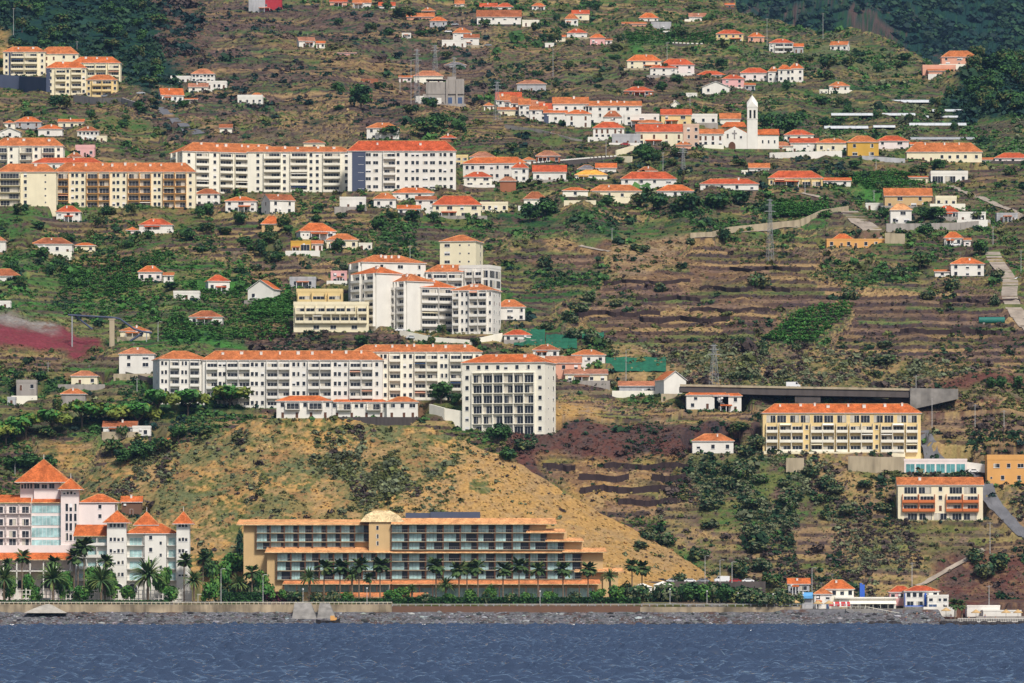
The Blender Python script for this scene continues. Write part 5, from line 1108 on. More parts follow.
    for (x0, x1, yt) in ((108.3, 127.5, 523), (177.5, 190.5, 524)):
        b = M_(); loc_box(b, x0, x1, 602, yt, -2.2, 6); tw = obj('tower', b.mesh('tower', ['wall_white']), t)
        for y in (526.5, 540.5, 552, 563.5, 575.5):
            nw = 4 if x1 - x0 > 15 else 3
            for i in range(nw): obj('window', window_mesh(.95, 1.35), tw, (hx(x0 + (x1 - x0) * (i + 1) / (nw + 1)), -2.22, hz(y + 1)))
        pyr(t, x0 - 4, x1 + 4.2, yt, yt - 12.5, -3.4, 8.4)
    pyr(t, 133, 159, 525, 511.5, 4, 8, fin=True)
    roof_strip(t, 74, 109, 536, 524.5, 7, 'roof', -.4)
    o = obj('roof', roof_mesh('hip', 51 * SH, 12, 10 * SH, .4, 'roof').mesh('roof', ['roof', 'frame', 'rooftan']), t, (hx(152), 5.6, hz(533.6)))
    for y in (539, 551, 563):
        obj('window', window_mesh(1.2, 1.5), t, (hx(151.5), -.32, hz(y + 1))); obj('window', window_mesh(.9, 1.2), t, (hx(161.5), -.32, hz(y + 6)))
    for r, (y0, y1) in enumerate(((535, 545.5), (546.5, 557.5), (558.5, 569), (570, 580.5))):
        for xa, xb in ((127.5, 145), (167.5, 177.5)):
            w = (xb - xa) * SH; bo = obj('balcony', balcony_mesh(w, (y1 - y0) * SH, 'wall_white', 'rail', dep=1.5), t, (hx((xa + xb) / 2), 1.28, hz(y1))); obj('glass_door', glazing_mesh(w * .7, 2.5, 'teal'), bo, (0, 0, .05))
        for i in range(3): w = 10.6 * SH; bo = obj('balcony', balcony_mesh(w, (y1 - y0) * SH, 'wall_white', 'solid', dep=1.5), t, (hx(76.5 + (i + .5) * 10.6), 1.48, hz(y1))); obj('glass_door', glazing_mesh(w * .75, 2.2, 'teal'), bo, (0, 0, .05))
    for x in (119.5, 133): obj('arched_window', CACHE[('arch', 5)], t, (hx(x), -2.4 if x < 125 else 1.0, hz(592)))
    pad(WX(60, DH + 4), DH + 4, 290 * SH, 22, 0, hz(600.5), 3, 4)
def at(px, py): D = locate(px, py); return D, D / F
def church():
    D, s = at(735, 149); X0 = WX(740, D); t = thing('church', 'white church with tall pointed bell tower and dark cross on its gable', 'church', (X0, D, WZ(149, D))); LAND.append((742, 130, 'the church'))
    Z = lambda y: (149 - y) * s; XX = lambda p: (p - 740) * s
    b = MB(); f = [(XX(722), 0, -3), (XX(747), 0, -3), (XX(747), 0, Z(133)), (XX(734.5), 0, Z(126.5)), (XX(722), 0, Z(133))]; b.solid(f, [(x, 16, z) for x, _, z in f]); b.box(XX(758), XX(779), 3, 14, -3, Z(134)); obj('wall', b.mesh('wall', ['wall_white']), t)
    b = MB()
    for a, c in (((721, 133.2), (734.5, 126.2)), ((748, 133.2), (734.5, 126.2))):
        p = [(XX(a[0]), .35, Z(a[1])), (XX(c[0]), .35, Z(c[1]) + .05), (XX(c[0]), 16.5, Z(c[1]) + .05), (XX(a[0]), 16.5, Z(a[1]))]; b.solid(p, [(x, y, z + .22) for x, y, z in p])
    p = [(XX(757.8), 2.5, Z(134.2)), (XX(780), 2.5, Z(134.2)), (XX(778), 9, Z(128.3)), (XX(757.8), 9, Z(128.3))]; b.solid(p, [(x, y, z + .22) for x, y, z in p])
    p = [(XX(722), 16.6, Z(124)), (XX(748), 16.6, Z(124)), (XX(746), 21, Z(118.5)), (XX(728), 21, Z(118.5))]; b.solid(p, [(x, y, z + .22) for x, y, z in p]); obj('roof', b.mesh('roof', ['roof']), t)
    b = MB(); b.box(XX(733.9), XX(735.2), -.14, -.01, Z(139), Z(130.2)); b.box(XX(732), XX(733.89), -.14, -.01, Z(134), Z(132.7)); b.box(XX(735.21), XX(737), -.14, -.01, Z(134), Z(132.7)); obj('cross', b.mesh('cross', ['rail']), t)
    for p_ in (727.5, 741): obj('window', window_mesh(1.1, 2.2), t, (XX(p_), -.01, Z(138.5)))
    b = MB(); n = 10; r = 1.6; ring = [(-r, 0, 0)] + [(-r * math.cos(PI * i / n), 0, 1.3 + r * math.sin(PI * i / n) * 1.25) for i in range(n + 1)] + [(r, 0, 0)]; b.solid([(x, -.2, z) for x, _, z in ring], [(x, .1, z) for x, _, z in ring]); obj('door', b.mesh('door', ['wood']), t, (XX(732), 0, 0))
    for p_ in (763, 769, 775): obj('window', window_mesh(.8, 1.6), t, (XX(p_), 2.98, Z(143)))
    b = MB(); xa, xb = XX(747.3), XX(757.7); w = xb - xa; b.box(xa, xb, .3, .3 + w, -3, Z(119)); b.box(xa - .15, xb + .15, .15, .45 + w, Z(119) + .001, Z(118.3))
    zc, zt = Z(118.2), Z(110); pw = w * .2
    for i in (0, .4, .8):
        for j in (0, .8): b.box(xa + i * w, xa + i * w + pw, .3 + j * w, .3 + j * w + pw, zc, zt)
    for j in (.4,):
        for i in (0, .8): b.box(xa + i * w, xa + i * w + pw, .3 + j * w, .3 + j * w + pw, zc, zt)
    b.box(xa, xb, .3, .3 + w, zt + .001, Z(107.2)); tw = obj('tower', b.mesh('tower', ['wall_white']), t)
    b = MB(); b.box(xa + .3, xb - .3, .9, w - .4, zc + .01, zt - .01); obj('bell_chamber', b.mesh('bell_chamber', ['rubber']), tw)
    b = MB(); cx, cy_ = (xa + xb) / 2, .3 + w / 2; h0, h1, h2 = Z(107.2) + .01, Z(102), Z(94.5)
    B = [(xa - .1, .2, h0), (xb + .1, .2, h0), (xb + .1, .4 + w, h0), (xa - .1, .4 + w, h0)]; m_ = [((B[i][0] + B[(i + 1) % 4][0]) / 2, (B[i][1] + B[(i + 1) % 4][1]) / 2, h1) for i in range(4)]; tip = (cx, cy_, h2)
    for i in range(4): b.quad([B[i], B[(i + 1) % 4], m_[i]]); b.quad([B[i], m_[i], tip, m_[i - 1]])
    b.quad(B[::-1]); sp = obj('spire', b.mesh('spire', ['wall_white']), tw)
    b = MB(); b.box(cx - .07, cx + .07, cy_ - .07, cy_ + .07, h2 - .1, h2 + 1.3); b.box(cx - .4, cx - .071, cy_ - .06, cy_ + .06, h2 + .7, h2 + .86); b.box(cx + .071, cx + .4, cy_ - .06, cy_ + .06, h2 + .7, h2 + .86); obj('cross', b.mesh('cross', ['rail']), sp)
    pad(WX(748, D), D + 8, 62 * s, 18, 0, WZ(149, D))
def substation():
    D, s = at(440, 103); t = thing('substation', 'raw concrete substation with boxy upper storey and two blue doorways', 'substation', (WX(440, D), D, WZ(104, D))); LAND.append((440, 92, 'the concrete substation')); Z = lambda y: (104 - y) * s; XX = lambda p: (p - 440) * s
    b = MB(); b.box(XX(423), XX(464), .2, 10, -3, Z(94)); b.box(XX(426), XX(446.9), 0, 9.8, Z(94) + .01, Z(82)); b.box(XX(447), XX(464.1), -.4, 9, Z(94) + .01, Z(79.6)); b.box(XX(446), XX(448), -.8, -.41, -3, Z(80)); b.box(XX(456), XX(457.6), -.8, -.41, -3, Z(80)); obj('wall', b.mesh('wall', ['wall_concrete']), t)
    b = MB(); b.box(XX(415.5), XX(423.9), -.5, 6, -3, Z(96)); b.box(XX(437), XX(441.5), -.6, -.0, 0, Z(98)); obj('kiosk', b.mesh('kiosk', ['wall_white']), t)
    for p in (428, 433, 450, 460): obj('door', door_mesh(2.4, 3.4, 'carblue'), t, (XX(p), .18 if p < 446 else -.02, .02))
    b = MB(); b.box(XX(426), XX(464), -.02, 9.7, Z(79.6) + .02, Z(79)); b.box(XX(447.5), XX(456), 1, 4, Z(79) + .01, Z(76.5)); obj('roof', b.mesh('roof', ['wall_concrete']), t); pad(WX(440, D), D + 5, 50 * s, 12, 0, WZ(104, D))
    D2_ = D - 1.2; b = MB(); b.box(WX(415, D2_), WX(466, D2_), D2_ - 3, D2_ - 2.2, WZ(113, D2_), WZ(104.2, D2_)); thing('retaining_wall', 'grey concrete retaining wall under the substation', 'wall', me=b.mesh('retaining_wall', ['wall_concrete']))
def wall_run(pts, h, thick, m, label, name='retaining_wall', crenel=None, cat='wall', drop=2.5):
    """a wall following ground seen along pts [(px, py_base)]; h in metres"""
    q = []
    for px, py in pts: D = locate(px, py); q.append(Vector((WX(px, D), D, WZ(py, D))))
    o0 = q[0]; b = MB()
    for a, c in zip(q, q[1:]):
        a, c = a - o0, c - o0; d = (c - a); d.z = 0
        if d.length < .01: continue
        d.normalize(); n = Vector((-d.y, d.x, 0)) * thick / 2
        if n.y < 0: n = -n
        b.solid([a - n - Vector((0, 0, drop)), c - n - Vector((0, 0, drop)), c + n - Vector((0, 0, drop)), a + n - Vector((0, 0, drop))], [a - n + Vector((0, 0, h)), c - n + Vector((0, 0, h)), c + n + Vector((0, 0, h)), a + n + Vector((0, 0, h))])
    t = thing(name, label, cat, o0, me=b.mesh(name, [m]))
    if crenel:
        b = MB(); step, hh, cm = crenel
        for a, c in zip(q, q[1:]):
            L = (c - a).length; k = max(1, int(L / step))
            for i in range(k): p = a + (c - a) * ((i + .5) / k) - o0; b.box(p.x - step * .28, p.x + step * .28, p.y - thick * .4, p.y + thick * .4, p.z + h + .002, p.z + h + hh)
        obj('merlons', b.mesh('merlons', [cm]), t)
    return t
def ribbon(name, pts, hw, m, kind='structure', lift=.35, label=None, sub=7):
    """road surface draped on the ground; pts [(px, py)], hw half width in metres"""
    P = []
    for (x0, y0), (x1, y1) in zip(pts, pts[1:]):
        n = max(2, int(math.hypot(x1 - x0, y1 - y0) / 3))
        for i in range(n): P.append((x0 + (x1 - x0) * i / n, y0 + (y1 - y0) * i / n))
    P.append(pts[-1]); W = []
    for px, py in P: D = locate(px, py); W.append(Vector((WX(px, D), D, 0)))
    for _ in range(6): W = [W[0]] + [(W[i - 1] + W[i] * 2 + W[i + 1]) / 4 for i in range(1, len(W) - 1)] + [W[-1]]
    V = []; Fc = []
    for i, p in enumerate(W):
        d = W[min(i + 1, len(W) - 1)] - W[max(i - 1, 0)]; d.normalize(); n = Vector((d.y, -d.x, 0)); zc = ground_z(p.x, p.y)
        for k in range(sub):
            q = p + n * hw * (2 * k / (sub - 1) - 1); V.append((q.x, q.y, max(ground_z(q.x, q.y), zc - .8) + lift))
    for i in range(len(W) - 1):
        for k in range(sub - 1): a = i * sub + k; Fc.append((a, a + sub, a + sub + 1, a + 1))
    nrm = 1 if True else -1
    o = obj(name, arrays_mesh(name, V, Fc, [m])); o['kind'] = kind
    return o
def cut_road(pts, hw):
    """grade the slope under a road so that the carriageway lies on a smooth bench"""
    W = []
    for (x0, y0), (x1, y1) in zip(pts, pts[1:]):
        n = max(2, int(math.hypot(x1 - x0, y1 - y0) / 3))
        for i in range(n): px, py = x0 + (x1 - x0) * i / n, y0 + (y1 - y0) * i / n; D = locate(px, py); W.append((WX(px, D), D))
    zs = [ground_z(X, D) for X, D in W]
    for _ in range(60): zs = [zs[0]] + [(zs[i - 1] + zs[i] * 2 + zs[i + 1]) / 4 for i in range(1, len(zs) - 1)] + [zs[-1]]
    for (X, D), z in zip(W, zs): pad(X, D, hw * 2, hw, 0, z + .12, .2, 2)
# ------------------------------------------------------------------ viaduct, walls, poles, cars, shore
def viaduct():
    D = min(locate(p, 401) for p in range(688, 905, 8)) - .5; s = D / F; t = thing('viaduct', 'long dark concrete road viaduct with arched haunch and pale abutment', 'bridge', (WX(800, D), D, WZ(400, D))); LAND.append((830, 388, 'the viaduct')); Z = lambda y: (400 - y) * s; XX = lambda p: (p - 800) * s
    b = MB(); seg = [(680, 384.2), (760, 385.8), (840, 387.2), (911, 388.5)]
    for (a, ya), (c, yc) in zip(seg, seg[1:]):
        for y0, y1, z0, z1 in ((0, 11, 7.5, 2.2),):
            p = [(XX(a), y0, Z(ya + z0 + (1.5 if a > 700 else 0))), (XX(c), y0, Z(yc + z0 + 1.5)), (XX(c), y0, Z(yc + z1)), (XX(a), y0, Z(ya + z1))]; b.solid(p, [(x, y1, z) for x, _, z in p])
    obj('deck_girder', b.mesh('deck_girder', ['wall_darkstone']), t)
    b = MB()
    for (a, ya), (c, yc) in zip(seg, seg[1:]):
        p = [(XX(a), -.4, Z(ya + 2.1)), (XX(c), -.4, Z(yc + 2.1)), (XX(c), -.4, Z(yc)), (XX(a), -.4, Z(ya))]; b.solid(p, [(x, -.05, z) for x, _, z in p])
    obj('parapet', b.mesh('parapet', ['wall_stone']), t)
    b = MB()
    for i in range(8): x0, x1 = XX(795 + i * 3.2), XX(795 + (i + 1) * 3.2); z = Z(397 + 9 * math.sin(PI * .5 * (1 - abs(i - 3.5) / 4.5))); b.box(x0, x1, .5, 10.5, z - 1, Z(396.2))
    b.box(XX(806), XX(813), 1, 10, -22, Z(404)); obj('pier', b.mesh('pier', ['wall_darkstone']), t)
    b = MB(); p = [(XX(910), -1, Z(410)), (XX(936), -1, Z(404)), (XX(958), -1, Z(399)), (XX(958), -1, Z(389)), (XX(910), -1, Z(388))]; b.solid(p, [(x, 10, z) for x, _, z in p]); obj('abutment', b.mesh('abutment', ['wall_plain' if 0 else 'plaster']), t)
    b = MB(); b.box(XX(890), XX(909.9), 6, 9, -10, Z(392)); obj('back_wall', b.mesh('back_wall', ['wall_darkstone']), t)
    return D
def car_mesh(m):
    def f():
        b = MB(); pr = [(-2.1, .35), (-2.15, .75), (-1.95, .9), (-1.4, .95), (-.85, 1.42), (.75, 1.42), (1.35, .98), (2.0, .85), (2.15, .6), (2.1, .35)]
        b.solid([(x, -.82, z) for x, z in pr], [(x, .82, z) for x, z in pr]); return b.mesh('body', [m])
    return cached(('car', m), f)
def van_mesh(m):
    def f():
        b = MB(); pr = [(-2.6, .4), (-2.6, 2.25), (1.5, 2.3), (2.1, 1.35), (2.75, 1.15), (2.8, .4)]; b.solid([(x, -.95, z) for x, z in pr], [(x, .95, z) for x, z in pr]); return b.mesh('body', [m])
    return cached(('van', m), f)
def glass_band(van):
    def f():
        b = MB()
        w = .96 if van else .83
        pr = [(1.0, 1.35), (1.0, 2.1), (1.45, 2.15), (1.95, 1.4)] if van else [(-1.25, .97), (-.8, 1.36), (.7, 1.36), (1.2, .99)]
        for sy in (-1, 1): b.solid([(x, sy * w, z) for x, z in pr], [(x, sy * (w - .06), z) for x, z in pr])
        a = [(1.54, 2.2), (2.06, 1.42)] if van else [(.80, 1.37), (1.32, 1.01)]; (xa, za), (xb, zb) = a
        b.solid([(xa + .03, -w + .1, za), (xb + .03, -w + .1, zb), (xb + .03, w - .1, zb), (xa + .03, w - .1, za)], [(xa - .03, -w + .1, za - .03), (xb - .03, -w + .1, zb - .03), (xb - .03, w - .1, zb - .03), (xa - .03, w - .1, za - .03)])
        return b.mesh('windows', ['glass'])
    return cached(('cg', van), f)
def wheel_mesh():
    def f(): b = MB(); b.tube((0, -.1, 0), (0, .1, 0), .33, .33, 14, 0); b.tube((0, -.12, 0), (0, -.101, 0), .19, .19, 10, 1); b.tube((0, .101, 0), (0, .12, 0), .19, .19, 10, 1); return b.mesh('wheel', ['rubber', 'metal'])
    return cached('wheel', f)
def car(px, py, m, label, rz=0., van=False, D=None, z=None, grp='parked cars'):
    D = D or locate(px, py); X = WX(px, D); z = ground_z(X, D) + .03 if z is None else z
    t = thing('delivery_van' if van else 'parked_car', label, 'van' if van else 'car', (X, D, z), rz, grp)
    obj('body', van_mesh(m) if van else car_mesh(m), t); obj('windows', glass_band(van), t)
    for x in ((-1.6, 1.8) if van else (-1.3, 1.35)):
        for y in (-.78, .78): obj('wheel', wheel_mesh(), t, (x, y * (1.1 if van else 1), .33))
def pole(px, py, py_top, label, kind='utility_pole', r=.14, grp='poles on the hillside', lean=0, D=None, m='pole'):
    D = D or locate(px, py); s = D / F; h = (py - py_top) * s; X = WX(px, D); z = ground_z(X, D) if D > 1990 else WZ(py, D); h += WZ(py, D) - z
    t = thing(kind, label, 'street lamp' if kind == 'street_lamp' else 'pole', (X, D, z), 0, grp); b = MB(); b.tube((0, 0, -1), (0, 0, h), r, r * .6, 7); obj('post', b.mesh('post', [m]), t)
    if kind == 'utility_pole':
        b = MB(); b.box(-.9, .9, -.06, .06, h - .55, h - .4); [b.tube((x, 0, h - .4), (x, 0, h - .15), .05, .04, 5) for x in (-.8, 0.25, .8)]; obj('crossarm', b.mesh('crossarm', ['rail']), t)
    elif kind == 'street_lamp':
        b = MB(); b.tube((0, 0, h - .1), (.55, 0, h + .12), .05, .05, 6); b.tube((.55, 0, h + .12), (1.3, 0, h + .14), .05, .05, 6); obj('lamp_arm', b.mesh('lamp_arm', [m]), t); b = MB(); b.box(.95, 1.75, -.16, .16, h + .02, h + .1, 0); b.box(1.0, 1.7, -.14, .14, h - .03, h + .019, 1); obj('lamp_head', b.mesh('lamp_head', ['rail', 'frame']), t)
    elif kind == 'globe_lamp':
        b = MB(); b.tube((0, 0, h), (0, 0, h + .12), .1, .2, 8); b.tube((0, 0, h + .121), (0, 0, h + .42), .26, .24, 8); b.tube((0, 0, h + .42), (0, 0, h + .52), .24, .08, 8); obj('lamp_globe', b.mesh('lamp_globe', ['frame']), t)
def pylon(px, py, py_top, w, label):
    D = locate(px, py); s = D / F; h = (py - py_top) * s; X = WX(px, D); t = thing('lattice_pylon', label, 'pylon', (X, D, ground_z(X, D)), .4, 'lattice pylons'); b = MB(); n = 9; W0 = w * s / 2
    def c(k, i): f = 1 - .75 * k / n; sx, sy = ((-1, -1), (1, -1), (1, 1), (-1, 1))[i % 4]; return (sx * W0 * f, sy * W0 * f, h * k / n)
    for k in range(n):
        for i in range(4): b.tube(c(k, i), c(k + 1, i), .07, .07, 4); b.tube(c(k, i), c(k + 1, i + 1), .04, .04, 4); b.tube(c(k, i + 1), c(k + 1, i), .04, .04, 4)
    obj('mast', b.mesh('mast', ['metal']), t); b = MB()
    for k, L in ((.80, 2.6), (.90, 2.0), (.98, 1.4)): b.tube((-L, 0, h * k), (L, 0, h * k), .08, .08, 5); b.tube((-L, 0, h * k), (0, 0, h * k + .8), .04, .04, 4); b.tube((L, 0, h * k), (0, 0, h * k + .8), .04, .04, 4)
    obj('crossarms', b.mesh('crossarms', ['metal']), t)
DS = 1923.0
def shore():
    # sea wall and promenade
    def run(label, x0, x1, yt, yb, m, D=DS, dep=1.2, name='sea_wall'):
        b = MB(); n = max(1, int((x1 - x0) / 12))
        for i in range(n): a, c = x0 + (x1 - x0) * i / n, x0 + (x1 - x0) * (i + 1) / n; b.box(WX(a, D), WX(c, D), D, D + dep, WZ(yb + 3, D), WZ(yt, D) + random.uniform(-.02, .02))
        return thing(name, label, 'wall', me=b.mesh(name, [m]))
    w1 = run('stained ochre cement sea wall below the western hotels', -200, 392, 604.6, 613, 'seawall')
    run('low brown bank wall along the eastern beach', 392.2, 640, 606.2, 610, 'wall_brown', DS + .1); run('low stone edge of the promenade above the eastern pebbles', 640.2, 800, 607, 611, 'seawall', DS + .2)
    b = MB(); z = WZ(604.2, DS + 1); b.box(WX(-200, DS), WX(640, DS), DS + 1.25, 1950, z - .6, z - .05); b.box(WX(640.2, DS), WX(800, DS), DS + 1.45, 1950, WZ(606, DS) - .6, WZ(606, DS)); o = obj('promenade', b.mesh('promenade', ['plaster'])); o['kind'] = 'structure'
    def balustrade(label, x0, x1, y, step, m1, m2, h=.95):
        D = DS + .5; t = thing('promenade_railing', label, 'railing', (WX(x0, D), D, WZ(y, D))); L = (x1 - x0) * D / F; b = MB(); b.box(0, L, -.12, .12, h - .16, h); obj('top_rail', b.mesh('top_rail', [m1]), t); b = MB(); n = int(L / step)
        for i in range(n + 1): x = L * i / n; b.box(x - .14, x + .14, -.1, .1, 0, h - .161)
        obj('balusters', b.mesh('balusters', [m2]), t)
    balustrade('pale promenade railing with short posts in front of the hotels', -200, 392, 604.8, 1.5, 'wall_pale', 'wall_stone'); balustrade('thin grey promenade railing in front of the eastern bushes', 392.5, 860, 606.4, 2.6, 'metal', 'metal', .85)
    # cement ramp mound and slipway
    b = MB(); D = 1911; s = D / F; mx = lambda p: WX(p, D)
    for x0, x1, yt, q in ((293, 316, 602.5, 0), (318, 335, 603, .4)):
        base = [(mx(x0 - 1), D - 1.6 + q, WZ(619, D)), (mx(x1 + 1), D - 1.6 + q, WZ(619, D)), (mx(x1 + 1), D + 10, WZ(619, D)), (mx(x0 - 1), D + 10, WZ(619, D))]; top = [(mx(x0 + 1), D + 6 + q, WZ(yt, D)), (mx(x1 - 6), D + 6 + q, WZ(yt + .5, D)), (mx(x1 - 6), D + 10, WZ(yt + .5, D)), (mx(x0 + 1), D + 10, WZ(yt, D))]; b.solid(base, top)
    thing('cement_buttress', 'smooth grey cement buttress on the sea wall beside the slipway', 'buttress', me=b.mesh('cement_buttress', ['plaster']))
    b = MB(); D = 1914; mx = lambda p: WX(p, D); n = 10; pr = [(24, 613), (31, 609.5), (38, 606.5), (44, 604.4), (47, 604), (51, 605.2), (58, 608.6), (67, 613)]
    b.solid([(mx(x), D + 5 + (603 - y) * .65, WZ(y, D)) for x, y in pr], [(mx(46 + (x - 46) * .9), D + 9, WZ(y, D)) for x, y in pr]); thing('cement_mound', 'pale rounded cement mound against the western sea wall', 'mound', me=b.mesh('cement_mound', ['mound']))
    D = 1896.5; t = thing('fishing_boat', 'small dark moored boat with an orange bundle at the water edge', 'boat', (WX(328, D), D, .15)); t.scale = (1, 1.3, 2.2); s = D / F; b = MB(); L = 12 * s; sec = [(-1, .55, .95), (-.6, .95, .8), (0, 1, .75), (.6, .9, .8), (1, .2, 1.15)]
    for (u0, w0, h0), (u1, w1, h1) in zip(sec, sec[1:]): b.solid([(u0 * L, -w0, h0), (u0 * L, w0, h0), (u0 * L, w0 * .5, -.4), (u0 * L, -w0 * .5, -.4)], [(u1 * L, -w1, h1), (u1 * L, w1, h1), (u1 * L, w1 * .5, -.4), (u1 * L, -w1 * .5, -.4)])
    obj('hull', b.mesh('hull', ['rock']), t); b = MB(); b.box(.8, 2.2, -.5, .5, .78, 1.5); b.box(2.0, 2.9, -.4, .4, .8, 1.2); obj('bundle', b.mesh('bundle', ['wall_orange']), t)
    # white garden fence of the western hotels
    D = 1945; t = thing('garden_fence', 'long white garden fence with posts in front of the western hotels', 'fence', (WX(70, D), D, WZ(601, D))); s = D / F; b = MB()
    for i in range(45): x = (14 + i * 4.02 - 70) * s; b.box(x - .16, x + .16, -.16, .16, -.5, 12.6 * s if i % 3 == 0 else 11 * s)
    obj('posts', b.mesh('posts', ['wall_white']), t); b = MB()
    for y in (590.5, 594.5, 599): b.box((13 - 70) * s, (192 - 70) * s, -.06, .06, (601 - y) * s, (601 - y) * s + .22)
    obj('rails', b.mesh('rails', ['wall_white']), t); b = MB(); b.box((165 - 70) * s, (192 - 70) * s, .2, .4, -.5, 10 * s); b.box((14 - 70) * s, (50 - 70) * s, .2, .4, -.5, 3.2 * s); obj('panels', b.mesh('panels', ['wall_white']), t)
    b = MB()
    for i in range(6): x = (198 + i * 4 - 70) * s; b.box(x - .13, x + .13, -.1, .1, -.5, 7.2 * s)
    b.box((197 - 70) * s, (219 - 70) * s, -.08, .08, 7.2 * s + .01, 8 * s); thing('garden_gate', 'white barred gate beside the date palm at the fence end', 'gate', (WX(70, D), D, WZ(602, D)), me=b.mesh('garden_gate', ['wall_white']))
    LAND.append((100, 594, 'the white garden fence'))
    # hedges
    def hedge(x0, x1, yb, yt, D, label, cols, n):
        s = D / F; r = np.random.default_rng(int(x0)); L = (x1 - x0) * s; h = (yb - yt) * s; N = n; p = np.stack([r.random(N) * L, (r.random(N) - .5) * 1.6, r.random(N) ** .6 * h], 1); nr = r.normal(size=(N, 3)); nr /= np.linalg.norm(nr, axis=1)[:, None]; a = np.cross(nr, r.normal(size=(N, 3))); a /= np.linalg.norm(a, axis=1)[:, None]; b = np.cross(nr, a); sz = (.22 + .25 * r.random(N))[:, None]
        V = np.stack([p + a * sz, p + b * sz, p - a * sz, p - b * sz], 1).reshape(-1, 3); c = np.array(cols)[r.integers(0, len(cols), N)] * (.7 + .6 * r.random(N))[:, None]
        t = thing('hedge', label, 'hedge', (WX(x0, D), D, WZ(yb, D))); obj('foliage', arrays_mesh('foliage', V, np.arange(N * 4).reshape(N, 4), ['leaf'], np.repeat(c, 4, 0)), t); m = MB()
        for i in range(int(L / 3) + 1): m.tube((i * 3 + .5, 0, -.4), (i * 3 + .6, .1, h * .7), .08, .05, 5)
        obj('stems', m.mesh('stems', ['bark']), t)
    G = [C['green'], C['dark'], C['lush'] * .6, C['dark']]
    hedge(405, 640, 605, 597.5, 1938, 'clipped dark green hedge in front of the stepped hotel wing', G, 9000); hedge(222, 262, 604, 592.5, 1938, 'dark hedge beside the white gate', G, 2600); hedge(0, 170, 604.3, 600.5, 1936, 'low dark hedge strip below the white fence', G, 3600)
    hedge(262, 300, 603, 592, 1940, 'purple red hedge at the corner of the tan hotel', [np.array((.09, .02, .03)), np.array((.06, .015, .025)), C['dark']], 2400); hedge(325, 405, 604, 599, 1938, 'low hedge in front of the hotel porch', G, 2600)
    # white tents / sheds east of the hotel
    b = MB(); D = 1968; s = D / F
    for x0, x1, yt in ((633, 652, 583), (654, 672, 581)):
        X0, X1, z0, z1 = WX(x0, D), WX(x1, D), WZ(598, D), WZ(yt + 4, D); b.box(X0, X1, D, D + 5, z0, z1); f = [(X0 - .3, D - .3, z1 + .01), (X1 + .3, D - .3, z1 + .01), ((X0 + X1) / 2, D + 2.5, WZ(yt, D))]; b.quad(f); b.quad([(X1 + .3, D - .3, z1 + .01), (X1 + .3, D + 5.3, z1 + .01), f[2]]); b.quad([(X1 + .3, D + 5.3, z1 + .01), (X0 - .3, D + 5.3, z1 + .01), f[2]]); b.quad([(X0 - .3, D + 5.3, z1 + .01), (X0 - .3, D - .3, z1 + .01), f[2]])
    thing('white_shed', 'pair of white garden sheds among bushes east of the tan hotel', 'shed', me=b.mesh('white_shed', ['wall_white'])); LAND.append((650, 590, 'the white garden sheds'))
    # parking terrace with cars
    D = 1996; b = MB(); b.box(WX(618, D), WX(765, D), D - 4, D + 14, 0, WZ(582.5, D)); b.box(WX(618, D), WX(765, D), D - 4.4, D - 4.01, 0, WZ(581.5, D)); thing('car_park', 'stone edged car park terrace above the eastern bushes', 'car park', me=b.mesh('car_park', ['wall_darkstone'])); z = WZ(582.5, D) + .01; LAND.append((690, 578, 'the car park'))
    for i, (px, m, lab, van) in enumerate(((628, 'carblue', 'dark blue car at the west end of the car park', 0), (646, 'cargrey', 'grey car second from the west end of the car park', 0), (661, 'carblack', 'black car beside the white shed roofs', 0), (672, 'carsilver', 'silver car in the middle of the car park', 0), (690, 'carwhite', 'white car west of the parked white van', 0), (703, 'cargrey', 'grey car just west of the white van', 0), (722, 'carwhite', 'white van parked near the east end of the car park', 1), (735, 'carred', 'red car behind the white van', 0), (748, 'carwhite', 'white car at the east end of the car park', 0))):
        car(px, 0, m, lab, rz=random.choice([0, PI]) + .1, van=bool(van), D=D + 1.5, z=z, grp='cars in the sea front car park')
    # bathing station
    Dq = 1930; S = Dq / F; zq = WZ(609, Dq)
    pad(WX(866, 1946), 1946, 172 * S, 44, 0, zq, .5, 2); pad(WX(1006, 1930), 1931, 124 * S, 36, 0, WZ(619.4, 1912), .5, 2)
    pad(WX(1006, 1903), 1902, 124 * S, 17, 0, -1.2, .2, 1.5)
    b = MB(); b.box(WX(780, Dq), WX(943, Dq), Dq - 2, Dq + 36, -2, WZ(608.6, Dq)); o = obj('quay', b.mesh('quay', ['plaster'])); o['kind'] = 'structure'
    def wb(label, name, cat, boxes, mats, D=Dq, parts=()):
        t = thing(name, label, cat, (WX(boxes[0][0], D), D, WZ(608.6, D))); b = MB(); x_ = boxes[0][0]
        for x0, x1, yb, yt, off, dep in boxes: b.box((x0 - x_) * D / F, (x1 - x_) * D / F, off, off + dep, (608.6 - yb) * D / F, (608.6 - yt) * D / F)
        obj('wall', b.mesh('wall', mats), t); return t
    s = S
    H(788, 809, 593, 584, 578, 'gable', 'grey', 'w.W', 'grey stone house with two orange roofs at the bushes edge', 'the grey shore house', dist=1952)
    H(814, 831, 608.6, 594, 589, 'hip', 'white', 'w.w/w.d', 'white shore house wing with small orange roof', dist=1933, dw='carblue')
    H(822, 853, 606, 589, 580, 'hip', 'pale', 'w.w.w.w/....', 'pale shore house with bright orange pyramid roof', 'the orange pyramid shore house', dist=1938)
    H(889, 912, 607, 592, 586, 'hip', 'pink', 'w.w.w/', 'pink walled shore house with red roof behind the blue and white one', 'the red roofed shore house', dist=1944, roof='roofred')
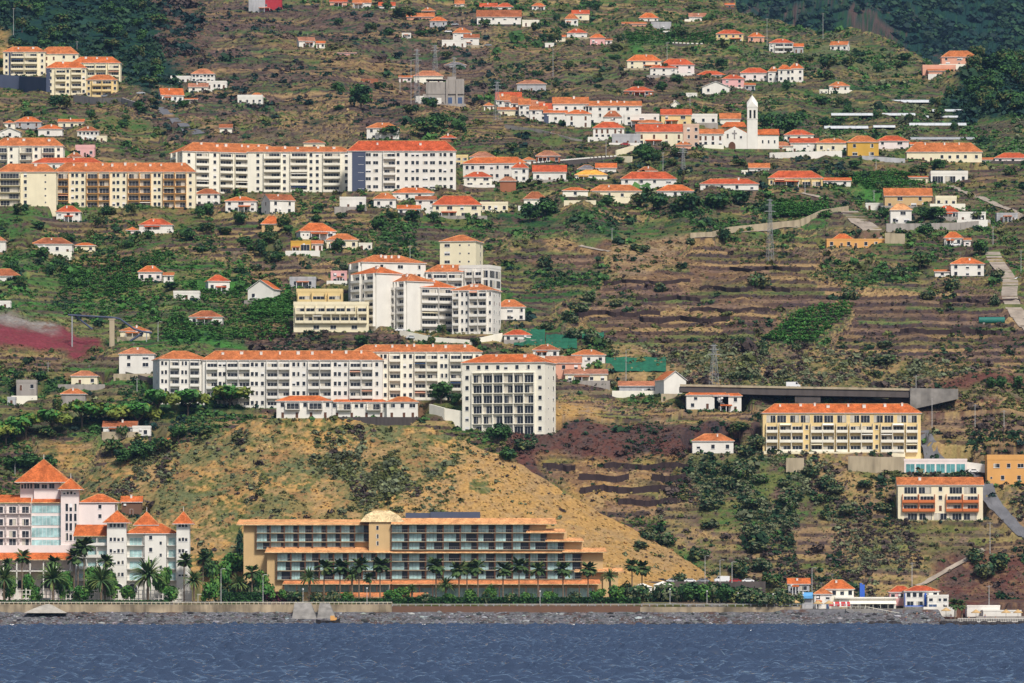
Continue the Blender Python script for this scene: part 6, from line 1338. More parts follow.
    H(904, 938, 608, 591, 586, 'hip', 'white', 'wwww.w/WW.W.', 'white shore house with blue trim and tall windows', 'the blue and white shore house', dist=1936, roof='roofred', panel=(.0, .62, 'wall_blue') if 0 else None)
    H(927, 948, 609, 597, 595, 'flat', 'white', 'w.ww/g..w', 'white shore annex with blue glazed front and roof terrace', dist=1931, gm='carblue', chim=0)
    H(966, 999, 618, 606.8, 605.5, 'flat', 'white', '', 'long white bathing pavilion with flat roof', 'the bathing pavilion', dist=1944)
    H(982, 1020, 618.4, 611.4, 610.6, 'flat', 'white', '', 'plain white wall block behind the bathing deck', dist=1934)
    t = thing('beach_bar', 'low white beach bar with flat roof and striped eave', 'beach bar', (WX(868, Dq), Dq + 3, WZ(608.6, Dq))); LAND.append((868, 602, 'the white beach bar')); b = MB(); X = lambda p: (p - 868) * S; Zz = lambda y: (608.6 - y) * S
    b.box(X(840), X(897), 3, 9, -1, Zz(598.5)); b.box(X(836), X(899), 2.2, 9.5, Zz(598.49) , Zz(597)); obj('wall', b.mesh('wall', ['wall_white']), t); b = MB(); p = [(X(850), -.6, Zz(604)), (X(897), -.6, Zz(604)), (X(897), 2.9, Zz(601)), (X(850), 2.9, Zz(601))]; b.solid(p, [(x, y, z + .1) for x, y, z in p])
    for i in range(7): x = X(851 + i * 7.5); b.tube((x, -.4, -1), (x, -.4, Zz(604)), .07, .07, 6)
    obj('canopy', b.mesh('canopy', ['wall_pale']), t); obj('glass_front', glazing_mesh(44 * S, 1.8), t, (X(873), 2.95, .1))
    t = thing('red_awning', 'red and white striped awning beside the white shore house', 'awning', (WX(829, Dq), Dq - 1, WZ(608.6, Dq))); b = MB(); n = 14; L = 21 * S
    for i in range(n):
        x0, x1 = L * i / n, L * (i + 1) / n - .005; p = [(x0, -.4, 1.2), (x1, -.4, 1.2), (x1, 1.9, 2.25), (x0, 1.9, 2.25)]; b.solid(p, [(x, y, z + .07) for x, y, z in p], i % 4 == 3); b.box(x0, x1, -.44, -.401, .85, 1.25, i % 4 == 3)
    obj('fabric', b.mesh('fabric', ['clothred', 'frame']), t); b = MB(); [b.tube((x, -.3, -.5), (x, -.3, 1.2), .05, .05, 6) for x in (.2, L / 2, L - .2)]; obj('posts', b.mesh('posts', ['pole']), t)
    t = thing('kiosk', 'dark kiosk with bright blue awning beside the grey shore house', 'kiosk', (WX(808, Dq), Dq + 4, WZ(606, Dq))); b = MB(); b.box(-5.5 * S, 6 * S, 0, 3, -1, 12 * S); obj('wall', b.mesh('wall', ['wall_grey']), t); b = MB(); p = [(-5 * S, -1, 10 * S), (5.5 * S, -1, 10 * S), (5.5 * S, -.01, 13.4 * S), (-5 * S, -.01, 13.4 * S)]; b.solid(p, [(x, y, z + .08) for x, y, z in p]); b.box(-5 * S, 5.5 * S, -1.05, -1.001, 7.5 * S, 10.1 * S); obj('awning', b.mesh('awning', [mat('awning_blue', (.12, .34, .62))]), t)
    t = thing('water_slide_tower', 'tall bright blue tower slab behind the beach bar', 'tower', (WX(865, Dq), Dq + 14, WZ(608, Dq))); b = MB(); b.box(-2.6 * S, -.2 * S, 0, 1.5, -1, 25 * S); b.box(-.19 * S, 2.3 * S, .4, 1.8, -1, 23.5 * S); obj('tower_slab', b.mesh('tower_slab', ['wall_blue']), t)
    # blue trim of the blue and white house
    b = MB(); D = 1935.6; 
    for x0, x1, yb, yt in ((904.5, 926, 606.6, 605.4), (924.5, 926.5, 608, 593), (904.5, 905.3, 605, 593)): b.box(WX(x0, D), WX(x1, D), D - .2, D - .02, WZ(yb, D), WZ(yt, D))
    thing('blue_balcony_frame', 'blue painted balcony frame fixed to the white shore house', 'frame', me=b.mesh('blue_balcony_frame', ['wall_blue']))
    # ramp
    D = 1921; b = MB(); X = lambda p: WX(p, D); p = [(X(846), D, WZ(609, D)), (X(868), D, WZ(609, D)), (X(914), D, WZ(618, D)), (X(914), D, WZ(628, D)), (X(846), D, WZ(628, D))]; b.solid(p, [(x, D + 6, z) for x, _, z in p]); t = thing('beach_ramp', 'grey beach ramp with pale railing descending to the pebbles', 'ramp', me=b.mesh('beach_ramp', ['plaster']))
    b = MB(); b.tube((X(846), D + .2, WZ(607, D)), (X(868), D + .2, WZ(607, D)), .07, .07, 5); b.tube((X(868), D + .2, WZ(607, D)), (X(914), D + .2, WZ(616, D)), .09, .09, 5)
    for i in range(16): x = 847 + i * 4.4; y = 609 if x < 868 else 609 + (x - 868) / 46 * 9; b.tube((X(x), D + .2, WZ(y + .3, D)), (X(x), D + .2, WZ(y - 2, D)), .05, .05, 5)
    obj('handrail', b.mesh('handrail', ['wall_pale']), t)
    # bathing deck
    D = 1912; b = MB(); b.box(WX(944, D), WX(1065, D), D, D + 18, 0.9, WZ(619.2, D)); t = thing('bathing_deck', 'long white edged bathing deck over black rocks', 'deck', me=b.mesh('bathing_deck', ['plaster'])); LAND.append((985, 620, 'the bathing deck'))
    b = MB(); X0 = WX(958, D)
    for i in range(46): x = X0 + i * .8; b.box(x - .05, x + .05, D - .1, D - .02, WZ(621.8, D), WZ(618.2, D))
    b.box(X0, X0 + 36, D - .14, D - .101, WZ(622, D), WZ(621.3, D)); b.box(X0, X0 + 36, D - .14, D - .101, WZ(618.6, D), WZ(618.1, D)); obj('railing', b.mesh('railing', ['wall_white']), t)
    def rocks(label, x0, x1, D, hgt, n, sd):
        r = random.Random(sd); V = []; Fc = []; t_ = (1 + 5 ** .5) / 2
        for k in range(n):
            cx = WX(r.uniform(x0, x1), D); yy = D + r.uniform(-4, 4); rad = r.uniform(.7, 1.8) * hgt
            import mathutils
            bm_ = [(math.cos(a) * math.sin(p) * rad * r.uniform(.75, 1.2), math.sin(a) * math.sin(p) * rad * r.uniform(.75, 1.2), math.cos(p) * rad * r.uniform(.5, .8)) for p in (.5, 1.2, 1.9, 2.6) for a in [2 * PI * i / 7 for i in range(7)]]; b0 = len(V); V += [(cx + x, yy + y, .25 + z) for x, y, z in bm_]
            for q in range(3):
                for i in range(7): j = (i + 1) % 7; Fc.append((b0 + q * 7 + i, b0 + (q + 1) * 7 + i, b0 + (q + 1) * 7 + j, b0 + q * 7 + j))
            V.append((cx, yy, .25 + rad * .7)); ti = len(V) - 1
            for i in range(7): j = (i + 1) % 7; Fc.append((b0 + i, b0 + j, ti, ti))
        me = bpy.data.meshes.new('rock_outcrop'); me.from_pydata(V, [], [tuple(dict.fromkeys(f)) for f in Fc]); me.materials.append(M['rock']); me.update(); thing('rock_outcrop', label, 'rocks', me=me)
    rocks('black rock ledge carrying the white bathing deck', 943, 1050, 1908, 1.25, 60, 1); rocks('black rock outcrop below the beach ramp', 869, 898, 1903, 1.3, 16, 2); rocks('dark boulder group on the pebbles below the hedge', 650, 675, 1900, .8, 12, 3); rocks('dark rock ledge below the shore houses', 812, 868, 1906, .85, 18, 4)
    # straw parasols
    for i, (px, py, D, lab) in enumerate(((783, 608, 1926, 'straw parasol farthest west on the pebble terrace'), (795, 608, 1926, 'straw parasol second from the west on the pebble terrace'), (818, 609, 1925, 'straw parasol in front of the white shore house'), (829, 609, 1925, 'straw parasol beside the red awning'), (946, 616, 1921, 'straw parasol beside the blue glazed annex'), (976, 618, 1924, 'straw parasol in front of the long bathing pavilion'), (1006, 618, 1924, 'straw parasol in front of the plain white wall'), (1018, 618, 1923, 'straw parasol nearest the frame edge on the deck'))):
        s = D / F; t = thing('straw_parasol', lab, 'parasol', (WX(px, D), D, WZ(py, D)), 0, 'straw parasols of the bathing station'); b = MB(); h = 8.2 * s; b.tube((0, 0, -.6), (0, 0, h), .06, .05, 6); obj('post', b.mesh('post', ['wood']), t); b = MB(); n = 12; R = 5.2 * s
        b.tube((0, 0, h - .95), (0, 0, h + .15), R, .08, n, 0, cap=False); b.tube((0, 0, h - 1.1), (0, 0, h - .951), R * .97, R, n, 0, cap=False); obj('thatch', b.mesh('thatch', ['straw']), t)
    people()
    V = []; Fc = []; rr = random.Random(9)
    for cx, w in ((415, 22), (424, 12), (577, 10), (586, 8), (805, 6), (12, 5), (196, 8), (232, 9), (544, 4), (880, 8)):
        for i in range(int(w * 2.2)):
            px = cx + rr.uniform(-w / 2, w / 2); D = 1896.5 + rr.uniform(-1.5, 1); X = WX(px, D); z = .12 + rr.uniform(0, .35); a = rr.uniform(.15, .5); b = len(V); V += [(X - a, D, z - .1), (X + a, D + .1, z - .1), (X + a * .7, D + .25, z + .15), (X - a * .6, D + .2, z + .12)]; Fc.append((b, b + 1, b + 2, b + 3))
    o = obj('surf_foam', arrays_mesh('surf_foam', V, Fc, ['frame'])); o['kind'] = 'stuff'; o['label'] = 'white foam of small waves breaking on the pebbles'
def people():
    def body_mesh(pose, sd):
        b = bpy.data.meshes.new('person'); r = random.Random(sd)
        if pose == 'stand': J = [(0, 0, .92), (0, 0, 1.15), (0, 0, 1.42), (0, 0, 1.53), (0, -.01, 1.66), (-.19, 0, 1.38), (-.25, -.02, 1.1), (-.26, -.1, .86), (.19, 0, 1.38), (.26, .0, 1.1), (.27, -.06, .85), (-.09, 0, .86), (-.11, -.02, .46), (-.11, 0, .06), (-.12, -.14, .03), (.09, 0, .86), (.12, .02, .46), (.13, .06, .06), (.14, -.08, .03)]
        else: J = [(0, 0, .14), (0, .1, .36), (0, .16, .62), (0, .15, .73), (0, .13, .86), (-.19, .14, .58), (-.25, .24, .34), (-.26, .3, .1), (.19, .14, .58), (.25, .24, .34), (.26, .3, .1), (-.1, -.04, .14), (-.12, -.38, .36), (-.12, -.66, .06), (-.12, -.78, .08), (.1, -.04, .14), (.12, -.44, .2), (.13, -.82, .06), (.13, -.9, .12)]
        E = [(0, 1), (1, 2), (2, 3), (3, 4), (2, 5), (5, 6), (6, 7), (2, 8), (8, 9), (9, 10), (0, 11), (11, 12), (12, 13), (13, 14), (0, 15), (15, 16), (16, 17), (17, 18)]
        R = [.15, .13, .15, .06, .105, .065, .048, .035, .065, .048, .035, .09, .06, .042, .035, .09, .06, .042, .035]
        b.from_pydata(J, E, []); o = bpy.data.objects.new('tmp', b); COL.objects.link(o); mo = o.modifiers.new('skin', 'SKIN')
        for i, v in enumerate(b.skin_vertices[0].data): v.radius = (R[i], R[i] * (.75 if i < 3 else 1)); v.use_root = i == 0
        o.modifiers.new('sub', 'SUBSURF').levels = 1; dg = bpy.context.evaluated_depsgraph_get(); me = bpy.data.meshes.new_from_object(o.evaluated_get(dg)); bpy.data.objects.remove(o); me.materials.append(M['skin']); me.name = 'person'; return me
    def shorts(pose): b = MB(); z = .9 if pose == 'stand' else .14; b.tube((0, 0, z - .2), (0, 0, z + .12), .2, .17, 9); return b.mesh('shorts', ['cloth'])
    def hair(pose): b = MB(); z, y = (1.70, .01) if pose == 'stand' else (.9, .14); b.tube((0, y, z - .02), (0, y, z + .06), .11, .09, 8); b.tube((0, y, z + .06), (0, y, z + .1), .09, .03, 8); return b.mesh('hair', ['hair'])
    L = {}
    for p in ('stand', 'sit'): L[p] = (body_mesh(p, 1), shorts(p), hair(p))
    for px, py, D, p, lab in ((906, 621, 1906, 'stand', 'person in dark shorts standing on the pebbles below the ramp'), (917, 619, 1918, 'sit', 'person sitting on the beach beside the ramp foot'), (927, 620, 1917, 'stand', 'standing person nearest the blue glazed annex'), (935, 619.5, 1919, 'sit', 'person sitting between the ramp and the deck'), (951, 619, 1922, 'stand', 'person standing at the west end of the bathing deck'), (969, 619, 1924, 'sit', 'person sitting in front of the long pavilion'), (985, 619, 1922, 'stand', 'person standing on the deck in front of the white wall'), (996, 619, 1922, 'sit', 'person sitting on the deck between two parasols')):
        zz = WZ(619.2, 1912) + .02 if px > 943 else ground_z(WX(px, D), D)
        t = thing('person', lab, 'person', (WX(px, D), D, zz), random.uniform(-1, 1), 'people on the bathing beach'); a, c, d = L[p]; obj('body', a, t); obj('shorts', c, t); obj('hair', d, t)
def greenhouses():
    for x0, x1, y, h, lab in ((881, 931, 103, 3.2, 'short white plastic greenhouse strip, highest of its field'), (831, 915, 116, 3, 'long white greenhouse strip above the lowest western one'), (824, 868, 129, 3.2, 'white greenhouse strip lowest at the western side'), (873, 895, 128, 2.8, 'short white greenhouse strip beside the lowest western one'), (932, 975, 112, 2.8, 'pale greenhouse strip beside the dark wood'), (924, 960, 118, 2.4, 'thin white greenhouse strip below the pale one'), (909, 966, 126, 3.2, 'long white greenhouse strip below two thin ones'), (910, 974, 140, 3, 'dull grey greenhouse sheet above the cream gabled house')):
        D = locate((x0 + x1) / 2, y); s = D / F; L = (x1 - x0) * s; hh = h * s; b = MB(); n = 8; W = 3.2; r0 = [(0, -W + W * 2 * i / n, hh * math.sin(PI * i / n) ** .6) for i in range(n + 1)]
        t = thing('greenhouse', lab, 'greenhouse', (WX(x0, D), D, WZ(y, D)), 0, 'plastic greenhouses on the green slope'); b.solid(r0, [(L, yy, z) for _, yy, z in r0]); obj('cover', b.mesh('cover', ['sheet' if 'grey' not in lab else 'metal']), t); b = MB()
        for i in range(max(2, int(L / 3)) + 1):
            x = L * i / max(2, int(L / 3))
            for p, q in zip(r0, r0[1:]): b.tube((x, p[1] * 1.02, p[2] * 1.02), (x, q[1] * 1.02, q[2] * 1.02), .05, .05, 4, cap=False)
        obj('hoops', b.mesh('hoops', ['metal']), t)
def details():
    wall_run([(-8, 88), (20, 90), (47, 92)], 7.5, .8, 'wall_slate', 'dark slate coloured retaining wall below the westernmost hilltop block'); wall_run([(74, 101), (100, 104), (122, 104), (141, 110)], 3.2, .8, 'wall_concrete', 'long grey retaining wall below the cream hilltop complex')
    wall_run([(533, 166), (560, 163.5), (590, 161), (617, 159)], 1.2, .5, 'wall_darkstone', 'dark road wall with white stones dotted along its top', 'dotted_wall', (2.2, .55, 'wall_white')); wall_run([(667, 44.5), (690, 45.5), (718, 46)], .9, .5, 'wall_darkstone', 'road wall with white dots below the high yellow house', 'dotted_wall', (2.4, .6, 'wall_white'))
    wall_run([(616, 156), (630, 152), (642, 150)], 2.6, .6, 'wall_cream', 'short cream terrace wall stepping up to the garages'); wall_run([(617, 162), (632, 162)], 2.6, .6, 'wall_cream', 'lower cream terrace wall beside the dotted road wall'); wall_run([(564, 206), (596, 206)], 2.4, .5, 'wall_cream', 'cream wall above the green terraces'); wall_run([(612, 203), (630, 203)], 2.4, .5, 'wall_cream', 'second cream wall under the cream house')
    wall_run([(690, 239), (712, 238), (730, 233), (768, 229), (800, 226), (822, 216), (848, 212)], 2.6, .6, 'wall_stone', 'long pale stone road wall climbing to the junction'); wall_run([(886, 232), (920, 232), (960, 231), (990, 228)], 3.6, .6, 'wall_concrete', 'grey stone wall below the row of eastern houses'); wall_run([(885, 243), (905, 244)], 4.2, .6, 'wall_stone', 'pale retaining wall beside the long orange house')
    wall_run([(848, 471), (880, 472), (905, 472)], 5.6, .8, 'wall_stone', 'cream stone retaining wall under the yellow block by the viaduct'); wall_run([(786, 472), (804, 472)], 5.2, .8, 'wall_stone', 'short cream stone wall below the yellow block'); wall_run([(762, 456), (840, 457), (905, 457)], 1.8, .8, 'wall_cream', 'cream terrace wall along the foot of the yellow block')
    wall_run([(430, 416), (445, 420), (462, 423)], 4.5, .8, 'wall_pale', 'pale garden wall beside the square tower block'); wall_run([(58, 388), (105, 388)], 1.4, .5, 'wall_concrete', 'terrace wall carrying the cream hut'); wall_run([(152, 384), (120, 376)], 2.2, .6, 'wall_darkstone', 'dark sloping wall beside the white villa')
    wall_run([(505, 128), (540, 133), (570, 141), (582, 143)], 1.6, .5, 'wall_concrete', 'grey road wall sloping below the descending rows'); wall_run([(400, 335), (432, 342), (470, 345), (502, 338)], 2.0, .6, 'wall_pale', 'white garden wall at the foot of the stepped complex'); wall_run([(862, 160), (905, 163)], 2.0, .5, 'wall_grey', 'grey wall below the ochre house'); wall_run([(770, 158), (800, 157), (842, 156)], 2.4, .5, 'wall_white', 'long white wall in front of the terrace start')
    wall_run([(280, 419), (330, 420), (420, 420)], 1.1, .6, 'wall_darkstone', 'dark stone wall along the golden hill crest'); wall_run([(960, 463), (985, 466)], .7, .3, 'wall_white', 'white road parapet beside the orange house')
    for a, c, y, h in ((543, 575, 470, 2.6), (604, 688, 468.5, 2.4), (579, 629, 481, 2.6), (652, 686, 481, 2.4), (580, 679, 492.5, 2.6), (618, 677, 505, 2.4), (636, 700, 301, 1.8), (690, 770, 312, 1.9), (640, 730, 322, 2.0), (700, 790, 291, 1.8), (604, 690, 284, 1.6), (730, 800, 271, 1.8), (940, 1020, 303, 1.7), (900, 1000, 334, 1.8), (575, 660, 316, 2.0)):
        n = int((c - a) / 5) + 2; ph = random.random() * 6; wall_run([(a + (c - a) * i / n, y + random.uniform(-.7, .7) + 1.3 * math.sin(ph + i * .55)) for i in range(n + 1)], h * random.uniform(.75, 1.05), .6, 'wall_lava', f'dark lava stone terrace wall {"on the straw coloured plot above the golden slope" if y > 400 else "crossing the brown terraces"}', 'terrace_wall')['group'] = 'dark terrace walls' + (' of the lower plot' if y > 400 else '')
    # green nets
    for x0, x1, yb, yt, lab in ((514, 545, 347, 331, 'green netting over a plot below the villa'), (546, 577, 350, 336, 'green netting beside the white house roofs'), (606, 666, 373, 359, 'long green netting behind the white gabled house'), (582, 604, 340, 334, 'small green netting scrap on the slope')):
        q = []; n = 10; b = MB()
        for i in range(n + 1):
            px = x0 + (x1 - x0) * i / n; row = []
            for k in range(4): py = yb + (yt - yb) * k / 3; D = locate(px, py); row.append((WX(px, D), D, WZ(py, D) + .7 + .2 * math.sin(i * 1.7 + k)))
            q.append(row)
        for i in range(n):
            for k in range(3): b.quad([q[i][k], q[i + 1][k], q[i + 1][k + 1], q[i][k + 1]]); b.quad([tuple(Vector(p) - Vector((0, 0, .05))) for p in (q[i][k + 1], q[i + 1][k + 1], q[i + 1][k], q[i][k])])
        t = thing('shade_net', lab, 'net', q[0][0], 0, 'green shade nets'); me = b.mesh('netting', ['net']); me.transform(Matrix.Translation(-Vector(q[0][0]))); obj('netting', me, t); b = MB()
        for i in range(0, n + 1, 2):
            for k in (0, 3): p = Vector(q[i][k]) - Vector(q[0][0]); b.tube(p - Vector((0, 0, 2)), p, .05, .05, 5)
        obj('stakes', b.mesh('stakes', ['wood']), t)
    # pipe bridge
    D = locate(108, 345) - 4; s = D / F; t = thing('pipe_bridge', 'dark pipe bridge on a pale pillar crossing the pink rock wall', 'pipe bridge', (WX(110, D), D, WZ(345, D))); LAND.append((112, 330, 'the pipe bridge')); XX = lambda p: (p - 110) * s; Z = lambda y: (345 - y) * s; b = MB()
    for (a, ya), (c, yc) in zip([(68, 315), (112, 317.5), (120, 319), (134, 329), (142, 331.5)], [(112, 317.5), (120, 319), (134, 329), (142, 331.5), (152, 333)]): b.tube((XX(a), 0, Z(ya)), (XX(c), 0, Z(yc)), .38, .38, 8)
    b.tube((XX(74), .9, Z(315)), (XX(92), .9, Z(329)), .38, .38, 8); b.tube((XX(130), .8, Z(341)), (XX(143), .8, Z(333)), .45, .45, 8); obj('pipe', b.mesh('pipe', ['wall_slate']), t); b = MB(); b.box(XX(109.5), XX(114.5), -.5, 1.2, -3, Z(319.2)); b.box(XX(108.5), XX(115.5), -.6, 1.4, Z(320), Z(318.6)); obj('pillar', b.mesh('pillar', ['wall_stone']), t); b = MB(); b.box(XX(71.5), XX(72.8), -.2, .2, -3, Z(314.5)); b.box(XX(146), XX(147), -.2, .2, -3, Z(333)); obj('supports', b.mesh('supports', ['metal']), t)
    # container
    D = locate(992, 324); s = D / F; t = thing('water_tank', 'long green water tank lying on the brown terraces', 'tank', (WX(992, D), D, WZ(324, D) + .1)); b = MB(); n = 10; R = 3.4 * s
    b.tube((-13 * s, R, R), (13 * s, R, R), R, R, 16); obj('body', b.mesh('body', [mat('tank_green', (.02, .15, .12), rough=.6)]), t); b = MB(); b.box(-9 * s, -7 * s, .3, 2 * R - .3, -.6, R * .5); b.box(7 * s, 9 * s, .3, 2 * R - .3, -.6, R * .5); obj('saddles', b.mesh('saddles', ['wall_concrete']), t)
    # poles, pylons, lamps
    PL = [(13.5, 38, 8, 'tall grey pole above the golden knoll'), (77, 56, 41, 'white pole rising from the hilltop complex'), (411, 104, 60, 'pole west of the substation'), (400, 95, 76, 'short pole on the brown slope west of the substation'), (553, 77, 48, 'pole on the dry slope above the descending rows'), (667, 61, 42, 'pole above the cream double house'), (767, 46, 18, 'tall pole beside the salmon house'), (690, 108, 94, 'pole with white crossarm above the town'), (823, 40, 13, 'tall pole on the green crest'), (900, 40, 22, 'pale pole against the wooded mountain'), (606, 158, 140, 'pole beside the cream terrace wall'), (663, 172, 152, 'pole in the middle row'), (876, 170, 157, 'pole below the ochre house'), (805, 195, 178, 'pole on the upper road bend'), (874, 205, 190, 'pole in the green field below the church'), (993, 245, 226, 'pole at the end of the grey stone wall'), (1021, 272, 250, 'pole beside the winding road'), (612, 240, 228, 'pole at the edge of the green terraces'), (410, 265, 245, 'pole on the terraces above the stepped complex'), (549, 395, 380, 'pole beside the square tower block'), (626, 382, 350, 'tall lamp pole beside the green netting'), (916, 412, 375, 'pole on the viaduct abutment'), (932, 432, 398, 'tall pole at the road bend by the yellow block'), (975, 428, 404, 'pole on the red slope east of the viaduct'), (1004, 428, 410, 'pole farther east on the red slope'), (158, 342, 322, 'lamp pole below the banana field'), (48, 372, 362, 'pole on the tan band above the ruin'), (137, 392, 378, 'pole above the umbrella trees'), (15, 475, 460, 'pole behind the pink hotel'), (912, 587, 562, 'white mast on the red roofed shore house'), (990, 556, 522, 'tall pale mast on the path'), (989, 610, 585, 'white mast on the bathing pavilion'), (812, 596, 568, 'lamp pole behind the grey shore house'), (705, 580, 556, 'lamp pole at the car park'), (720, 580, 560, 'second lamp pole at the car park beside the van'), (732, 580, 562, 'third lamp pole at the car park')]
    for px, py, yt, lab in PL: pole(px, py, yt, lab, 'street_lamp' if 'lamp' in lab else 'utility_pole', D=1990 if 556 <= yt <= 568 and 700 < px < 740 else 1946 if yt in (562, 585, 568) else None)
    for px, py, yt, D, lab, k in ((263, 603, 575, 1937, 'street lamp beside the purple red hedge', 'street_lamp'), (221, 602, 569, 1936, 'street lamp beside the white gate', 'street_lamp'), (303, 604, 590, 1930, 'globe lamp west of the cement buttress', 'globe_lamp'), (367, 604, 589, 1930, 'globe lamp in front of the hotel porch', 'globe_lamp'), (540, 604, 592, 1930, 'globe lamp in front of the clipped hedge', 'globe_lamp'), (670, 606, 590, 1930, 'globe lamp at the eastern end of the hedge', 'globe_lamp'), (707, 607, 592, 1930, 'globe lamp before the eastern bushes', 'globe_lamp'), (738, 607, 594, 1930, 'globe lamp farthest east along the railing', 'globe_lamp'), (773, 607, 595, 1930, 'globe lamp beside the western straw parasols', 'globe_lamp'), (803, 607, 594, 1930, 'globe lamp beside the blue awning kiosk', 'globe_lamp')): pole(px, py, yt, lab, k, .08, 'sea front lamps', D=D, m='frame')
    for a in ((417, 104, 50, 5, 'lattice pylon nearest the white substation kiosk'), (435, 76, 48, 5, 'lattice pylon behind the pale substation house'), (454, 104, 56, 5, 'lattice pylon at the east corner of the substation'), (497, 121, 82, 6, 'lattice pylon beside the stepped red roofs'), (714, 392, 342, 9, 'lattice pylon behind the house by the viaduct'), (770, 262, 200, 6, 'thin lattice pylon on the brown terraces'), (683, 172, 148, 4, 'small lattice pylon below the town')): pylon(*a)
    # vehicles on roads
    Dv = viaduct(); car(793, 386, 'carwhite', 'white delivery van crossing the viaduct', 0, True, D=Dv + 3, z=WZ(386.2, Dv) - .55, grp='vehicles on the roads')
    for px, py, m, lab in ((400, 333, 'carwhite', 'white car at the foot of the stepped complex'), (411, 339, 'carsilver', 'silver car on the ramp below the complex'), (428, 340, 'carwhite', 'white car beside the white garden wall'), (141, 95, 'carsilver', 'silver car at the hilltop road bend'), (105, 97, 'cargrey', 'grey car beside the small yellow hilltop block'), (883, 240, 'carwhite', 'white car beside the long orange house'), (1019, 275, 'carwhite', 'white car on the winding road'), (926, 450, 'carred', 'red and white car beside the yellow block by the viaduct'), (968, 462, 'cargrey', 'grey car on the curving road'), (973, 466, 'carwhite', 'white car parked on the curving road'), (955, 247, 'carwhite', 'white car below the bright roofed house'), (448, 33, 'carwhite', 'white car near the top houses'), (455, 26, 'carsilver', 'silver car beside the dark tree near the top'), (488, 47, 'cargrey', 'grey car east of the low arcaded house'), (625, 146, 'carred', 'red car in front of the grey garage')): car(px, py, m, lab, random.uniform(-.3, .3), grp='vehicles on the roads')
ROADS = [([(922, 430), (928, 442), (932, 452), (960, 456), (972, 462), (982, 478), (990, 497), (1005, 515), (1030, 540)], 2.7, 'asphalt', 'curving_road'), ([(992, 254), (996, 268), (1012, 278), (1008, 298), (1018, 318), (1032, 330)], 3.2, 'track', 'winding_road'), ([(848, 212), (858, 222), (872, 232), (888, 243)], 4.2, 'track', 'junction_road'), ([(690, 241), (730, 236), (768, 231), (800, 228)], 2.5, 'track', 'upper_road'), ([(160, 108), (170, 118), (185, 130), (200, 136)], 2.6, 'asphalt', 'hilltop_road'), ([(800, 194), (830, 200), (852, 206)], 2.2, 'track', 'terrace_road'), ([(578, 246), (596, 250), (612, 252)], 2.2, 'track', 'farm_track'), ([(950, 188), (985, 200), (1010, 212), (1030, 216)], 1.8, 'track', 'field_path'), ([(985, 550), (955, 565), (925, 582), (915, 588)], 1.6, 'track', 'cliff_path')]
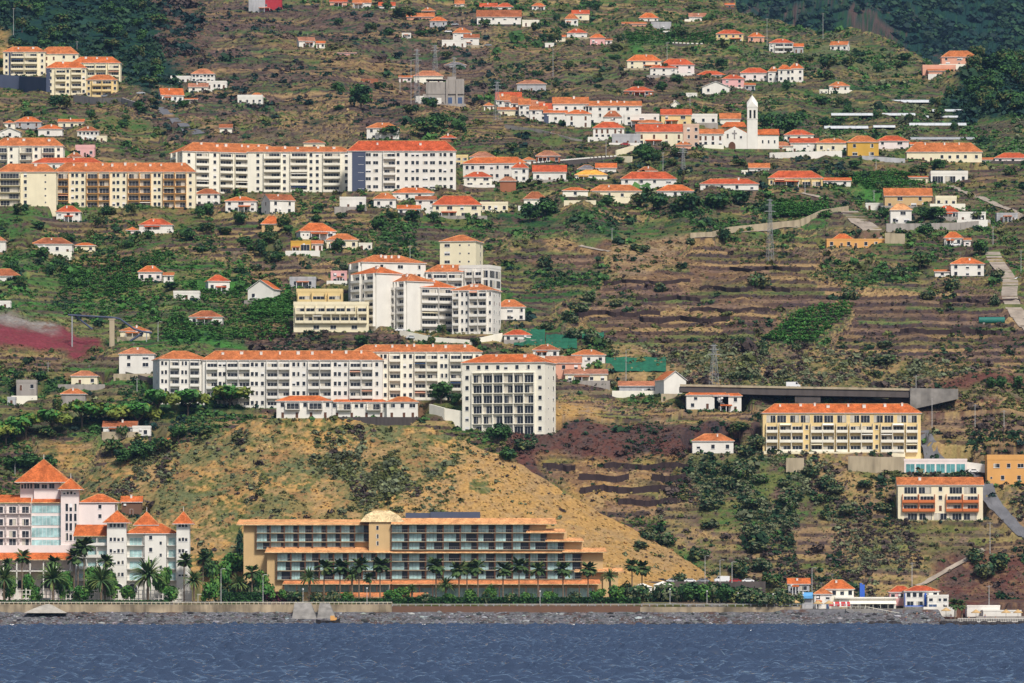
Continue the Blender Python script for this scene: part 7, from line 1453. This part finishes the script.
# ------------------------------------------------------------------ trees that can be told apart
BANANA = [([(60, 295), (150, 262), (210, 262), (290, 285), (290, 342), (150, 342), (120, 318), (90, 305)], 1.0), ([(190, 285), (290, 285), (292, 345), (160, 340)], .9), ([(764, 342), (790, 318), (815, 308), (850, 304), (853, 313), (812, 344)], 1.0), ([(60, 262), (160, 255), (150, 290), (60, 300)], .8), ([(842, 176), (900, 173), (930, 187), (870, 191)], 1.0), ([(768, 203), (828, 205), (830, 218), (770, 219)], .9), ([(255, 295), (300, 300), (296, 318), (250, 318)], 1.0), ([(625, 33), (738, 34), (735, 43), (628, 46)], .9)]
def plants():
    T = tree
    for px, py, h, w, k in [(22, 592, 38, 13, 'palm'), (9, 592, 30, 11, 'palm'), (74, 592, 38, 14, 'palm'), (53, 592, 32, 12, 'palm'), (84, 594, 52, 16, 'palm'), (78, 592, 46, 14, 'palm'), (105, 594, 36, 13, 'palm'), (184, 592, 34, 13, 'palm'), (203, 592, 36, 13, 'palm'), (252, 600, 32, 13, 'palm'), (4, 603, 34, 28, 'date'), (53, 603, 36, 34, 'date'), (101, 603, 34, 32, 'date'), (148, 602, 40, 38, 'date'), (194, 602, 30, 24, 'date'), (240, 602, 26, 22, 'date'),
                            (309, 602, 32, 22, 'date'), (324, 603, 40, 15, 'palm'), (340, 603, 40, 15, 'palm'), (352, 602, 34, 20, 'date'), (359, 603, 42, 15, 'palm'), (380, 603, 42, 15, 'palm'), (370, 601, 26, 10, 'palm'), (436, 603, 42, 15, 'palm'), (446, 603, 26, 22, 'date'), (459, 603, 38, 14, 'palm'), (467, 602, 38, 12, 'palm'), (478, 603, 40, 14, 'palm'), (503, 603, 38, 14, 'palm'), (519, 603, 42, 15, 'palm'), (538, 603, 38, 14, 'palm'), (563, 603, 38, 14, 'palm'), (588, 603, 38, 14, 'palm'), (610, 602, 32, 18, 'date'), (642, 602, 38, 14, 'palm'), (632, 596, 34, 12, 'palm'), (955, 613, 15, 10, 'palm'), (962, 613, 14, 9, 'palm'), (491, 601, 16, 12, 'date'), (412, 601, 16, 12, 'date')]:
        T(px, py, h, w, k)
    for px, py, h, w, k in [(6, 447, 24, 26, 'umbrella'), (26, 440, 26, 32, 'umbrella'), (52, 436, 26, 34, 'umbrella'), (82, 428, 26, 36, 'umbrella'), (118, 421, 28, 36, 'umbrella'), (138, 420, 28, 36, 'umbrella'), (158, 418, 28, 34, 'umbrella'), (188, 416, 26, 34, 'umbrella'), (230, 412, 26, 38, 'umbrella'), (290, 400, 14, 26, 'round'), (328, 399, 18, 28, 'umbrella'), (346, 397, 14, 18, 'round'), (362, 397, 14, 18, 'round'), (388, 398, 16, 26, 'round'), (407, 398, 16, 20, 'round'), (441, 404, 24, 28, 'round'), (456, 406, 14, 14, 'round'),
                            (240, 560, 32, 13, 'cypress'), (150, 115, 0, 0, ''), (321, 190, 17, 22, 'round'), (355, 188, 12, 18, 'round'), (60, 110, 16, 22, 'round'), (786, 135, 22, 30, 'round'), (808, 90, 0, 0, ''), (828, 72, 18, 20, 'round'), (767, 128, 16, 20, 'round'), (528, 90, 14, 12, 'cypress'), (664, 75, 14, 9, 'round'), (676, 82, 10, 10, 'shrub'), (884, 365, 13, 26, 'shrub'), (992, 389, 13, 12, 'round'), (1001, 389, 14, 12, 'round'), (1018, 389, 14, 12, 'round'), (400, 22, 0, 0, ''), (404, 20, 14, 24, 'round'), (485, 28, 10, 14, 'round'), (362, 122, 36, 0, ''), (361, 110, 28, 28, 'round'), (390, 138, 14, 30, 'round'), (425, 138, 20, 30, 'round'), (437, 128, 16, 26, 'round'),
                            (980, 256, 18, 18, 'round'), (926, 236, 14, 16, 'round'), (925, 220, 14, 20, 'round'), (938, 220, 14, 22, 'round'), (884, 218, 12, 14, 'round'), (975, 222, 14, 18, 'round'), (998, 278, 12, 14, 'shrub'), (952, 290, 14, 18, 'shrub'), (928, 300, 12, 14, 'shrub'), (920, 270, 20, 22, 'round'), (898, 278, 12, 18, 'shrub'), (850, 300, 14, 16, 'shrub'), (994, 305, 14, 10, 'shrub'), (760, 288, 18, 20, 'shrub'), (724, 245, 18, 18, 'round'), (660, 292, 12, 16, 'shrub'), (640, 252, 10, 20, 'shrub'), (690, 245, 10, 10, 'shrub'), (545, 266, 14, 18, 'shrub'), (690, 212, 22, 30, 'round'), (720, 210, 18, 30, 'round'), (660, 210, 18, 26, 'round'), (740, 205, 16, 24, 'round'), (640, 208, 16, 22, 'round'), (545, 216, 20, 26, 'round'), (530, 222, 20, 24, 'round'),
                            (200, 440, 16, 30, 'round'), (178, 440, 14, 22, 'round'), (140, 460, 22, 30, 'round'), (112, 458, 22, 24, 'round'), (160, 455, 20, 26, 'round'), (125, 465, 18, 24, 'round'), (30, 470, 18, 26, 'round'), (15, 470, 14, 22, 'round'), (48, 470, 16, 22, 'round'), (510, 462, 14, 22, 'round'), (500, 440, 18, 24, 'round'), (525, 450, 14, 20, 'shrub'), (720, 430, 12, 30, 'shrub'), (740, 430, 14, 26, 'round'), (745, 455, 14, 22, 'shrub'), (756, 445, 16, 20, 'shrub'),
                            (220, 585, 26, 22, 'garden'), (232, 575, 24, 24, 'garden'), (212, 580, 24, 22, 'round'), (246, 572, 20, 18, 'garden'), (228, 596, 18, 26, 'shrub'), (250, 592, 18, 20, 'shrub'), (260, 588, 20, 18, 'garden'), (205, 565, 18, 18, 'round'), (620, 598, 12, 18, 'shrub'), (668, 600, 18, 22, 'garden'), (690, 603, 22, 26, 'round'), (708, 603, 20, 24, 'garden'), (726, 604, 22, 24, 'round'), (742, 604, 20, 24, 'shrub'), (757, 605, 16, 22, 'shrub'), (772, 605, 12, 16, 'shrub'), (786, 605, 16, 16, 'shrub'), (798, 604, 14, 14, 'shrub'), (655, 598, 14, 16, 'shrub'), (680, 585, 14, 16, 'shrub'), (700, 560, 16, 20, 'shrub'), (665, 545, 14, 20, 'shrub'), (648, 540, 16, 18, 'shrub'), (640, 548, 10, 16, 'shrub'), (760, 570, 16, 20, 'shrub'), (740, 575, 18, 22, 'shrub'), (755, 552, 16, 22, 'shrub'), (1000, 570, 22, 22, 'shrub'), (985, 578, 20, 24, 'shrub'), (975, 562, 16, 20, 'shrub'), (772, 588, 16, 22, 'round'), (60, 585, 16, 14, 'garden'), (28, 590, 16, 14, 'garden'), (92, 590, 24, 18, 'garden'), (110, 592, 22, 20, 'garden'), (162, 590, 26, 22, 'garden'), (66, 592, 22, 16, 'garden'), (10, 592, 18, 18, 'garden')]:
        if k: T(px, py, h, w, k)
    for px, py, h, w in [(634, 600, 20, 22), (648, 602, 14, 18), (662, 602, 22, 22), (676, 602, 20, 24), (690, 602, 24, 24), (703, 602, 22, 24), (716, 603, 24, 26), (731, 603, 22, 24), (748, 603, 22, 26), (764, 604, 16, 22), (626, 596, 20, 18), (780, 600, 16, 18)]: T(px, py, h, w, 'shrub')
    for px, h, w in [(296, 12, 14), (316, 10, 13), (332, 12, 14), (347, 9, 12), (390, 11, 14), (402, 13, 15), (423, 10, 14), (450, 9, 13), (470, 11, 14), (488, 14, 13), (511, 10, 14), (528, 9, 12), (550, 11, 15), (575, 10, 13), (598, 13, 15), (618, 15, 16)]: T(px, 602.5, h * 1.25, w * 1.2, 'garden' if h % 2 else 'shrub')
    for px, py, h, w in [(36, 602, 17, 16), (80, 602, 18, 18), (128, 602, 20, 18), (172, 602, 18, 18), (210, 600, 20, 18), (268, 600, 18, 16), (284, 601, 14, 14), (492, 602, 16, 14), (640, 602, 18, 18)]: T(px, py, h, w, 'garden')
    r = random.Random(3)
    for x0, x1, y0, y1, n, k, sz in [(955, 1030, 62, 112, 26, 'round', 15), (0, 170, 10, 88, 34, 'round', 13), (200, 290, 212, 262, 14, 'round', 12), (250, 440, 195, 262, 20, 'round', 11), (0, 200, 205, 300, 22, 'round', 11), (300, 500, 80, 140, 10, 'round', 10), (500, 700, 150, 210, 18, 'round', 10), (770, 1000, 60, 140, 24, 'round', 10), (480, 740, 0, 95, 24, 'round', 9), (640, 770, 150, 172, 9, 'round', 10), (540, 620, 300, 345, 10, 'shrub', 11), (700, 900, 340, 380, 10, 'shrub', 9), (0, 130, 380, 440, 10, 'round', 12), (360, 480, 320, 350, 7, 'round', 10), (780, 900, 470, 520, 12, 'shrub', 12), (700, 800, 470, 560, 14, 'shrub', 12), (840, 1024, 160, 200, 12, 'round', 10), (300, 480, 0, 60, 9, 'round', 9), (90, 200, 85, 135, 9, 'round', 9), (250, 350, 215, 330, 8, 'shrub', 10)]:
        for i in range(int(n * 1.17)):
            x, y = r.uniform(x0, x1), r.uniform(y0, y1)
            if blocked(x, y): continue
            T(x, y, sz * r.uniform(.7, 1.35), sz * r.uniform(.9, 1.7), k)
# ------------------------------------------------------------------ assembly
for pts, hw, m, nm in ROADS: cut_road(pts, hw)
resolve_start = len(SPECS)
brown_hotel(); pink_hotel(); church(); substation(); shore()
resolve()
for pts, hw, m, nm in ROADS: ribbon(nm, pts, hw, m)
build_specs(); details(); greenhouses()
plants()
label_trees()
build_terrain(); build_scrub(); build_bananas(BANANA); build_pebbles(); build_sea(); build_light(); build_haze()
